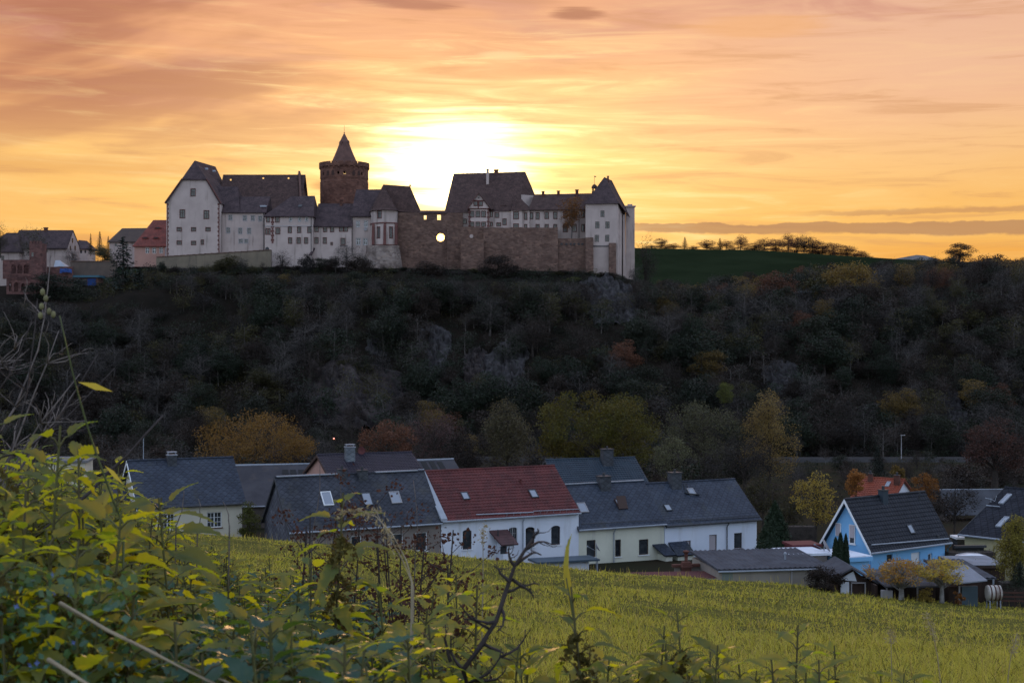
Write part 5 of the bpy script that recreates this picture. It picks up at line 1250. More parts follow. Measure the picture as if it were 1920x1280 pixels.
# sheds at the meadow's foot on the right
o = at(1608, 1128, 93); th = empty('allotment_shed', o, R(0), 'old allotment shed with a corrugated gable roof, white front gable and dark planks', 'shed')
mb = MB(); hz = at(0, 1091, 93).z - o.z; pk = at(1598, 1066, 93) - o
g = [at(1570, 1130, 93) - o, at(1640, 1130, 93) - o, at(1637, 1095, 93) - o, V3((pk.x, pk.y, pk.z)), at(1572, 1084, 93) - o]; mb.extrude([V3((p.x, p.y, p.z - (1.2 if i < 2 else 0))) for i, p in enumerate(g)], PY * 4); mb.build('wall', planks, th)
mb = MB(); g = [at(1573, 1086, 92.95) - o, at(1606, 1089, 92.95) - o, at(1600, 1070, 92.95) - o]; mb.extrude(g, PY * -.05); mb.build('white_gable', wallw, th)
mb = MB()
for a, b in ((at(1563, 1083, 92.6) - o, at(1598, 1063.5, 92.6) - o), (at(1598, 1063.5, 92.6) - o, at(1648, 1092, 92.6) - o)): mb.extrude([a, b, b - PZ * .12, a - PZ * .12], PY * 5)
mb.build('roof', corr, th)
mb = MB(); a = at(1576, 1116, 92.9) - o; mb.box(a.x, a.x + .55, a.y - .05, a.y, a.z - 1, a.z + .9); mb.build('door', wallw, th)
mb = MB(); a = at(1595, 1106, 92.9) - o
for x_ in (0, .9): mb.box(a.x + x_, a.x + x_ + .08, a.y - .06, a.y - .01, a.z - .5, a.z + .5)
mb.box(a.x, a.x + .98, a.y - .06, a.y - .01, a.z + .45, a.z + .53); mb.build('window_frame', wframe2, th)
o = at(1730, 1135, 92); th = empty('open_shed', o, R(3), 'long low dark open shed with a pale sheet roof behind the two orchard trees', 'shed')
mb = MB(); L0, L1 = at(1640, 1135, 92) - o, at(1838, 1135, 92) - o; zr = at(0, 1096, 92).z - o.z
mb.box(L0.x, L1.x, 3.6, 3.8, -1, zr); mb.box(L0.x, L0.x + .15, 0, 3.6, -1, zr); mb.build('back_wall', planks, th)
mb = MB(); mb.box(at(1780, 0, 92).x - o.x, L1.x - 1.2, .0, 2.5, -1, zr - .15); mb.build('plank_store', planks, th)
mb = MB(); mb.box(L1.x - 1.15, L1.x - .1, -.02, .2, -1, zr - .1); mb.build('door', mat('grey_blue_door', (.09, .13, .16), (.075, .11, .135), 1, .6), th)
mb = MB(); n = 40
q0, q1 = at(1658, 1101, 91.2) - o, at(1770, 1099, 91.2) - o; q2, q3 = at(1790, 1096, 91) - o, at(1852, 1090, 91) - o
mb.hexa([V3((q0.x, -.8, q0.z)), V3((q1.x, -.8, q0.z)), V3((q1.x, 4, q0.z + .35)), V3((q0.x, 4, q0.z + .35)), V3((q0.x, -.8, q0.z + .09)), V3((q1.x, -.8, q0.z + .09)), V3((q1.x, 4, q0.z + .44)), V3((q0.x, 4, q0.z + .44))])
mb.build('roof', corr, th)
mb = MB(); mb.hexa([V3((q2.x, -1, q2.z)), V3((q3.x, -1, q3.z)), V3((q3.x, 2.6, q3.z + .42)), V3((q2.x, 2.6, q2.z + .42)), V3((q2.x, -1, q2.z + .07)), V3((q3.x, -1, q3.z + .07)), V3((q3.x, 2.6, q3.z + .5)), V3((q2.x, 2.6, q2.z + .5))]); mb.build('sheet_roof', corrp, th)
for px in (1622 + 40, 1720, 1800):
    x = (at(px, 0, 91.4) - o).x; mb = MB(); mb.tube([(x, -.5, -1), (x, -.5, zr)], .06, 6); mb.build('post', wframe2, th)
mb = MB(); a = at(1661, 1116, 91.2) - o; mb.box(a.x - .33, a.x + .33, -.9, -.5, a.z - .6, a.z + .35); mb.build('cupboard', wframe2, th)
# back sheds with grey roof and brown wall
th, W, o = flat_box('grey_roofed_shed', 'wide grey corrugated shed roof right of the orchard trees', 1790, 1868, 1083, 96, 6, 2.4, 4, corr, planks, 'shed', rk='corr')
mb = MB(); mb.tube([(W - .2, 0, -1), (W - .2, 0, 2.3)], .07, 6); mb.build('post', metalg, th)
th, W, o = flat_box('carport', 'brown timber carport with a pale roof edge in front of the white car', 1798, 1890, 1062, 101, 4.5, 2.0, 2, mat('brown_fascia', (.075, .05, .042), (.06, .042, .036), 1, .8), planks, 'carport')
mb = MB(); mb.box(0, W, -.03, 4.4, 2.075, 2.12); mb.build('roof_edge', corrp, th)
# cream barrel tank on its stand
o = at(1863, 1128, 91); th = empty('barrel_tank', o, R(0), 'cream horizontal barrel tank with rusty bands on a steel stand', 'tank'); r_ = 14.5 * 91 / F
zc = at(0, 1111, 91).z - o.z; hl = 14 * 91 / F
mb = MB(); pr = [(.02, -hl), (r_ * .75, -hl * .98), (r_, -hl * .85), (r_, hl * .85), (r_ * .75, hl * .98), (.02, hl)]; mb.lathe(pr, (0, 0), 24)
mb.v = [(z, x, y + zc) for x, y, z in mb.v]; mb.build('barrel', tankp, th, False)
for k in (-.55, .0, .55):
    mb = MB(); mb.lathe([(r_ * .99, hl * k - .04), (r_ * 1.03, hl * k - .04), (r_ * 1.03, hl * k + .04), (r_ * .99, hl * k + .04)], (0, 0), 24); mb.v = [(z, x, y + zc) for x, y, z in mb.v]; mb.build('band', mat('rusty_band', (.07, .03, .022), rough=.8), th)
for sx in (-1, 1):
    mb = MB(); x = sx * hl * .7; mb.tube([(x, -.35, -.6), (x, -.3, zc - r_ * .9)], .04, 5); mb.tube([(x, .35, -.6), (x, .3, zc - r_ * .9)], .04, 5); mb.tube([(x, -.35, zc - r_ * .95), (x, .35, zc - r_ * .95)], .05, 5); mb.build('stand', metalg, th)
# wooden fence
o = at(1902, 1130, 92); th = empty('ranch_fence', o, R(-6), 'low dark wooden rail fence at the right edge beside the barrel tank', 'fence')
for k in range(4):
    mb = MB(); x = -1.0 + k * 1.05; mb.box(x - .06, x + .06, -.06, .06, -.6, .85); mb.build('post', planks, th)
for z_ in (.15, .42, .68):
    mb = MB(); mb.box(-1.1, 2.6, -.09, -.062, z_ - .06, z_ + .06); mb.build('rail', mat('red_brown_rail', (.075, .035, .026), (.055, .028, .022), 1, .85), th)
# clipped hedges
# parked white car
o = at(1822, 1083, 108); th = empty('parked_car', o, R(-4), 'white parked car, only its roof showing above the carport', 'car')
def car_section():
    xs_ = [-2.1, -2.05, -1.5, -.95, -.2, .6, 1.2, 1.9, 2.1]; zs_ = [.55, .85, .95, 1.38, 1.5, 1.47, 1.3, .98, .6]
    return xs_, zs_
xs_, zs_ = car_section(); mb = MB(); vs = []
for x, z in zip(xs_, zs_):
    for yy, zz_ in ((-.86, .25), (-.88, min(z, .9)), (-.62, z), (.62, z), (.88, min(z, .9)), (.86, .25)): vs.append((x, yy, zz_))
mb.mesh(vs, [(i * 6 + j, i * 6 + j + 1, i * 6 + j + 7, i * 6 + j + 6) for i in range(8) for j in range(5)] + [tuple(range(6)), tuple(48 + k for k in range(6))[::-1]])
mb.v = [(x, y, z + .35) for x, y, z in mb.v]; mb.build('body', carpaint, th, True)
for sx in (-1.3, 1.3):
    for sy in (-.8, .8):
        mb = MB(); mb.lathe([(.02, -.1), (.33, -.1), (.33, .1), (.02, .1)], (0, 0), 16); mb.v = [(x + sx, z + sy, y + .35) for x, y, z in mb.v]; mb.build('wheel', rubber, th)
for y_ in (-.885, .885):
    mb = MB(); mb.poly([(-.85, y_ * .96, 1.30), (.95, y_ * .96, 1.30), (.6, y_ * .82, 1.68), (-.6, y_ * .80, 1.70)]); mb.build('side_window', glass, th)
# red roofed house behind
h11 = House('orange_roofed_house', 'house with an orange-red roof and white gable behind the blue house', (1590, 940), 1672, 150, -35, (1612, 894), wallw, torange, 'tile', group=None, vl=.3, vr=.3, gm=torange, dov=4.0)
h11.chimney(1632, 888, 902, 8, brick); h11.chimney(1682, 891, 908, 10, brick); h11.skylight(1665, 908, 9, 9, metalg)
# dark-roofed house at the right edge
h12 = House('dark_roofed_house', 'large black-roofed house with pale yellow walls at the right edge', (1797, 1001), 2040, 114, -47, (1884, 914), wallyel, mat('matt_black_tile', (.024, .026, .034), (.016, .018, .024), 1.0, .8, .3, 8, spec=.08, pattern='slate'), 'slate', group=None, vl=.35, vr=.3, gutter=metalg, gm=darkmetal)
h12.skylight(1885, 936, 12, 19, metalg); h12.skylight(1880, 979, 13, 20, metalg)
p = h12.hitR(1858, 942); mb = MB(); mb.tube([p, p + PZ * .35], .03, 4); mb.tube([p + PZ * .35 - PX * .5, p + PZ * .3, p + PZ * .15 + PX * .35, p + PZ * .6 + PX * .5], .035, 5); mb.build('aerial', metalg, h12.th)
p = h12.hitR(1862, 951); mb = MB(); mb.tube([p - PX * .6 + PZ * .12, p + PX * .6 + PZ * .12], .05, 5); mb.build('snow_guard', metalg, h12.th)
th, W, o = flat_box('garden_wall', 'dark slatted garden screen in front of the black-roofed house', 1790, 1850, 1024, 110, .3, 1.2, 4, darkmetal, darkmetal, 'screen')
th, W, o = flat_box('pergola', 'small white pergola frame left of the black-roofed house', 1793, 1818, 1008, 116, 1.5, 1.6, 2, whitefr, glass, 'pergola')
hb3 = House('metal_roofed_barn', 'grey metal-roofed barn behind the orange tree at right', (1752, 960), 1890, 168, 4, (1762, 918.5), wood, corr, 'plain', group=None, cat='barn', ridge_cap=metalg)
# street lamps and road in the valley
th, zt = mast('street_lamp', 'tall pale street lamp by the valley road at right', 1690, 816, 870, 284, .09, 'lamp', m=wframe2)
mb = MB(); mb.box(-.15, .75, -.12, .12, zt - .02, zt + .12); mb.build('lamp_head', wframe2, th)
th, zt = mast('street_lamp', 'lit orange street lamp above the aubergine tile roof', 626, 822, 868, 215, .06, 'lamp', m=bark)
lampm = bpy.data.materials.new('lit_lamp'); lampm.use_nodes = True; lp = lampm.node_tree.nodes['Principled BSDF']; lp.inputs['Emission Color'].default_value = (1, .22, .05, 1); lp.inputs['Emission Strength'].default_value = 1.6
mb = MB(); mb.lathe([(.04, zt - .1), (.13, zt - .05), (.13, zt + .08), (.04, zt + .12)], (0, 0), 8); mb.build('lamp_head', lampm, th)
rx = np.linspace(-160, 190, 120); ry = 283 + 4 * np.sin(rx / 60)
rv = np.concatenate([np.stack([rx, ry - 3, ground(rx, ry) + .6], -1), np.stack([rx, ry + 3, ground(rx, ry) + .6], -1), np.stack([rx, ry - 4.5, ground(rx, ry) - .5], -1), np.stack([rx, ry + 5, ground(rx, ry) - .5], -1)])
n = len(rx); i = np.arange(n - 1)
rf = np.concatenate([np.stack([i, i + 1, n + i + 1, n + i], -1), np.stack([2 * n + i, 2 * n + i + 1, i + 1, i], -1), np.stack([n + i, n + i + 1, 3 * n + i + 1, 3 * n + i], -1)])
ro_ = link('road', np_mesh('road', rv, rf, [mat('asphalt', (.040, .039, .040), (.030, .030, .031), .5, .95, spec=.1)])); tag(ro_, kind='structure')
# ------------------------------------------------------------------ trees
def rand_rot(r, n):
    q = r.normal(size=(n, 4)); q /= np.linalg.norm(q, axis=1, keepdims=True)
    w_, x, y, z = q.T
    return np.stack([np.stack([1 - 2 * (y * y + z * z), 2 * (x * y - z * w_), 2 * (x * z + y * w_)], -1),
                     np.stack([2 * (x * y + z * w_), 1 - 2 * (x * x + z * z), 2 * (y * z - x * w_)], -1),
                     np.stack([2 * (x * z - y * w_), 2 * (y * z + x * w_), 1 - 2 * (x * x + y * y)], -1)], 1)
def leaf_quads(r, P, size, asp=.55):
    """kite-shaped leaves at points P"""
    n = len(P); s = size * r.uniform(.6, 1.35, n)
    base = np.array([[0, 0, 0], [.45, asp * .5, .06], [1, 0, 0], [.45, -asp * .5, .06]])
    base = base - np.array([.5, 0, 0])
    M = rand_rot(r, n)
    v = np.einsum('nij,kj->nki', M, base) * s[:, None, None] + P[:, None, :]
    return v.reshape(-1, 3), np.arange(n * 4).reshape(n, 4)
def tube_np(pts, rads, k=5):
    pts = np.asarray(pts, float); d = np.gradient(pts, axis=0); d /= np.linalg.norm(d, axis=1, keepdims=True) + 1e-9
    ref = np.array([.31, .95, .05]); a = np.cross(d, ref); a /= np.linalg.norm(a, axis=1, keepdims=True) + 1e-9; b = np.cross(d, a)
    t = np.arange(k) * 2 * np.pi / k
    v = pts[:, None, :] + (a[:, None, :] * np.cos(t)[None, :, None] + b[:, None, :] * np.sin(t)[None, :, None]) * np.asarray(rads)[:, None, None]
    n = len(pts); i = np.arange(n - 1)[:, None] * k; j = np.arange(k)[None, :]
    f = np.stack([i + j, i + (j + 1) % k, i + k + (j + 1) % k, i + k + j], -1).reshape(-1, 4)
    return v.reshape(-1, 3), f
class Acc:
    def __init__(s): s.v = []; s.f = []; s.n = 0
    def add(s, v, f): s.v.append(v); s.f.append(f + s.n); s.n += len(v)
    def mesh(s, name, mats, smooth=False): return np_mesh(name, np.concatenate(s.v), np.concatenate(s.f), mats, None, smooth)

def make_tree(seed, h, cw, leaf=.28, nleaf=3000, c0=.25, clusters=26, shape='round', twigs=0, trunk_r=.16, lean=0, spread=.34, nstem=1, droop=0.0):
    """returns (trunk mesh data, crown mesh data); unit metres; crown is leaves in clumps on real limbs"""
    r = np.random.default_rng(seed); tr = Acc(); cr = Acc()
    cz0, cz1 = h * c0, h
    C = []
    while len(C) < clusters:
        p = r.uniform(-1, 1, 3); q = np.linalg.norm(p)
        if q > 1 or q < .35 and r.random() < .6: continue
        zz = (p[2] + 1) / 2
        if shape == 'round': wv = 1.0
        elif shape == 'oak': wv = 1.08 - .25 * zz
        elif shape == 'vase': wv = .45 + .65 * zz
        elif shape == 'spire': wv = 1.15 - .95 * zz
        elif shape == 'flat': wv = 1.0
        C.append([p[0] * cw / 2 * wv * .86, p[1] * cw / 2 * wv * .86, cz0 + (cz1 - cz0) * (.06 + .9 * zz)])
    C = np.array(C)
    for st in range(nstem):
        bx = np.array([r.normal() * .25 * (nstem > 1), r.normal() * .25 * (nstem > 1), 0])
        tz = np.linspace(-.6, h * .82, 8); tp = np.stack([bx[0] + np.sin(tz * .5 + seed + st) * .03 * h * .3 + lean * tz + (r.normal() * .06 * tz if nstem > 1 else 0), bx[1] + np.cos(tz * .43 + seed) * .03 * h * .3 + (r.normal() * .05 * tz if nstem > 1 else 0), tz], -1)
        tr.add(*tube_np(tp, trunk_r * (1.15 - .95 * (np.clip(tz, 0, h) / h) ** .8), 7))
        if st == 0: tp0 = tp
    for c in C:
        t0 = np.clip((c[2] - .45 * np.hypot(c[0], c[1]) - .05 * h) / (h * .82), .15, .92)
        s0 = np.array([np.interp(t0 * h * .82, tp0[:, 2], tp0[:, k]) for k in range(3)])
        mid = (s0 + c) / 2 + np.array([0, 0, .06 * h]) * (1 if droop == 0 else 1.4) + r.normal(size=3) * .02 * h
        u = np.linspace(0, 1, 5)[:, None]; pp = (1 - u) ** 2 * s0 + 2 * u * (1 - u) * mid + u * u * c
        r0 = trunk_r * .42 * (1 - .6 * t0)
        tr.add(*tube_np(pp, np.linspace(r0, r0 * .25, 5), 4))
        rad = spread * (cz1 - cz0 + cw) / 4 * r.uniform(.75, 1.25)
        nb = 3 + (twigs > 0) * twigs
        for k in range(nb):                     # twigs through the clump
            d = r.normal(size=3) + np.array([c[0], c[1], .35 * h * .3]) / (.3 * h) * .8; d /= np.linalg.norm(d)
            L = rad * r.uniform(.8, 1.5); st_ = pp[3] * .5 + c * .5
            e = st_ + d * L; e[2] -= droop * L
            m_ = (st_ + e) / 2 + r.normal(size=3) * L * .08
            tr.add(*tube_np(np.array([st_, m_, e]), [r0 * .24 + .004, r0 * .15 + .003, .004], 3))
            if twigs:
                for q in range(3):
                    f_ = r.uniform(.3, .95); s2 = st_ * (1 - f_) + e * f_; d2 = d + r.normal(size=3) * .65; d2 /= np.linalg.norm(d2); L2 = L * r.uniform(.25, .55)
                    e2 = s2 + d2 * L2; e2[2] -= droop * L2
                    tr.add(*tube_np(np.array([s2, (s2 + e2) / 2, e2]), [r0 * .12 + .003, .006, .003], 3))
        nl = int(nleaf / clusters * r.uniform(.6, 1.4))
        if nl:
            d = r.normal(size=(nl, 3)); d /= np.linalg.norm(d, axis=1, keepdims=True)
            P = c + d * (rad * r.uniform(.25, 1, (nl, 1)) ** .6) * np.array([1.1, 1.1, .8])
            if droop: P[:, 2] -= np.abs(r.normal(size=nl)) * droop * rad
            cr.add(*leaf_quads(r, P, leaf))
    return tr, cr
def make_conifer(seed, h, cw, n=3600, leaf=.34, tight=False):
    r = np.random.default_rng(seed); tr = Acc(); cr = Acc()
    tz = np.linspace(-.5, h, 6); tr.add(*tube_np(np.stack([tz * 0, tz * 0, tz], -1), .02 * h * (1.05 - tz.clip(0) / h), 6))
    nb = 90
    for k in range(nb):
        zf = (k + .5) / nb; z0 = h * (.06 + .93 * zf); L = cw / 2 * (1 - zf) ** (.85 if not tight else .6) * r.uniform(.75, 1.1) + .1
        a = k * 2.4 + r.normal() * .2; d = np.array([np.cos(a), np.sin(a), 0])
        e = np.array([0, 0, z0]) + d * L + np.array([0, 0, (-.25 * L if not tight else .8 * L)]); s0 = np.array([0, 0, z0])
        if not tight: tr.add(*tube_np(np.array([s0, (s0 + e) / 2 + [0, 0, .06 * L], e]), [.03, .02, .006], 3))
        m = int(n / nb * (1.25 - zf)); u = r.uniform(.1, 1, (m, 1))
        P = s0 + (e - s0) * u + r.normal(size=(m, 3)) * np.array([.12, .12, .09]) * (L * .8 + .15)
        cr.add(*leaf_quads(r, P, leaf, .3))
    return tr, cr

def make_cone(seed, h, cw, n=6000, leaf=.15, power=.8):
    """dense clipped-looking evergreen: scales crowding a ragged cone over an added solid core that blocks light"""
    r = np.random.default_rng(seed); tr = Acc(); cr = Acc()
    zz = np.linspace(0, 1, 9); prof = lambda u: cw / 2 * np.clip(1 - u, 0, 1) ** power * np.clip(.55 + u * 5, 0, 1)
    tr.add(*tube_np(np.stack([zz * 0, zz * 0, zz * h * .96], -1), prof(zz) * .78 + .01, 12))  # added inner core, keeps light from passing through the scales
    u = r.random(n) ** 1.15; a = r.uniform(0, 2 * np.pi, n)
    lump = 1 + .16 * np.sin(a * 5 + seed) * np.sin(u * 23 + seed) + .10 * np.sin(a * 9 + u * 40)
    rr = prof(u) * (r.uniform(.74, 1.05, n)) * lump
    P = np.stack([rr * np.cos(a), rr * np.sin(a), u * h + r.normal(size=n) * .05], -1)
    v, f = leaf_quads(r, P, leaf, .4); cr.add(v, f)
    return tr, cr
# leaf colours
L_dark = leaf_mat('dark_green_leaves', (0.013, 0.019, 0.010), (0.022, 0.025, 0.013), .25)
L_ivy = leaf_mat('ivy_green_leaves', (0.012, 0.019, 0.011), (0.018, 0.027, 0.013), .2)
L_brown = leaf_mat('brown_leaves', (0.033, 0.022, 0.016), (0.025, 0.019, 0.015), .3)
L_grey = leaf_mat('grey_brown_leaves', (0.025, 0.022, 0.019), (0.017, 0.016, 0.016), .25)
L_olive = leaf_mat('olive_leaves', (0.061, 0.053, 0.016), (0.043, 0.041, 0.018), .35)
L_gold = leaf_mat('gold_leaves', (0.178, 0.119, 0.029), (0.136, 0.088, 0.027), .4)
L_rust = leaf_mat('rust_leaves', (0.145, 0.061, 0.031), (0.102, 0.048, 0.031), .35)
L_yel = leaf_mat('yellow_leaves', (0.323, 0.237, 0.038), (0.228, 0.162, 0.038), .4)
L_oran = leaf_mat('orange_leaves', (0.304, 0.128, 0.029), (0.224, 0.096, 0.026), .4)
L_lime = leaf_mat('yellow_green_leaves', (0.115, 0.121, 0.022), (0.081, 0.091, 0.022), .35)
L_bigol = leaf_mat('autumn_maple_leaves', (0.099, 0.084, 0.012), (0.063, 0.063, 0.014), .4, big=((.11, .075, .012), .25, .5))
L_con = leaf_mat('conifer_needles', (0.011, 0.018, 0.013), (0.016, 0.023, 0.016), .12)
L_thuja = leaf_mat('thuja_scales', (.018, .032, .017), (.026, .042, .020), .12)
L_birch = leaf_mat('birch_leaves', (0.270, 0.184, 0.056), (0.184, 0.130, 0.048), .4)
L_willow = leaf_mat('willow_leaves', (0.108, 0.090, 0.040), (0.079, 0.068, 0.038), .35)
L_pale = leaf_mat('pale_green_leaves', (0.127, 0.125, 0.058), (0.089, 0.089, 0.050), .35)
L_weep = leaf_mat('larch_leaves', (0.285, 0.237, 0.038), (0.209, 0.180, 0.038), .4)

PROT = {}
def proto(key, acc, tmat, cmat):
    tr, cr = acc
    PROT[key] = (tr.mesh(key + '_trunk', tmat), cr.mesh(key + '_crown', cmat) if cr.n else None)
for k in range(3): proto('bare%d' % k, make_tree(100 + k, 10, 7, .22, 1500, .15, 34, 'vase', 5, .17, 0, .42, 1 + k % 2), (barkg, bark, barkg)[k], L_grey)
for k in range(3): proto('leafy%d' % k, make_tree(200 + k, 10, 7.5, .30, 6500, .08, 40, ('round', 'oak', 'round')[k], 1, .17), bark, L_dark)
for k in range(2): proto('thin%d' % k, make_tree(300 + k, 11, 6, .27, 3000, .18, 30, 'vase', 3, .14), barkg, L_olive)
for k in range(2): proto('shrub%d' % k, make_tree(400 + k, 4.5, 6, .27, 3600, .02, 28, 'oak', 2, .07, 0, .42, 3), bark, L_brown)
for k in range(3): proto('sky%d' % k, make_tree(600 + k, 10, 7.5, .32, 3200, .06, 40, ('oak', 'round', 'vase')[k], 5, .14, 0, .36, 1 + k % 2), bark, L_rust)
for k in range(2): proto('fir%d' % k, make_conifer(500 + k, 11, 5), bark, L_con)

def put_tree(key, loc, hs, ws, rz, lm, name, label, cat, group=None, tm=None):
    o = empty(name, loc, rz, label, cat, group); o.scale = (ws, ws, hs)
    tme, cme = PROT[key]
    a = link('trunk', tme, o)
    if tm: a.material_slots[0].link = 'OBJECT'; a.material_slots[0].material = tm
    if cme:
        c = link('crown', cme, o)
        if lm: c.material_slots[0].link = 'OBJECT'; c.material_slots[0].material = lm
    return o
def tree_px(key, hgt_m, px, pyt, pyb, Y, wpx, lm, name, label, cat='tree', group=None, tm=None, base_w=None, rz=0.0):
    """place a prototype by its picture box: hgt_m / base_w are the prototype's own size"""
    b = at(px, pyb, Y); hh = (pyb - pyt) * Y / F; ww = wpx * Y / F
    return put_tree(key, b, hh / hgt_m, ww / base_w, rz, lm, name, label, cat, group, tm)

# ---- trees of the wooded slope: zones named after what stands above them
ZONES = [(-20, 'below the arcaded ruin'), (150, 'below the spruce and garden walls'), (300, 'below the gabled hall'), (420, 'below the peeling wing'), (500, 'below the hipped wing'), (590, 'below the round tower'), (690, 'below the chapel'),
         (770, 'below the sunlit gap'), (870, 'below the bastion'), (950, 'below the great rampart'), (1046, 'below the lower rampart'), (1100, 'below the corner block'), (1195, 'just right of the castle'),
         (1300, 'under the green field'), (1420, 'under the skyline copse'), (1540, 'under the field edge'), (1660, 'under the far hall roof'), (1790, 'at the right edge')]
KINDS = [('bare0', 10, L_grey, 'bare grey tree'), ('bare1', 10, L_brown, 'bare brownish tree'), ('bare2', 10, L_grey, 'thin bare twin-stemmed tree'), ('leafy0', 10, L_dark, 'dark green bushy tree'), ('leafy1', 10, L_ivy, 'ivy-dark broad tree'),
         ('leafy2', 10, L_brown, 'brown-leaved tree'), ('thin0', 11, L_olive, 'thin olive tree'), ('thin1', 11, L_gold, 'thin golden tree'), ('shrub0', 4.5, L_brown, 'low brown shrub'), ('shrub1', 4.5, L_olive, 'low olive shrub'), ('leafy1', 10, L_rust, 'rust-brown tree')]
WTS = np.array([.13, .15, .11, .15, .13, .10, .06, .035, .055, .035, .025]); WTS /= WTS.sum()
r_ = np.random.default_rng(21); placed = []; cnt = {}
ROCKS = [(585, 745, 690, 800), (783, 838, 625, 705), (872, 985, 655, 735), (1098, 1190, 540, 605), (1438, 1505, 690, 755), (1765, 1805, 745, 790)]
tries = 0
while len(placed) < 285 and tries < 20000:
    tries += 1
    px = r_.uniform(-40, 1960); Y = r_.uniform(300, 399)
    x = (px - 960) / F * Y; z_ = gz(x, Y); py = 640 - z_ * F / Y
    if 290 < px < 1195 and Y > 388: continue
    if px < 90 and Y > 372: continue
    if 90 < px < 300 and Y > 383: continue
    if any(a - 6 < px < b + 6 and c - 5 < py - 14 < d + 25 for a, b, c, d in ROCKS) and r_.random() < .72: continue
    if any((x - q[0]) ** 2 + ((Y - q[1]) * 1.1) ** 2 < 3.6 ** 2 for q in placed): continue
    k = r_.choice(len(KINDS), p=WTS)
    key, hm, lm, kind = KINDS[k]
    hh = r_.uniform(7.0, 11.5) if hm > 5 else r_.uniform(3.0, 4.8)
    # do not hide the castle walls: limit the crown top
    lim = None
    if 290 < px < 1195: lim = 505 if px < 690 else 520
    elif px <= 290: lim = 560
    elif px < 1300: lim = 520
    elif px < 1660: lim = 528
    if lim:
        mx_h = z_ and ((640 - lim) * Y / F - z_)
        if mx_h < 2.2: continue
        hh = min(hh, mx_h * r_.uniform(.85, 1.05))
    if 140 < px < 450 and 595 < py < 650 and Y < 372: hh = min(hh, 3.2)
    placed.append((x, Y))
    zi = [q for q in ZONES if q[0] <= px][-1] if px > -20 else ZONES[0]
    t_ = (Y - 300) / 99; lev = 'at the foot of the slope' if t_ < .2 else 'low on the slope' if t_ < .45 else 'halfway up the slope' if t_ < .72 else 'high on the slope'
    put_tree(key, (x, Y, z_ - .2), hh / hm, max(hh, 6.0 if hm > 5 else 3.5) / hm * r_.uniform(1.05, 1.5), r_.uniform(0, 6.28), lm, 'slope_tree' if hm > 5 else 'slope_shrub', '%s %s, %s' % (kind, lev, zi[1]),
             'tree' if hm > 5 else 'shrub', 'trees and shrubs of the wooded slope %s' % zi[1])
# right-hand wood above the slope, towards the hilltop
n_ = 0; tries = 0; placed2 = []
while n_ < 95 and tries < 6000:
    tries += 1
    px = r_.uniform(1200, 1960); Y = r_.uniform(400, 520); x = (px - 960) / F * Y; z_ = gz(x, Y)
    topl = np.interp(px, [1195, 1230, 1300, 1400, 1500, 1600, 1660, 1720, 1800, 1960], [536, 528, 520, 507, 498, 494, 489, 483, 481, 481])
    mx_h = (640 - topl) * Y / F - z_
    if mx_h < 2.5 or any((x - q[0]) ** 2 + (Y - q[1]) ** 2 < 4 ** 2 for q in placed2): continue
    placed2.append((x, Y)); n_ += 1
    k = r_.choice(len(KINDS), p=WTS); key, hm, lm, kind = KINDS[k]; hh = min(r_.uniform(7, 12), mx_h * r_.uniform(.9, 1.1))
    zi = [q for q in ZONES if q[0] <= px][-1]
    lev = 'on the upper shoulder' if Y < 440 else 'on the hilltop wood' if Y < 480 else 'at the back of the hilltop wood'
    put_tree(key, (x, Y, z_ - .2), hh / hm, hh / hm * r_.uniform(.9, 1.3), r_.uniform(0, 6.28), lm, 'hill_tree', '%s %s, %s' % (kind, lev, zi[1]), 'tree', 'trees of the hilltop wood %s' % zi[1])
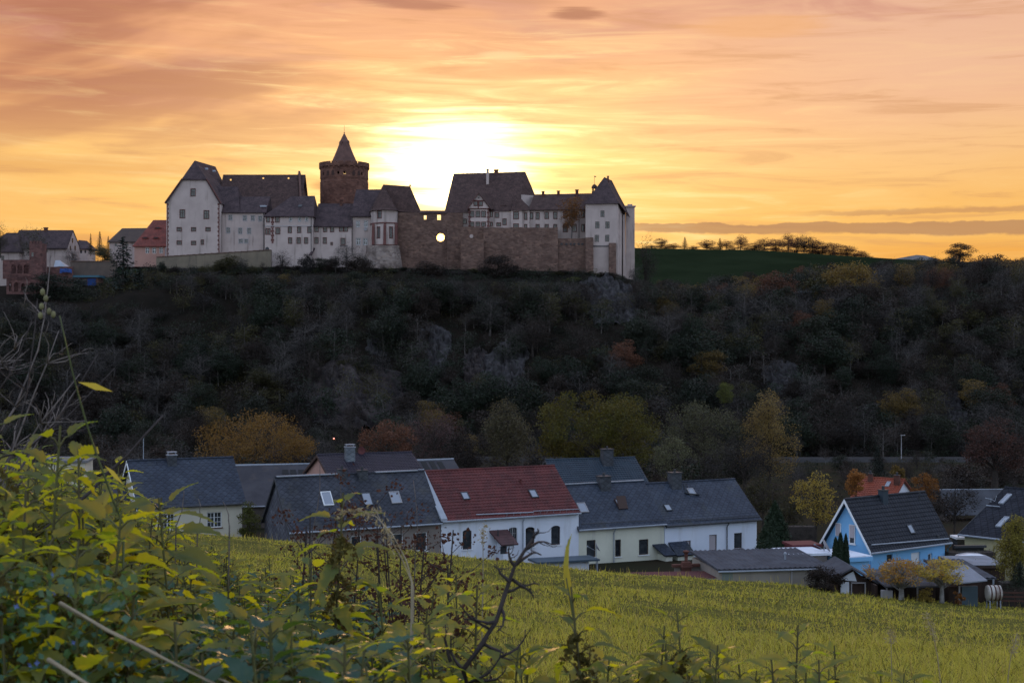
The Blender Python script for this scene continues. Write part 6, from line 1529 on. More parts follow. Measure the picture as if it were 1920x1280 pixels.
# single colourful trees on the slope that stand out in the photo
for i, (key, hm, bw, px, pyt, pyb, Y, wpx, lm, lab) in enumerate([
    ('leafy0', 10, 7, 712, 568, 640, 368, 52, L_lime, 'yellow-green tree standing out below the chapel, upper of two'), ('leafy2', 10, 7, 742, 640, 680, 352, 32, L_lime, 'small round yellow-green tree below the chapel, lower of two'),
    ('leafy0', 10, 7, 1075, 518, 556, 386, 46, L_lime, 'yellow-green bush at the foot of the lower rampart'), ('thin1', 11, 5.5, 905, 600, 655, 362, 36, L_rust, 'small rust tree below the great rampart'),
    ('leafy1', 10, 7, 1455, 505, 590, 398, 78, L_rust, 'rust-orange oak on the upper slope under the field'), ('thin0', 11, 5.5, 1478, 545, 620, 388, 46, L_lime, 'olive-green young tree in front of the rust-orange oak'),
    ('leafy0', 10, 7, 1588, 488, 600, 400, 100, L_gold, 'large golden-brown oak on the upper slope, right of the field shack'), ('bare1', 10, 6.5, 1560, 545, 640, 384, 84, L_rust, 'spreading brown tree with a visible trunk below the field shack'),
    ('leafy1', 10, 7, 1745, 570, 650, 380, 66, L_gold, 'ochre tree on the right slope'), ('thin1', 11, 5.5, 1890, 600, 665, 372, 56, L_gold, 'ochre bush near the right edge of the slope'),
    ('leafy2', 10, 7, 1245, 555, 625, 376, 50, L_gold, 'brownish-gold tree right below the corner block'), ('leafy0', 10, 7, 1330, 655, 720, 335, 66, L_gold, 'dull golden tree low on the slope under the field'),
    ('leafy1', 10, 7, 1690, 725, 800, 318, 72, L_gold, 'dull ochre tree at the foot of the slope above the street lamp'), ('thin0', 11, 5.5, 1265, 545, 590, 385, 44, L_dark, 'dark bushy tree beside the castle corner block'),
    ('leafy0', 10, 7, 1360, 715, 760, 312, 30, L_lime, 'bright yellow-green shrub at the foot of the slope'), ('thin1', 11, 5.5, 195, 545, 640, 376, 60, L_olive, 'ochre-leaved tree left of the tall spruce'),
    ('thin1', 11, 5.5, 345, 640, 700, 345, 30, L_gold, 'small golden tree below the long garden wall'), ('thin0', 11, 5.5, 440, 640, 720, 340, 70, L_olive, 'olive tree with pale stems at left of the slope'),
    ('leafy0', 10, 7, 330, 570, 610, 374, 60, L_olive, 'dull olive bush above the long garden wall'), ('leafy2', 10, 7, 500, 690, 740, 325, 80, L_olive, 'wide olive bush low on the left slope')]):
    x = (px - 960) / F * Y
    tree_px(key, hm, px, pyt, pyb, Y, wpx, lm, 'autumn_tree', lab, base_w=bw, rz=i * 1.3)

# ---- skyline of the field
SK = [('bare1', 10, 1212, 445, 545, 425, 40, L_grey, 'tall thin bare tree against the sky just right of the castle', 'bare'), ('sky2', 10, 1240, 446, 469, 640, 22, L_rust, None, 'russet'), ('fir0', 11, 1284, 444, 470, 645, 20, L_con, None, 'dark fir'), ('sky0', 10, 1263, 456, 470, 650, 24, L_rust, None, 'low russet'),
      ('sky2', 10, 1325, 450, 472, 648, 30, L_rust, None, 'russet'), ('fir1', 11, 1350, 446, 472, 640, 20, L_con, None, 'dark fir'), ('sky0', 10, 1362, 450, 472, 640, 22, L_rust, None, 'brown'), ('sky0', 10, 1389, 441, 473, 640, 22, L_rust, None, 'feathery russet'), ('sky2', 10, 1415, 455, 473, 645, 26, L_rust, None, 'low russet'),
      ('sky0', 10, 1433, 446, 474, 640, 26, L_rust, None, 'rusty'), ('sky2', 10, 1455, 448, 475, 645, 28, L_rust, None, 'brown'), ('sky0', 10, 1478, 438, 476, 640, 26, L_rust, None, 'tall rusty'), ('sky0', 10, 1494, 442, 476, 645, 26, L_rust, None, 'tall brown'), ('sky0', 10, 1508, 441, 477, 640, 26, L_grey, None, 'tall bare'),
      ('sky0', 10, 1524, 446, 478, 642, 26, L_rust, None, 'rusty'), ('sky2', 10, 1542, 452, 479, 645, 30, L_rust, None, 'wide russet'), ('sky1', 10, 1565, 455, 480, 640, 28, L_rust, None, 'thick brown'), ('sky2', 10, 1588, 460, 481, 640, 34, L_rust, None, 'low spreading'), ('sky0', 10, 1615, 470, 484, 640, 24, L_rust, None, 'smallest')]
order = ['first', 'second', 'third', 'fourth', 'fifth', 'sixth', 'seventh', 'eighth', 'ninth', 'tenth', 'eleventh', 'twelfth', 'thirteenth', 'fourteenth', 'fifteenth', 'sixteenth', 'seventeenth', 'eighteenth', 'nineteenth']
for i, (key, hm, px, pyt, pyb, Y, wpx, lm, lab, kd) in enumerate(SK):
    x = (px - 960) / F * Y; pb = 640 - gz(x, Y) * F / Y + 1
    tree_px(key, hm, px, pyt, max(pb, pyt + 14), Y, wpx, lm, 'skyline_tree', lab or '%s skyline tree on the green field, %s from the castle' % (kd, order[i]), 'tree', 'trees on the skyline of the field' if not lab else None, base_w=5.2, rz=i * .9)
for i, (px, pyt, wpx) in enumerate([(1222, 460, 30), (1250, 463, 26), (1300, 464, 26), (1338, 462, 30), (1378, 465, 30), (1402, 466, 30), (1424, 463, 34), (1446, 464, 36), (1468, 466, 34), (1490, 466, 36), (1516, 466, 40), (1534, 468, 40), (1556, 470, 36), (1576, 471, 40), (1602, 474, 34), (1624, 478, 24)]):
    Y = 652; x = (px - 960) / F * Y
    put_tree('sky%d' % (i % 3), (x, Y, gz(x, Y) - .2), max((640 - gz(x, Y) * F / Y - pyt), 8) * Y / F / 10, wpx * Y / F / 6.5, i * 1.7, L_rust if i % 3 else L_grey, 'hedgerow_bush', 'low bush in the thin hedgerow on the field skyline, %s from the castle' % order[i], 'bush', 'hedgerow bushes on the field skyline')
tree_px('leafy0', 10, 1800, 455, 492, 520, 52, L_brown, 'lone_oak', 'single round dark oak standing above the wood on the right skyline', base_w=7)
# trees around the village at left
tree_px('fir0', 11, 231, 442, 610, 380, 120, L_con, 'spruce', 'tall dark spruce between the garage and the pink house', base_w=5)
tree_px('fir1', 11, 262, 500, 605, 376, 90, L_con, 'spruce', 'second, lower dark spruce just right of the tall spruce', base_w=5, rz=1)
tree_px('fir0', 11, 187, 433, 480, 462, 22, L_con, 'village_fir', 'wide dark fir on the skyline left of the barn roof', group='firs behind the village', base_w=5, rz=2)
tree_px('fir1', 11, 170, 437, 478, 466, 12, L_con, 'village_fir', 'narrow dark fir on the skyline beside the wide fir', group='firs behind the village', base_w=5, rz=3)
tree_px('fir0', 11, 203, 442, 480, 460, 16, L_con, 'village_fir', 'short dark fir right of the wide fir', group='firs behind the village', base_w=5, rz=4)
tree_px('leafy2', 10, 196, 460, 500, 440, 44, L_pale, 'village_tree', 'pale grey-green bush right of the firs', base_w=7)
tree_px('leafy0', 10, 100, 512, 570, 380, 100, L_ivy, 'village_tree', 'dark ivy-green tree under the blue tarpaulin', base_w=7)
tree_px('leafy1', 10, 150, 530, 590, 378, 70, L_dark, 'village_tree', 'dark tree in front of the garage', base_w=7)
tree_px('bare0', 10, 135, 460, 510, 436, 34, L_grey, 'village_tree', 'bare tree before the white village gable', base_w=6.5)
tree_px('bare2', 10, 62, 425, 500, 428, 70, L_olive, 'village_tree', 'bare spreading tree in front of the grey village roof', base_w=6.5)
tree_px('bare1', 10, 0, 420, 480, 430, 40, L_olive, 'village_tree', 'bare tree cut by the left edge of the photo', base_w=6.5)
tree_px('leafy1', 10, 30, 560, 640, 372, 130, L_ivy, 'village_tree', 'broad dark tree below the arcaded ruin', base_w=7)
tree_px('thin1', 11, 1072, 362, 452, 397.5, 52, L_oran, 'courtyard_birch', 'sparse orange-leaved tree on the rampart before the window wing', base_w=5.5, tm=barkg)
for i, (px, pyt, pyb, wpx, lm, lab) in enumerate([(530, 470, 512, 40, L_grey, 'bare shrub against the foot of the hipped wing'), (575, 478, 515, 36, L_grey, 'bare shrub under the lean-to roof of the castle'), (650, 455, 505, 48, L_grey, 'bare shrub at the foot of the low wing'),
                                                  (620, 480, 515, 40, L_brown, 'brown shrub between the hipped and low wings'), (935, 475, 540, 60, L_brown, 'brown tree in front of the great rampart'), (985, 505, 545, 60, L_dark, 'dark shrub at the foot of the great rampart'),
                                                  (680, 470, 510, 30, L_dark, 'dark shrub at the left foot of the chapel'), (800, 490, 540, 60, L_brown, 'brown bush below the opening with the sun'), (860, 500, 545, 50, L_brown, 'brown bush at the foot of the bastion'), (450, 495, 530, 60, L_dark, 'dark shrub under the middle of the curtain wall'), (350, 498, 535, 50, L_dark, 'ivy-dark shrub at the left of the curtain wall')]):
    tree_px(('bare1', 'shrub0', 'bare0', 'leafy2')[i % 4] if i != 4 else 'leafy0', (10, 4.5, 10, 10)[i % 4] if i != 4 else 10, px, pyt, pyb, 389, wpx, lm, 'castle_shrub', lab, 'shrub', None, base_w=6.2, rz=i)

r_ = np.random.default_rng(90)
for i in range(58):
    px = 298 + (1192 - 298) * (i + r_.uniform(.1, .9)) / 58; Y = r_.uniform(387.5, 391.5); x = (px - 960) / F * Y; z_ = gz(x, Y)
    topy = (498 if px < 690 else 515) - r_.uniform(0, 20) * (r_.random() < .7); hh = max((640 - topy) * Y / F - z_, 1.2)
    if px > 1090 and px < 1160: hh = min(hh, 1.6)
    key, hm, lm, kind = KINDS[int(r_.choice([0, 1, 2, 3, 4, 5, 8, 9]))]; zi = [q for q in ZONES if q[0] <= px][-1]
    put_tree(key, (x, Y, z_ - .2), hh / hm, max(hh, 2.4) / hm * r_.uniform(1.1, 1.7), r_.uniform(0, 6.28), lm, 'wall_foot_shrub', 'ragged %s growing against the wall foot %s' % (kind.split()[-2] + ' ' + kind.split()[-1] if 'tree' not in kind else kind.replace('tree', 'shrub'), zi[1]), 'shrub', 'shrubs along the castle wall foot %s' % zi[1])
for i in range(16):
    px = 1470 + 430 * (i + r_.uniform(0, 1)) / 16; Y = r_.uniform(190, 272); x = (px - 960) / F * Y
    key, hm, lm, kind = KINDS[int(r_.choice([0, 1, 2, 3, 5, 8, 9]))]; hh = r_.uniform(2.4, 4.2)
    put_tree(key, (x, Y, gz(x, Y) - .1), hh / hm, max(hh, 3) / hm * 1.5, i, lm, 'roadside_shrub', 'low %s between the blue house and the valley road' % kind.replace('tree', 'shrub'), 'shrub', 'shrubs between the blue house and the road')
# ---- valley trees behind and between the houses (each with its own crown)
def special(name, label, px, pyt, pyb, Y, wpx, lm, seed, tm=bark, cat='tree', group=None, leaf=None, nleaf=9000, c0=.2, clusters=46, shape='round', twigs=1, trunk_r=None, spread=.30, droop=0.0, nstem=1, con=False, tight=False):
    b = at(px, pyb, Y); h = (pyb - pyt) * Y / F; cw = wpx * Y / F
    acc = make_cone(seed, h, cw, nleaf, leaf or .2, .8 if h > cw * 1.2 and cw > 1.2 else .45) if tight else make_conifer(seed, h, cw, nleaf, leaf or .2) if con else make_tree(seed, h, cw, leaf or .2, nleaf, c0, clusters, shape, twigs, trunk_r or h * .018, 0, spread, nstem, droop)
    o = empty(name, b, seed, label, cat, group)
    link('trunk', acc[0].mesh('trunk', tm), o)
    if acc[1].n: link('crown', acc[1].mesh('crown', lm), o)
    return o
special('golden_tree', 'broad golden-brown tree behind the derelict barn roof at left', 480, 776, 905, 185, 250, leaf_mat('amber_leaves', (0.296, 0.163, 0.034), (0.218, 0.120, 0.034), .4), 1, clusters=60, shape='oak', nleaf=13000, leaf=.24)
special('rust_tree', 'rust-red round tree behind the aubergine roof', 728, 790, 900, 195, 120, L_rust, 2, nleaf=7000, leaf=.24)
special('plum_tree', 'dull plum-brown bare-ish tree right of the rust-red tree', 815, 775, 905, 205, 150, leaf_mat('plum_brown_leaves', (0.090, 0.048, 0.042), (0.063, 0.039, 0.038), .3), 3, nleaf=6000, twigs=4, leaf=.22)
special('plum_tree', 'dull brown bare-ish tree beside the willow', 880, 800, 910, 200, 90, L_brown, 33, nleaf=4500, twigs=4, leaf=.22)
special('willow', 'slim greenish weeping tree left of the big olive tree', 950, 738, 905, 210, 130, L_willow, 4, shape='spire', droop=.7, nleaf=9000, leaf=.26, twigs=2)
special('big_maple', 'largest dark yellow-green tree rising behind the bluish roof', 1125, 728, 915, 175, 300, L_bigol, 57, clusters=96, shape='round', nleaf=26000, leaf=.26, c0=.08, spread=.19)
special('pale_tree', 'pale greenish feathery tree right of the big yellow-green tree', 1320, 744, 915, 200, 165, L_pale, 6, nleaf=7500, twigs=3, leaf=.24, shape='round')
special('pale_tree', 'lower dull olive tree right of the big yellow-green tree', 1260, 820, 915, 190, 90, L_pale, 66, nleaf=4000, twigs=3, leaf=.22, shape='oak')
special('golden_birch', 'tall orange-gold birch above the white end house', 1442, 728, 920, 200, 135, L_birch, 7, nleaf=10000, leaf=.22, shape='spire', twigs=3, droop=.2, c0=.12)
special('grey_tree', 'wide grey-brown bare tree below the golden birch', 1395, 815, 930, 185, 130, L_grey, 8, nleaf=2500, twigs=6, leaf=.2)
special('grey_tree', 'grey bare tree behind the white end house chimney', 1320, 850, 930, 175, 90, L_grey, 88, nleaf=1500, twigs=6, leaf=.2)
special('yellow_tree', 'sparse yellow-leaved tree left of the blue house', 1530, 886, 1010, 135, 100, L_yel, 9, nleaf=2600, leaf=.2, twigs=4, clusters=40)
special('yellow_tree', 'thin olive-yellow tree behind the cone tree', 1430, 890, 1000, 150, 80, L_olive, 10, nleaf=2200, leaf=.2, twigs=4)
special('orange_tree', 'orange tree left of the orange-red roof', 1605, 878, 945, 148, 44, L_oran, 11, nleaf=3000, leaf=.17, clusters=26)
special('orange_tree', 'orange tree right of the orange-red roof', 1735, 886, 960, 146, 56, L_oran, 12, nleaf=3600, leaf=.17, clusters=30)
special('yellow_shrub', 'small yellow-brown bush behind the orange-red roof', 1682, 874, 915, 165, 40, L_gold, 13, nleaf=1600, leaf=.2, clusters=20)
special('dark_fir', 'dark fir by the valley road left of the street lamp', 1645, 838, 895, 240, 46, L_con, 14, con=True, nleaf=3000, leaf=.3)
special('brown_oak', 'spreading red-brown oak with a thick trunk at right', 1865, 790, 915, 190, 130, leaf_mat('red_brown_oak_leaves', (0.120, 0.054, 0.038), (0.083, 0.043, 0.035), .35), 15, nleaf=6500, leaf=.24, twigs=4, trunk_r=.45, shape='oak')
special('garden_tree', 'grey-brown bare tree before the metal-roofed barn', 1790, 895, 1000, 135, 90, L_grey, 16, nleaf=1200, leaf=.18, twigs=6)
special('garden_tree', 'bare brown tree behind the blue house roof', 1760, 930, 1000, 128, 60, L_brown, 17, nleaf=900, leaf=.18, twigs=6)
special('garden_tree', 'dull bare bush left of the yellow-leaved tree', 1480, 930, 1010, 140, 70, L_olive, 18, nleaf=1500, leaf=.18, twigs=5)
special('larch', 'yellow weeping larch at the right edge before the black-roofed house', 1902, 958, 1100, 98, 62, L_weep, 19, nleaf=9000, leaf=.12, droop=.9, shape='oak', clusters=44, c0=.1)
special('cone_tree', 'dark green cone-shaped conifer beside the white end house', 1453, 940, 1048, 112, 82, L_thuja, 20, con=True, tight=True, tm=L_thuja, nleaf=12000, leaf=.17, cat='tree')
for i, (px, pyt, w_, lab) in enumerate([(1567, 1008, 13, 'left column of the dark clipped thuja trio'), (1576, 1000, 14, 'tallest middle column of the dark thuja trio'), (1586, 1002, 11, 'right column of the dark thuja trio')]):
    special('thuja_column', lab + ' before the blue gable', px, pyt, 1068, 98, w_ * 1.35, L_thuja, 21 + i, con=True, tight=True, nleaf=4500, leaf=.10, tm=L_thuja, group='thuja columns before the blue house')
special('orchard_tree', 'flat-crowned orchard tree with yellow and orange leaves, left of the pair', 1690, 1046, 1131, 90.5, 160, leaf_mat('orchard_leaves', (0.626, 0.410, 0.070), (0.587, 0.258, 0.064), .4), 24, tm=barkp, nleaf=3800, leaf=.12, c0=.46, clusters=44, twigs=5, trunk_r=.19, spread=.25, group='orchard trees at the foot of the meadow')
special('orchard_tree', 'flat-crowned orchard tree with yellow leaves, right of the pair', 1766, 1050, 1131, 90.5, 128, leaf_mat('orchard_leaves_yellow', (0.529, 0.406, 0.063), (0.459, 0.318, 0.063), .4), 25, tm=barkp, nleaf=4000, leaf=.12, c0=.46, clusters=38, twigs=4, trunk_r=.16, spread=.27, group='orchard trees at the foot of the meadow')
special('round_bush', 'bare dark round bush between the garage and the allotment shed', 1545, 1062, 1112, 92.5, 76, L_brown, 26, nleaf=4500, leaf=.10, c0=.02, clusters=36, twigs=4, trunk_r=.05, nstem=3, cat='shrub')
special('small_shrub', 'small yellow shrub at the foot of the right orchard tree', 1735, 1100, 1132, 90.5, 48, L_yel, 27, nleaf=1400, leaf=.10, c0=.02, clusters=18, twigs=3, trunk_r=.03, nstem=3, cat='shrub')
special('small_shrub', 'small orange-yellow shrub in front of the plank store', 1797, 1106, 1136, 89.5, 26, L_oran, 28, nleaf=600, leaf=.10, c0=.02, clusters=14, twigs=3, trunk_r=.03, nstem=2, cat='shrub')
special('garden_bush', 'yellow-green bush at the right corner of the cream slate-roofed house', 467, 940, 1025, 118, 40, L_lime, 29, nleaf=3000, leaf=.14, c0=.05, clusters=24, cat='shrub')
special('garden_bush', 'low dark bush at the foot of the cone tree', 1422, 1035, 1062, 108, 30, L_olive, 30, nleaf=1500, leaf=.12, c0=.05, clusters=16, cat='shrub')
special('garden_bush', 'dark evergreen shrub at the right edge beside the larch', 1912, 1052, 1100, 94, 50, L_thuja, 31, con=True, nleaf=2500, leaf=.13, cat='shrub')
def hedge(name, label, px0, px1, pyt, pyb, Y, dep, lm, seed, leaf=.09):
    r = np.random.default_rng(seed); a, b = at(px0, pyb, Y), at(px1, pyt, Y); o = empty(name, at((px0 + px1) / 2, pyb, Y), 0, label, 'hedge')
    n = int((b.x - a.x) * (b.z - a.z) * 260) + 400
    P = np.stack([r.uniform(a.x, b.x, n), Y + r.uniform(0, dep, n), r.uniform(a.z - .3, b.z, n) + r.normal(size=n) * .05], -1) - np.array(o.location)
    acc = Acc(); acc.add(*leaf_quads(r, P, leaf)); link('foliage', acc.mesh('foliage', lm), o)
    mb = MB(); mb.box(a.x - o.location.x + .1, b.x - o.location.x - .1, .12, dep - .1, -.4, b.z - a.z - .12); mb.build('twig_core', bark, o)
hedge('hedge', 'clipped green hedge behind the white parked car, right of the blue house', 1778, 1870, 1033, 1050, 109, 1.5, L_lime if False else leaf_mat('hedge_leaves', (0.068, 0.075, 0.021), (0.048, 0.057, 0.019), .3), 40)
hedge('hedge', 'short clipped hedge in front of the white car', 1815, 1852, 1053, 1062, 103, 1.0, MATS['hedge_leaves'], 41)
hedge('hedge', 'tall dark hedge behind the barrel tank and rail fence', 1878, 1960, 1090, 1128, 95, 1.2, L_thuja, 42)
hedge('hedge', 'dark hedge left of the blue house under the yellow-leaved tree', 1478, 1532, 985, 1012, 122, 1.2, L_ivy, 43)

# more trees along the foot of the slope, valley floor, in loose clumps
r_ = np.random.default_rng(5); n_ = 0; pl3 = []
while n_ < 52:
    px = r_.uniform(-20, 1960); Y = r_.uniform(215, 298); x = (px - 960) / F * Y
    if 1480 < px < 1880 and Y < 296: continue
    if any((x - q[0]) ** 2 + (Y - q[1]) ** 2 < 4.5 ** 2 for q in pl3): continue
    pl3.append((x, Y)); n_ += 1
    key, hm, lm, kind = KINDS[r_.choice(len(KINDS), p=WTS)]; hh = r_.uniform(5, 9.5) if hm > 5 else 3
    nb = [q for q in [(-20, 'behind the left edge nettles'), (200, 'behind the cream slate-roofed house'), (400, 'behind the golden-brown tree'), (585, 'behind the aubergine roof'), (790, 'behind the red roof'), (1020, 'behind the big yellow-green tree'), (1240, 'behind the white end house'), (1400, 'behind the golden birch'), (1880, 'at the right edge')] if q[0] <= px][-1][1] if px > -20 else 'behind the left edge nettles'
    put_tree(key, (x, Y, gz(x, Y) - .1), hh / hm, hh / hm * r_.uniform(.95, 1.3), r_.uniform(0, 6.28), lm, 'valley_tree', '%s on the valley floor %s, %s' % (kind, nb, 'nearer the houses' if Y < 255 else 'nearer the cliff'), 'tree', 'valley floor trees %s' % nb)

# ---- undergrowth of the slope (uncountable)
def clumps(name, label, xr, yr, nc, per, leaf, mats, seed, mask, hgt=1.1, wid=1.5):
    r = np.random.default_rng(seed)
    cx, cy = r.uniform(*xr, nc), r.uniform(*yr, nc); ok = mask(cx, cy); cx, cy = cx[ok], cy[ok]; n = len(cx)
    sz = r.uniform(.6, 1.5, n); cm = (vnoise(cx, cy, 11, seed) * len(mats) * 1.25 + r.uniform(-.8, .8, n) - .3).astype(int).clip(0, len(mats) - 1)
    d = r.normal(size=(n, per, 3)); d /= np.linalg.norm(d, axis=2, keepdims=True); d *= r.uniform(.3, 1, (n, per, 1)) ** .5
    P = np.stack([np.broadcast_to(cx[:, None], (n, per)), np.broadcast_to(cy[:, None], (n, per)), np.zeros((n, per))], -1) + d * np.stack([sz * wid, sz * wid, sz * hgt], -1)[:, None, :]
    P[:, :, 2] = ground(P[:, :, 0], P[:, :, 1]) + np.abs(P[:, :, 2]) + .05
    v, f = leaf_quads(r, P.reshape(-1, 3), leaf)
    return tag(link(name, np_mesh(name, v, f, mats, np.repeat(cm, per))), label, name.replace('_', ' '), kind='stuff')
def slope_mask(x, y):
    px = 960 + F * x / y; py = 640 - F * ground(x, y) / y; m = np.ones(len(x), bool)
    for a, b, c, d in ROCKS: m &= ~((px > a) & (px < b) & (py > c) & (py < d) & (vnoise(x, y, 2.5, 55) < .62))
    m &= ~((px > 300) & (px < 1190) & (y > 392)); m &= ~((px < 90) & (y > 378)); m &= ~((px > 130) & (px < 450) & (y > 367) & (y < 373))
    return m
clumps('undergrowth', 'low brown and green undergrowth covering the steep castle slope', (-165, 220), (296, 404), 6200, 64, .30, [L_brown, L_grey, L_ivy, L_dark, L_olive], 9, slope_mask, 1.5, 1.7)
clumps('valley_scrub', 'tangled brown scrub on the valley floor behind the houses', (-110, 175), (152, 300), 1500, 80, .26, [L_brown, L_grey, L_olive, L_dark], 19, lambda x, y: (np.abs(y - (283 + 4 * np.sin(x / 60))) > 7) & (vnoise(x, y, 9, 19) > .3) & (~((x > 20) & (y < 168))) & (y > np.where(x < 25, 165, 168)), 1.6, 1.8)
clumps('hilltop_scrub', 'dark scrub along the upper edge of the slope below the green field', (36, 230), (398, 470), 900, 70, .34, [L_brown, L_grey, L_dark, L_olive], 29, lambda x, y: (y < 432 + .22 * np.clip(x - 100, 0, 200)) & (640 - F * (ground(x, y) + 2) / y > np.interp(960 + F * x / y, [1195, 1300, 1400, 1500, 1660, 1960], [535, 530, 516, 506, 494, 484])), 1.5, 1.8)

# ---- rock outcrops
rockm = mat('grey_cliff_rock', (.066, .063, .066), (.024, .022, .024), .55, .95, 1.0, 3, pattern='stone', stain=((.035, .04, .028), .5, .75))
rockr = mat('reddish_cliff_rock', (.062, .049, .046), (.024, .020, .022), .5, .95, 1.0, 3, pattern='stone', stain=((.04, .042, .035), .5, .7))
def hitY(px, py):
    for Y in np.arange(297, 402, .5):
        if gz((px - 960) / F * Y, Y) > (640 - py) / F * Y: return Y
    return 400
def outcrop(label, px0, px1, pyt, pyb, m, seed, out=3.2):
    """jagged rock face that swells out of the slope inside the given picture box"""
    Yb, Yt = hitY((px0 + px1) / 2, pyb), hitY((px0 + px1) / 2, pyt)
    xc = ((px0 + px1) / 2 - 960) / F * (Yb + Yt) / 2; W = (px1 - px0) * (Yb + Yt) / 2 / F
    nu, nv = 44, 44; U, Vv = np.meshgrid(np.linspace(-1, 1, nu), np.linspace(0, 1, nv))
    y0, y1 = Yb - 2, max(Yt + 2, Yb + 4)
    X = xc + U * W * .62 + (vnoise(U * 6 + 40, Vv * 6, 1.2, seed) - .5) * W * .12; Y = y0 + (y1 - y0) * Vv
    env = np.clip(1.35 - U ** 2 * 1.5 - (2 * Vv - 1) ** 4 * 1.1 + (vnoise(U * 5, Vv * 5, .9, seed + 7) - .5) * 1.5, -.25, 1)
    sl_ = (U * .8 + Vv * 1.6)                    # slanting strata
    blk = np.floor(vnoise(sl_ * 9 + seed, (Vv - U * .6) * 5, .8, seed + 2) * 5) / 5 + (vnoise(U * 16, Vv * 14, .8, seed + 3) - .5) * .5 + (vnoise(U * 40, Vv * 40, 1.0, seed + 4) - .5) * .25
    disp = env * out * (.25 + 1.0 * blk) + np.minimum(env, 0) * 6
    Z = ground(X, Y) + disp * .75; Y = Y - disp * .75
    v = np.stack([X, Y, Z], -1).reshape(-1, 3); c = np.array([xc, Yb, gz(xc, Yb)]); i = np.arange(nu * nv).reshape(nv, nu)
    f = np.stack([i[:-1, :-1], i[:-1, 1:], i[1:, 1:], i[1:, :-1]], -1).reshape(-1, 4)
    o = link('rock_outcrop', np_mesh('rock_outcrop', v - c, f, [m])); o.location = c
    tag(o, label, 'rock', 'rock outcrops of the cliff')
for lab, a, b, c, d, m, sd, dp in [('broad reddish-grey cliff face low on the slope below the round tower', 585, 745, 688, 800, rockr, 1, 7), ('jagged pale rock spur below the sunlit gap', 783, 838, 622, 706, rockm, 2, 5), ('pale slanting rock slab below the great rampart', 905, 985, 655, 735, rockm, 3, 6),
                                   ('small dark rock left of the pale slab below the bastion', 872, 912, 662, 710, rockr, 4, 4), ('grey crag right under the corner block', 1098, 1186, 530, 606, rockm, 5, 6), ('grey cliff face on the right, above the golden birch', 1438, 1508, 690, 757, rockm, 6, 5),
                                   ('small pale cliff near the street lamp at far right', 1765, 1806, 742, 792, rockm, 7, 4), ('low reddish rock beside the broad cliff, right of it', 745, 800, 735, 790, rockr, 8, 5), ('narrow grey rock rib left of the jagged spur', 690, 720, 620, 660, rockm, 9, 3)]:
    outcrop(lab, a, b, c, d, m, sd, dp * .42)
# ------------------------------------------------------------------ wood mass that fills the slope between the single trees (uncountable)
def wood_mass(name, label, spots, mats, seed, nv=6):
    r = np.random.default_rng(seed); V_, F_, M_ = [], [], []; nvt = 0; var = []
    for k in range(nv):
        tr, cr = make_tree(900 + seed * 10 + k, 10, 7, .42, (300, 900, 1100, 700, 500, 1000)[k % 6], .12, 16, ('vase', 'round', 'oak')[k % 3], (5, 1, 1, 3, 5, 1)[k % 6], .13, 0, .42)
        tv, tf = np.concatenate(tr.v), np.concatenate(tr.f); cv, cf = np.concatenate(cr.v), np.concatenate(cr.f)
        var.append((np.concatenate([tv, cv]), np.concatenate([tf, cf + len(tv)]), len(tf), len(cf)))
    for (x, y, z, h) in spots:
        v, f, nt, nc = var[r.integers(nv)]; a = r.uniform(0, 6.28); s = h / 10; sw = s * r.uniform(1.0, 1.45)
        c_, s_ = math.cos(a) * sw, math.sin(a) * sw
        V_.append(np.stack([v[:, 0] * c_ - v[:, 1] * s_ + x, v[:, 0] * s_ + v[:, 1] * c_ + y, v[:, 2] * s + z], -1)); F_.append(f + nvt); nvt += len(v)
        M_.append(np.concatenate([np.full(nt, int(r.random() < .5)), np.full(nc, 2 + r.integers(len(mats) - 2))]))
    return tag(link(name, np_mesh(name, np.concatenate(V_), np.concatenate(F_), mats, np.concatenate(M_))), label, 'wood', kind='stuff')
r_ = np.random.default_rng(77); spots = []
while len(spots) < 620:
    px = r_.uniform(-60, 1980); Y = r_.uniform(299, 398); x = (px - 960) / F * Y; z_ = gz(x, Y); py = 640 - F * z_ / Y
    if (290 < px < 1195 and Y > 387) or (px < 90 and Y > 370) or (90 < px < 300 and Y > 380): continue
    lim = 512 if px < 690 else 525 if px < 1195 else 532
    if px < 290: lim = 565
    h = min(r_.uniform(5, 10), (640 - lim) * Y / F - z_)
    if h < 2: continue
    inr = [a - 5 < px < b + 5 and c < py - h * F / Y * .5 < d + 12 for a, b, c, d in ROCKS]
    if any(inr) and r_.random() < .7: continue
    if 140 < px < 450 and 590 < py < 650 and Y < 371: h = min(h, 2.8)
    spots.append((x, Y, z_ - .2, h))
while len(spots) < 860:
    px = r_.uniform(-30, 1200); Y = r_.uniform(362, 389.5); x = (px - 960) / F * Y; z_ = gz(x, Y)
    if (290 < px and Y > 388.5) or (px < 90 and Y > 372) or (90 < px < 300 and Y > 383): continue
    lim = 514 if px < 690 else 526
    if px < 290: lim = 566
    h = min(r_.uniform(3.5, 8), (640 - lim) * Y / F - z_)
    if h < 1.6 or (160 < px < 445 and Y < 371 and h > 2.8) or (1100 < px < 1190 and r_.random() < .7): continue
    spots.append((x, Y, z_ - .2, h))
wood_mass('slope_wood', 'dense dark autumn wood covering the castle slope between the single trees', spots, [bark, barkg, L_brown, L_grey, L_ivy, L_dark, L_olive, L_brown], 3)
spots = []
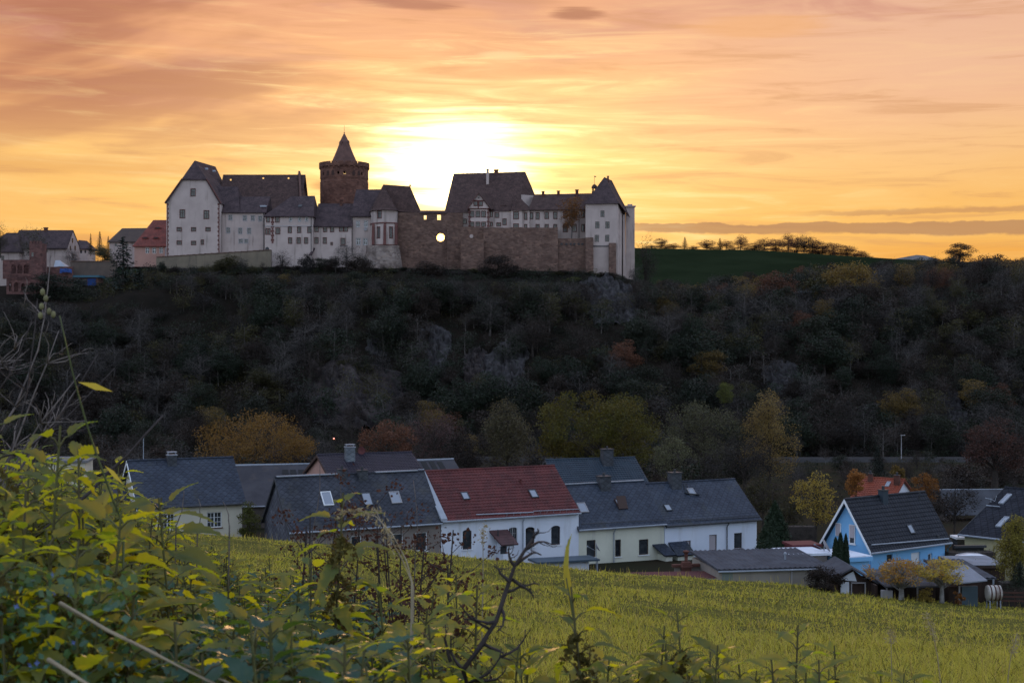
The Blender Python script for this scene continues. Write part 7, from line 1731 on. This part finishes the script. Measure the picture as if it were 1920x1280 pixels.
while len(spots) < 120:
    px = r_.uniform(1190, 1990); Y = r_.uniform(399, 500); x = (px - 960) / F * Y; z_ = gz(x, Y)
    topl = np.interp(px, [1195, 1230, 1300, 1400, 1500, 1600, 1660, 1720, 1800, 1960], [540, 535, 530, 518, 508, 503, 497, 487, 484, 484])
    h = min(r_.uniform(6, 10), (640 - topl) * Y / F - z_)
    if h > 2: spots.append((x, Y, z_ - .2, h))
wood_mass('hilltop_wood', 'dark wood along the hilltop right of the castle', spots, [bark, barkg, L_brown, L_grey, L_dark, L_gold], 4, 4)
spots = []
while len(spots) < 260:
    px = r_.uniform(-40, 1960); Y = r_.uniform(170, 300); x = (px - 960) / F * Y
    if px > 1380 and Y < 185: continue
    if abs(Y - (283 + 4 * math.sin(x / 60))) < 6: continue
    spots.append((x, Y, gz(x, Y) - .2, r_.uniform(3, 7.5) if px < 1380 or Y > 288 else r_.uniform(1.8, 3.6)))
wood_mass('valley_wood', 'dim brown riverside wood on the valley floor', spots, [bark, barkg, L_brown, L_grey, L_dark, L_brown], 5, 5)

# ------------------------------------------------------------------ meadow grass (uncountable)
def blades(name, label, X, Y, h, wd, mats, seed, cat='grass', bend=.55, mi=None, nseg=3):
    r = np.random.default_rng(seed); n = len(X); Z = ground(X, Y) - .03
    a = r.uniform(0, 2 * np.pi, n); ta = r.uniform(0, 2 * np.pi, n); b = h * bend * r.uniform(.15, 1.25, n)
    dx, dy = np.cos(ta), np.sin(ta); sx, sy = np.cos(a), np.sin(a) * .6
    t = np.linspace(0, 1, nseg + 1); rows = []
    for k, u in enumerate(t):
        cx = X + dx * b * u * u; cy = Y + dy * b * u * u; cz = Z + h * (u - .44 * u * u * np.minimum(b / h, 1.35))
        w_ = wd * (1 - u) ** .7 * .5 + wd * .04
        rows.append(np.stack([np.stack([cx - sx * w_, cy - sy * w_, cz], -1), np.stack([cx + sx * w_, cy + sy * w_, cz], -1)], 1))
    v = np.stack(rows, 1).reshape(n, -1, 3); m = 2 * (nseg + 1)
    f = np.array([[2 * k, 2 * k + 1, 2 * k + 3, 2 * k + 2] for k in range(nseg)])
    F_ = (f[None] + (np.arange(n) * m)[:, None, None]).reshape(-1, 4)
    o = link(name, np_mesh(name, v.reshape(-1, 3), F_, mats, None if mi is None else np.repeat(mi, nseg)))
    return tag(o, label, cat, kind='stuff')
G1 = leaf_mat('meadow_blades', (.70, .62, .10), (.38, .36, .055), .54, (1.0, .94, .75), .6, .2, 0)
G2 = leaf_mat('straw_blades', (.60, .47, .14), (.42, .30, .09), .4, (1, 1, 1), .7, .15, 0)
G4 = leaf_mat('green_brown_blades', (.12, .115, .025), (.07, .075, .02), .4, (1, .95, .7), .7, .1, 0)  # darker green-brown blades scattered at random for colour variety
G3 = leaf_mat('green_blades', (.42, .40, .055), (.25, .26, .04), .5, (1.1, 1, .7), .5, .25, 0)
r_ = np.random.default_rng(31); n = 330000
gy = 11 * (104 / 11) ** r_.random(n); gx = r_.uniform(-1, 1, n) * (gy * .40 + 4)
cl = .6 * vnoise(gx, gy, .8, 41) + .4 * vnoise(gx, gy, .3, 47); big = vnoise(gx, gy, 4.5, 42); keep = r_.random(n) < (.22 + 1.0 * cl ** 1.4)
gx, gy, cl, big = gx[keep], gy[keep], cl[keep], big[keep]
hh = r_.uniform(.16, .44, len(gx)) * (.42 + .75 * cl + .45 * big); hh *= np.interp(gy, [15, 40, 75, 104], [1.15, 1.0, .75, .6]); hh *= np.where(vnoise(gx, gy, 3.1, 48) < .36, .5, 1.0) * (.75 + .5 * vnoise(gx, gy, 12, 49)); wd = np.maximum(.009, gy * .00068) * r_.uniform(.7, 1.3, len(gx))
rm = r_.random(len(gx)); mi = np.where(rm < .07, 1, np.where(rm > .86, 3, np.where(rm < .07 + .42 * (vnoise(gx, gy, 1.3, 43) > .52), 2, 0)))
blades('meadow_grass', 'long yellow-green meadow grass on the slope above the houses', gx, gy, hh, wd, [G1, G2, G3, G4], 32, mi=mi, bend=1.25)
# taller tufts along the far edge and seed stalks
n = 7000; gy = 22 * (104 / 22) ** r_.random(n); gx = r_.uniform(-1, 1, n) * (gy * .4 + 2)
blades('seed_stalks', 'thin straw-coloured seed stalks standing above the meadow grass', gx, gy, r_.uniform(.35, .75, n), np.maximum(.008, gy * .00028), [G2, G1], 33, bend=.25, mi=(r_.random(n) < .4).astype(int))

# ------------------------------------------------------------------ foreground nettles
N1 = leaf_mat('nettle_leaves', (.19, .195, .045), (.085, .125, .048), .56, (4.2, 3.5, .36), .5, .28, .2)
N2 = leaf_mat('nettle_seed', (.13, .115, .035), (.085, .075, .028), .35, (1.2, 1, .6), .8, .1, .2)
N3 = mat('nettle_stem', (.10, .105, .030), (.075, .060, .030), 8, .6)
N4 = leaf_mat('shaded_nettle_leaves', (.040, .105, .070), (.028, .075, .055), .34, (4.0, 2.4, .25), .5, .3, .2)  # darker teal leaf copy; shade of the lower bed put into the colour
def nettle_leaf(r, L, W):
    nt, nc = 12, 5; t = np.linspace(0, 1, nt)
    hw = W * .5 * (np.sin(np.pi * t ** .58) ** .8 * (1 - .35 * t)); hw[0] = W * .10; hw[-1] = .002
    ser = np.where(np.arange(nt) % 2 == 0, .88, 1.14); ser[0] = ser[-1] = 1
    c = np.array([-1, -.5, 0, .5, 1.0])
    X = (t * L)[:, None] + np.zeros(nc)[None] - np.abs(c)[None] ** 2 * .05 * L * (np.arange(nt) % 2 == 0)[:, None]
    Yv = c[None] * hw[:, None] * np.where(np.abs(c)[None] > .9, ser[:, None], 1)
    droop = r.uniform(.25, .75)
    Zv = np.abs(c)[None] * hw[:, None] * r.uniform(.15, .5) - (t ** 2)[:, None] * L * droop + .012 * L * np.sin(np.arange(nt) * np.pi)[:, None] + (np.abs(c)[None] == .5) * .018 * L * np.cos(np.arange(nt) * np.pi)[:, None]
    v = np.stack([X, Yv, Zv], -1).reshape(-1, 3); i = np.arange(nt * nc).reshape(nt, nc)
    return v, np.stack([i[:-1, :-1], i[:-1, 1:], i[1:, 1:], i[1:, :-1]], -1).reshape(-1, 4)
def make_nettle(seed, h=1.2, seedy=.4, leafy=1.0, lsize=.085, top_only=.95, wr=(.36, .48)):
    r = np.random.default_rng(seed); st, lf, sd = Acc(), Acc(), Acc()
    z = np.linspace(-.1, h, 10); ph = r.uniform(0, 6); bx = .05 * np.sin(z * 2.2 + ph) - .05 * math.sin(ph); by = .04 * np.cos(z * 1.9 + ph) - .04 * math.cos(ph)
    axis = np.stack([bx, by, z], -1); st.add(*tube_np(axis, .0042 * (1.2 - .8 * z.clip(0) / h), 5))
    zn = h; k = 0; step = .024
    while zn > h * (1 - top_only) + .05:
        zn -= step * r.uniform(.85, 1.15); step = min(step * 1.09, .055); k += 1
        p = np.array([np.interp(zn, z, bx), np.interp(zn, z, by), zn]); sz = lsize * min(1.0, .46 + .11 * k) * r.uniform(.85, 1.15)
        for s in (0, 1):
            if r.random() > leafy: continue
            a = (k % 2) * math.pi / 2 + s * math.pi + ph + r.normal() * .22; pit = r.uniform(-.15, .45) if k > 2 else r.uniform(.3, .8)
            d = np.array([math.cos(a), math.sin(a), 0]); pl = sz * .45; q = p + d * pl + np.array([0, 0, pl * .55])
            st.add(*tube_np(np.array([p, (p + q) / 2 + [0, 0, .004], q]), [.0016, .0013, .001], 3))
            v, f = nettle_leaf(r, sz, sz * r.uniform(*wr)); cp, sp = math.cos(pit), math.sin(pit); ro = r.normal() * .25
            x, y, zz_ = v.T; y, zz_ = y * math.cos(ro) - zz_ * math.sin(ro), y * math.sin(ro) + zz_ * math.cos(ro)
            x, zz_ = x * cp - zz_ * sp, x * sp + zz_ * cp
            v = np.stack([x * math.cos(a) - y * math.sin(a), x * math.sin(a) + y * math.cos(a), zz_], -1) + q; lf.add(v, f)
        if seedy and k > 2 and r.random() < seedy * 2:
            for q_ in range(r.integers(2, 5)):
                a = r.uniform(0, 6.28); L = r.uniform(.02, .055); n = int(60 * seedy + 14); u = r.uniform(0, 1, (n, 1))
                d = np.array([math.cos(a), math.sin(a), 0]); P = p + d * u * L * .8 + np.array([0, 0, -1]) * u ** 1.6 * L + r.normal(size=(n, 3)) * .0035
                sd.add(*leaf_quads(r, P, .0065, .9))
    return st, lf, sd
NET = []
for k in range(10):
    h = (1.0, 1.15, 1.25, 1.1, 1.35, 1.2, 1.05, 1.3, .9, 1.2)[k]
    st, lf, sd = make_nettle(700 + k, h, (.15, .35, .1, .45, .2, .1, .3, .5, .1, 1.0)[k], (1, 1, .95, 1, 1, .95, 1, .9, 1, 1)[k], (.085, .08, .09, .085, .08, .095, .085, .078, .09, .08)[k])
    NET.append((h, st.mesh('stem', N3, True), lf.mesh('leaves', N1, True), sd.mesh('seed_clusters', N2) if sd.n else None))
NETC = []
for k in range(8):                      # bushy plants: several stems from one root
    r = np.random.default_rng(1700 + k); S_, L_, D_2 = Acc(), Acc(), Acc(); h = (1.1, 1.2, 1.0, 1.25, 1.15, 1.05, 1.3, 1.1)[k]
    for q in range(16):
        hq = h * (1 if q == 0 else r.uniform(.62, .98)); parts_ = make_nettle(1800 + k * 10 + q, hq, .12 if k % 3 else .35, 1, .070 * r.uniform(.85, 1.2), .7, (.46, .60))
        off = np.array([np.clip(r.normal(), -1.6, 1.6) * .085, np.clip(r.normal(), -1.6, 1.6) * .085, 0]) * (q > 0)
        for A_c, src in zip((S_, L_, D_2), parts_):
            for v_, f_ in zip(src.v, src.f):
                lo = f_ - f_.min(); v2 = v_ + off + np.stack([v_[:, 2] * off[0] * .35, v_[:, 2] * off[1] * .35, v_[:, 2] * 0], -1); A_c.add(v2, lo)
    NETC.append((h, S_.mesh('stem', N3, True), L_.mesh('leaves', N1, True), D_2.mesh('seed_clusters', N2) if D_2.n else None))
def nettle(k, px, pyt, Y, label, group, lm=None, rz=None, tilt=(0, 0), lib=None):
    p = at(px, pyt, Y); zb = gz(p.x, Y); h, a, b, c = (lib or NET)[k]; s = (p.z - zb) / h
    o = empty('nettle', (p.x, Y, zb), 0, label, 'nettle', group); o.scale = (min(s, 1.12),) * 2 + (s,); o.rotation_euler = (tilt[0], tilt[1], rz if rz is not None else random.Random(px * 7 + pyt).uniform(0, 6.28))
    link('stem', a, o); l = link('leaves', b, o)
    if lm: l.material_slots[0].link = 'OBJECT'; l.material_slots[0].material = lm
    if c: tag(link('seed_clusters', c, o), kind='stuff')
    return o
SX = [-80, 0, 60, 95, 150, 200, 260, 330, 400, 470, 520, 600, 680, 750, 800, 850, 900]
SY = [770, 800, 800, 835, 880, 925, 945, 960, 990, 1010, 1020, 1050, 1070, 1115, 1150, 1215, 1290]
r_ = np.random.default_rng(64)
def zone(px): return [q for q in [(-200, 'at the left edge of the photo'), (130, 'in front of the small front-gabled house'), (262, 'in front of the cream slate-roofed house'), (470, 'in front of the weathered slate roof'), (700, 'beside the dried brown docks')] if q[0] <= px][-1][1]
for i in range(360):
    px = r_.uniform(-70, 845); D = r_.uniform(1.75, 4.8); top = np.interp(px, SX, SY)
    near = (4.6 - D) / 2.85
    py = top + 15 + r_.uniform(0, 60) + near * r_.uniform(60, 330) * (1 if px > 250 else .6)
    if px < 235 and py > 960: continue
    if px > 640 and py < top + 60 and D > 3.6: continue
    if py > 1330: continue
    row = 'back row' if D > 3.5 else 'middle row' if D > 2.5 else 'front row'
    nettle(int(r_.integers(0, 8)), px, py, D, 'leafy yellow-green stinging nettle, %s of the patch %s' % (row, zone(px)), 'stinging nettles of the lower-left patch, %s %s' % (row, zone(px)), N4 if (py > 1090 and r_.random() < .65) or r_.random() < .12 else None, lib=NETC)  # lower plants mostly get the leaf colour with shade painted in
for k, px, py, D, lab in [(7, 82, 778, 2.3, 'tallest nettle with drooping bright leaves at the left edge'), (4, 150, 860, 2.5, 'leaning nettle with seed strings right of the tallest nettle'), (9, 552, 922, 2.7, 'single tall nettle top with seed strings standing before the slate roof'), (5, 268, 925, 2.6, 'bright nettle tip below the cream slate-roofed house'),
                          (2, 20, 800, 2.2, 'nettle cut by the left edge of the photo'), (1, 650, 1045, 2.9, 'broad-leaved nettle left of the dried docks'), (9, 1163, 1092, 2.3, 'tall seedy nettle with a thick brown seed column in the lower middle'), (3, 1338, 1135, 2.6, 'slimmer nettle right of the seedy nettle'),
                          (5, 1405, 1168, 2.7, 'nettle with wide drooping leaves third from the left along the bottom'), (0, 1512, 1200, 2.8, 'small nettle near the bottom right'), (1, 1040, 1205, 2.5, 'low nettle at the bottom left of the seedy nettle'), (0, 965, 1222, 2.4, 'low nettle beside the black twig'), (3, 1255, 1205, 2.5, 'low nettle between the two tall ones at the bottom'),
                          (6, 1600, 1262, 2.8, 'nettle tip barely showing at the bottom right'), (5, 790, 1095, 2.5, 'bright yellow nettle leaves at the right end of the patch'), (2, 735, 1080, 2.7, 'bright nettle tip just left of the right end of the patch')]:
    nettle(k % 8, px, py, D, lab, None, lib=NETC if px in (1338, 1405, 1512, 1040, 965, 1255, 1600, 790, 735, 650, 20) else None) if k != 9 else nettle(k, px, py, D, lab, None)

for i in range(15):
    px = 900 + i * 58 + r_.uniform(-20, 20); D = r_.uniform(2.3, 2.9); nettle(int(r_.integers(0, 8)), px, 1228 + r_.uniform(-12, 36) + (22 if i > 10 else 0), D, 'low nettle tips along the bottom edge, below the seedy nettle', 'low nettles along the bottom edge', None, lib=NET)
# bank grass and small herbs, lower left (uncountable)
n = 4200; d = r_.uniform(1.3, 2.4, n); q = r_.uniform(-60, 330, n); gx = (q - 960) / F * d
FG1 = leaf_mat('bank_blades', (.20, .19, .024), (.09, .12, .034), .4, (1.2, 1, .5), .5, .3, 0)
blades('bank_grass', 'dark green grass blades on the bank at the lower left', gx, d, r_.uniform(.45, 1.22, n) * np.interp(q, [-60, 150, 330], [1, .92, .7]), np.full(n, .0048), [FG1, N4], 52, bend=.3, mi=(r_.random(n) < .5).astype(int), nseg=5)
n = 1700; d = r_.uniform(1.7, 2.6, n); q = r_.uniform(-60, 260, n); gx = (q - 960) / F * d; zt = -(r_.uniform(400, 720, n) + 60 * vnoise(q, d * 40, 30, 4)) / F * d
P = np.stack([gx, d, np.maximum(zt, ground(gx, d))], -1); v, f = leaf_quads(r_, P, .013, .8)
tag(link('bank_herbs', np_mesh('bank_herbs', v, f, [N4, N1], (r_.random(n) < .0).astype(int))), 'small-leaved herbs among the grass at the lower left', 'herbs', kind='stuff')
blue = mat('speedwell_blue', (.12, .17, .42), rough=.6)
for i in range(7):
    px, py, D = r_.uniform(20, 145), r_.uniform(1020, 1250), r_.uniform(1.5, 1.9); c = at(px, py, D); mb = MB()
    if i == 0:
        for k in range(4):
            a = k * math.pi / 2; mb.poly([(0, 0, 0), (.003 * math.cos(a - .6), -.001, .003 * math.sin(a - .6)), (.0052 * math.cos(a), -.0015, .0052 * math.sin(a)), (.003 * math.cos(a + .6), -.001, .003 * math.sin(a + .6))])
        fl0 = mb.build('speedwell_flower', blue); fo = fl0
    else: fo = fl0.copy(); col_main.objects.link(fo)
    fo.location = c; fo.rotation_euler = (.5 * math.sin(i), i * .7, .6 * math.cos(i * 2)); fo.scale = (.75,) * 3; tag(fo, 'tiny blue speedwell flower among the dark grass at the lower left', 'flower', 'speedwell flowers in the bank grass')
# leaf litter under the nettles so the bank reads as ground
# ------------------------------------------------------------------ twigs, stalks and dried docks
twigm = mat('grey_twig_bark', (.17, .14, .125), (.085, .07, .065), 30, .8)
twigd = mat('dark_twig_bark', (.045, .035, .032), (.028, .022, .021), 30, .8)
SH = leaf_mat('dry_seed_head', (.40, .35, .20), (.28, .23, .14), .35, (1, 1, .8), .8, .1, 0)
straw = mat('pale_straw', (.36, .30, .20), (.24, .195, .13), 20, .8)
greenst = mat('green_stem', (.11, .13, .05), (.08, .10, .04), 20, .6)
dockm = leaf_mat('dock_seed', (.085, .042, .028), (.055, .030, .024), .25, (1.2, .8, .6), .8, .1, .15)
def stem_px(mb, pts, r0, r1, n=6):
    P = [at(*p) for p in pts]; k = len(P); mb.tube(P, [r0 + (r1 - r0) * i / (k - 1) for i in range(k)], n)
def curve_px(p0, p1, sag, n=7, seed=0, jit=2.0):
    r = random.Random(seed); out_ = []
    for i in range(n):
        u = i / (n - 1); out_.append((p0[0] + (p1[0] - p0[0]) * u + sag[0] * math.sin(math.pi * u) + r.uniform(-jit, jit) * (0 < i < n - 1), p0[1] + (p1[1] - p0[1]) * u + sag[1] * math.sin(math.pi * u) + r.uniform(-jit, jit) * (0 < i < n - 1), p0[2] + (p1[2] - p0[2]) * u))
    return out_
# bare shrub at the left edge
th = empty('bare_shrub', (at(-60, 1000, 2.9).x, 2.9, gz(at(-60, 1000, 2.9).x, 2.9)), 0, 'bare grey-brown twiggy shrub reaching in from the left edge', 'shrub'); o = V3(th.location)
rr = random.Random(12)
mains = [((-60, 1050, 2.9), (70, 560, 3.0), (30, -10)), ((-70, 900, 3.0), (95, 480, 3.2), (40, 20)), ((-40, 1000, 2.8), (110, 620, 2.9), (-10, 30)), ((-80, 800, 3.1), (60, 600, 3.1), (10, 30)), ((-30, 1050, 2.7), (150, 700, 2.8), (-40, 10)), ((-70, 720, 3.2), (40, 640, 3.2), (0, 10)), ((-20, 1000, 2.9), (185, 660, 3.0), (-30, 50)), ((-60, 880, 3.0), (150, 720, 3.1), (10, 40)), ((-50, 950, 2.9), (100, 780, 3.0), (0, 30)), ((-60, 860, 2.8), (215, 690, 2.9), (-20, 60)), ((-70, 700, 3.0), (28, 690, 3.0), (0, -8))]
for i, (a, b, s_) in enumerate(mains):
    mb = MB(); P = curve_px(a, b, s_, 9, i); stem_px(mb, P, .0034, .0010, 5)
    for k in range(9):
        q = P[2 + (k * 3 + i) % 6]; ang = rr.uniform(-2.6, .3); L = rr.uniform(28, 95); e = (q[0] + L * math.cos(ang), q[1] + L * math.sin(ang) * .8, q[2] + rr.uniform(-.1, .1))
        c = curve_px(q, e, (rr.uniform(-12, 12), rr.uniform(-14, 10)), 5, i * 20 + k, 1.5); stem_px(mb, c, .0016, .0006, 4)
        if k % 2:
            q2 = c[3]; ang2 = ang + rr.uniform(-.9, .9); stem_px(mb, curve_px(q2, (q2[0] + 35 * math.cos(ang2), q2[1] + 30 * math.sin(ang2), q2[2]), (4, -5), 4, k, 1), .0012, .0005, 3)
    mb.build('branch', twigm if i % 3 else twigd, th, True, off=o)
mb = MB()
for (px, py) in ((80, 548), (86, 560), (78, 575), (92, 584), (76, 592), (100, 590)):
    c = at(px, py, 2.6); mb.lathe([(.001, -.006), (.0045, -.002), (.004, .004), (.001, .007)], (0, 0), 7); k = len(mb.v) - 28; mb.v = mb.v[:k] + [(x + c.x, y + c.y, z + c.z) for x, y, z in mb.v[k:]]
mb.build('buds', mat('pale_buds', (.20, .19, .09), (.13, .12, .06), 40, .8), th, True, off=o)
def stalk(name, label, cat, pts, r0, r1, m, group=None, parts=None, base=True):
    p0 = at(*pts[0]); zb = gz(p0.x, p0.y) if base else p0.z
    o = empty(name, (p0.x, p0.y, zb), 0, label, cat, group); mb = MB()
    P = ([V3((p0.x - .02, p0.y, zb))] if base else []) + [at(*p) for p in pts]; k = len(P)
    mb.tube(P, [r0 + (r1 - r0) * i / (k - 1) for i in range(k)], 6); mb.build('stem', m, o, True, off=tuple(o.location))
    return o
stalk('dead_twig', 'long straight dark twig slanting up before the cream house roof', 'twig', curve_px((60, 1010, 2.65), (306, 778, 2.8), (4, 10), 8, 1), .0040, .0022, twigd, base=False)
o = stalk('grass_stalk', 'long thin green grass stem leaning from the twigs to the nettles', 'grass stem', curve_px((232, 985, 2.35), (112, 592, 2.2), (-8, 12), 9, 2, 1), .0022, .0010, greenst)
mb = MB()
for px, py, e in ((146, 716, (212, 734)), (196, 872, (232, 908)), (180, 838, (186, 850))):
    a, b = at(px, py, 2.28), at(e[0], e[1], 2.25); mb.poly([a, a.lerp(b, .5) + V3((0, 0, .006)), b, a.lerp(b, .5) - V3((0, 0, .005))])
mb.build('blade', G1, o, off=tuple(o.location))
for i, (pts, r0, lab) in enumerate([(((112, 1130, 1.75), (200, 1180, 1.72), (285, 1222, 1.7), (420, 1290, 1.68)), .0035, 'pale dead stalk lying across the grass, upper one at lower left'), (((90, 1236, 1.6), (130, 1260, 1.58), (185, 1295, 1.55)), .0035, 'pale dead stalk lying at the bottom left corner'), (((330, 1240, 1.9), (420, 1275, 1.85), (470, 1300, 1.8)), .003, 'grey dead stalk under the nettles at the bottom')]):
    stalk('dead_stalk', lab, 'stalk', pts, r0 * .8, r0 * .5, straw, base=False)
# black twig in the lower middle
o = stalk('black_twig', 'black knotty twig with side shoots rising in the lower middle', 'twig', [(880, 1295, 2.3), (868, 1255, 2.3), (905, 1205, 2.32), (930, 1165, 2.33), (948, 1110, 2.35), (965, 1060, 2.36), (985, 1030, 2.37), (1000, 1008, 2.38)], .0062, .0022, twigd)
mb = MB(); rr = random.Random(8)
for a, b, s_ in [((930, 1165, 2.33), (860, 1130, 2.3), (-6, 14)), ((948, 1110, 2.35), (1010, 1095, 2.4), (4, -6)), ((965, 1060, 2.36), (1015, 1040, 2.4), (8, -14)), ((965, 1060, 2.36), (955, 1025, 2.35), (-6, 0)), ((985, 1030, 2.37), (1030, 1018, 2.4), (6, -8)), ((905, 1205, 2.32), (950, 1235, 2.3), (10, 0)), ((868, 1255, 2.3), (845, 1190, 2.3), (-8, 6)),
                 ((880, 1280, 2.3), (940, 1215, 2.28), (12, 8)), ((890, 1275, 2.3), (950, 1250, 2.26), (6, 10)), ((845, 1240, 2.3), (835, 1170, 2.32), (-4, 0)), ((940, 1230, 2.3), (985, 1180, 2.34), (10, 6)), ((960, 1085, 2.36), (1000, 1120, 2.36), (10, 2)), ((940, 1140, 2.34), (930, 1185, 2.3), (8, 4)), ((920, 1180, 2.33), (870, 1160, 2.3), (-8, -8)), ((955, 1090, 2.35), (925, 1060, 2.35), (-4, -6)), ((1000, 1008, 2.38), (1008, 990, 2.38), (2, 0))]:
    c = curve_px(a, b, s_, 6, int(a[0] + b[0]), 2.5); stem_px(mb, c, .0032, .0010, 4)
    for k in range(3):
        q = c[2 + k]; ang = rr.uniform(-3.1, 0.6); stem_px(mb, curve_px(q, (q[0] + rr.uniform(14, 34) * math.cos(ang), q[1] + rr.uniform(14, 30) * math.sin(ang), q[2]), (3, 4), 4, k, 1.5), .0012, .0005, 3)
mb.build('side_shoots', twigd, o, True, off=tuple(o.location))
# dried docks / tansy with red-brown seed heads
def dock(px, pyt, D, seed, label, heads):
    r = np.random.default_rng(seed); p = at(px, pyt, D); zb = gz(p.x, D); o = empty('dried_dock', (p.x, D, zb), 0, label, 'dried plant', 'dried brown docks right of the nettles'); h = p.z - zb
    st, sd = Acc(), Acc(); z = np.linspace(0, h, 8); ax = np.stack([.03 * np.sin(z * 3 + seed), .02 * np.cos(z * 2 + seed), z], -1); st.add(*tube_np(ax, np.linspace(.0042, .0018, 8), 5))
    for k in range(int(heads * .62)):
        zf = r.uniform(.55, .99); s0 = np.array([np.interp(zf * h, z, ax[:, q]) for q in range(3)]); a = r.uniform(0, 6.28); L = r.uniform(.05, .2) * (1.25 - zf * .5)
        e = s0 + np.array([math.cos(a) * L, math.sin(a) * L, L * r.uniform(.4, 1.0)]); st.add(*tube_np(np.array([s0, (s0 + e) / 2 + [0, 0, -.01], e]), [.0016, .0013, .0010], 3))
        n = int(r.integers(12, 34)); P = e + r.normal(size=(n, 3)) * np.array([.018, .018, .012]); sd.add(*leaf_quads(r, P, .010, .9))
        n = 8; u = r.uniform(.3, 1, (n, 1)); sd.add(*leaf_quads(r, s0 + (e - s0) * u + r.normal(size=(n, 3)) * .005, .009, .8))
    link('stem', st.mesh('stem', twigd), o); tag(link('seed_heads', sd.mesh('seed_heads', dockm), o), kind='stuff')
for i, (px, pyt, D, hd) in enumerate([(590, 985, 3.8, 14), (625, 965, 4.0, 18), (655, 955, 4.2, 16), (690, 945, 4.0, 22), (718, 950, 4.3, 20), (742, 968, 3.9, 18), (770, 985, 4.2, 18), (800, 1000, 3.8, 26), (832, 995, 3.7, 30), (815, 1060, 3.2, 22), (700, 1010, 3.6, 18), (640, 1020, 3.5, 16), (600, 960, 4.4, 10), (860, 1130, 2.9, 16), (560, 1000, 3.6, 12)]):
    dock(px, pyt, D, 800 + i, 'dried red-brown dock stalk %s' % ('in the close stand before the slate house' if px < 780 else 'at the right end of the stand'), hd)
# dry grass stalks with seed heads
def seed_grass(label, pts, seed, m=straw, head=.4, fl=.009):
    o = stalk('dry_grass_stalk', label, 'grass stalk', pts, .0016, .0007, m); r = np.random.default_rng(seed); P = [np.array(at(*p)) for p in pts]; P = np.array(P)
    n = 90; t = 1 - head * r.random(n); k = t * (len(P) - 1); i = np.floor(k).astype(int).clip(0, len(P) - 2); q = P[i] + (P[i + 1] - P[i]) * (k - i)[:, None] + r.normal(size=(n, 3)) * .006
    ac = Acc(); ac.add(*leaf_quads(r, q, fl, .3)); me = ac.mesh('seed_head', SH); me.transform(Matrix.Translation(-V3(o.location))); tag(link('seed_head', me, o), kind='stuff')
seed_grass('arching pale dry grass stalk bending left in front of the slate house', [(775, 1100, 2.4), (762, 1050, 2.4), (735, 1000, 2.42), (705, 968, 2.45), (668, 955, 2.5), (630, 965, 2.5)], 1)
seed_grass('thicker pale grass stalk with a pointed head leaning over the docks', [(772, 1090, 2.3), (755, 1050, 2.3), (730, 1005, 2.3), (700, 950, 2.32)], 2, head=.6, fl=.009)
seed_grass('thin pale grass stalk with a feathery head before the red-roofed house', [(905, 1120, 3.4), (906, 1050, 3.4), (905, 1010, 3.4), (908, 985, 3.4)], 3)
seed_grass('pale feathery grass stalk at lower right of the meadow', [(1765, 1290, 3.4), (1758, 1230, 3.4), (1748, 1180, 3.4), (1735, 1150, 3.4)], 4)
seed_grass('straight thin grass stalk at the right of the small bottom nettle', [(1672, 1260, 3.6), (1671, 1210, 3.6), (1670, 1178, 3.6)], 5)
seed_grass('pale grass tip by the right edge at the bottom', [(1890, 1270, 3.6), (1895, 1230, 3.6), (1908, 1190, 3.6)], 6)
for i, (x0, y0, x1, y1, D, lab) in enumerate([(585, 1000, 600, 870, 4.0, 'tallest thin bare stalk in front of the weathered slate roof'), (625, 990, 640, 895, 4.2, 'second thin bare stalk in front of the weathered slate roof'), (778, 1050, 775, 900, 3.9, 'thin bare stalk before the zinc verge'), (330, 985, 345, 920, 3.2, 'thin bare stalk before the cream wall, left window'), (430, 1000, 418, 940, 3.0, 'thin curled stalk before the cream wall, right window'), (370, 990, 372, 935, 3.3, 'thin bare stalk between the two lattice windows')]):
    stalk('bare_stalk', lab, 'stalk', curve_px((x0, y0, D), (x1, y1, D), (5, 0), 6, i, 1.5), .0017, .0009, twigm)
o = stalk('long_grass', 'single long green grass blade standing in the middle of the meadow foreground', 'grass blade', [(1092, 1290, 2.4), (1082, 1200, 2.4), (1072, 1140, 2.4), (1062, 1085, 2.4), (1060, 1040, 2.42), (1066, 1010, 2.45)], .0026, .0006, greenst)
mb = MB(); a = [at(1076, 1150, 2.4), at(1066, 1100, 2.4), at(1061, 1060, 2.4), at(1064, 1025, 2.42), at(1072, 1000, 2.45)]
for k in range(4): w0, w1 = (.0045, .0055, .0045, .003, .0003)[k:k + 2]; mb.poly([a[k] - PX * w0, a[k] + PX * w0, a[k + 1] + PX * w1, a[k + 1] - PX * w1])
mb.build('blade', G3, o, off=tuple(o.location))
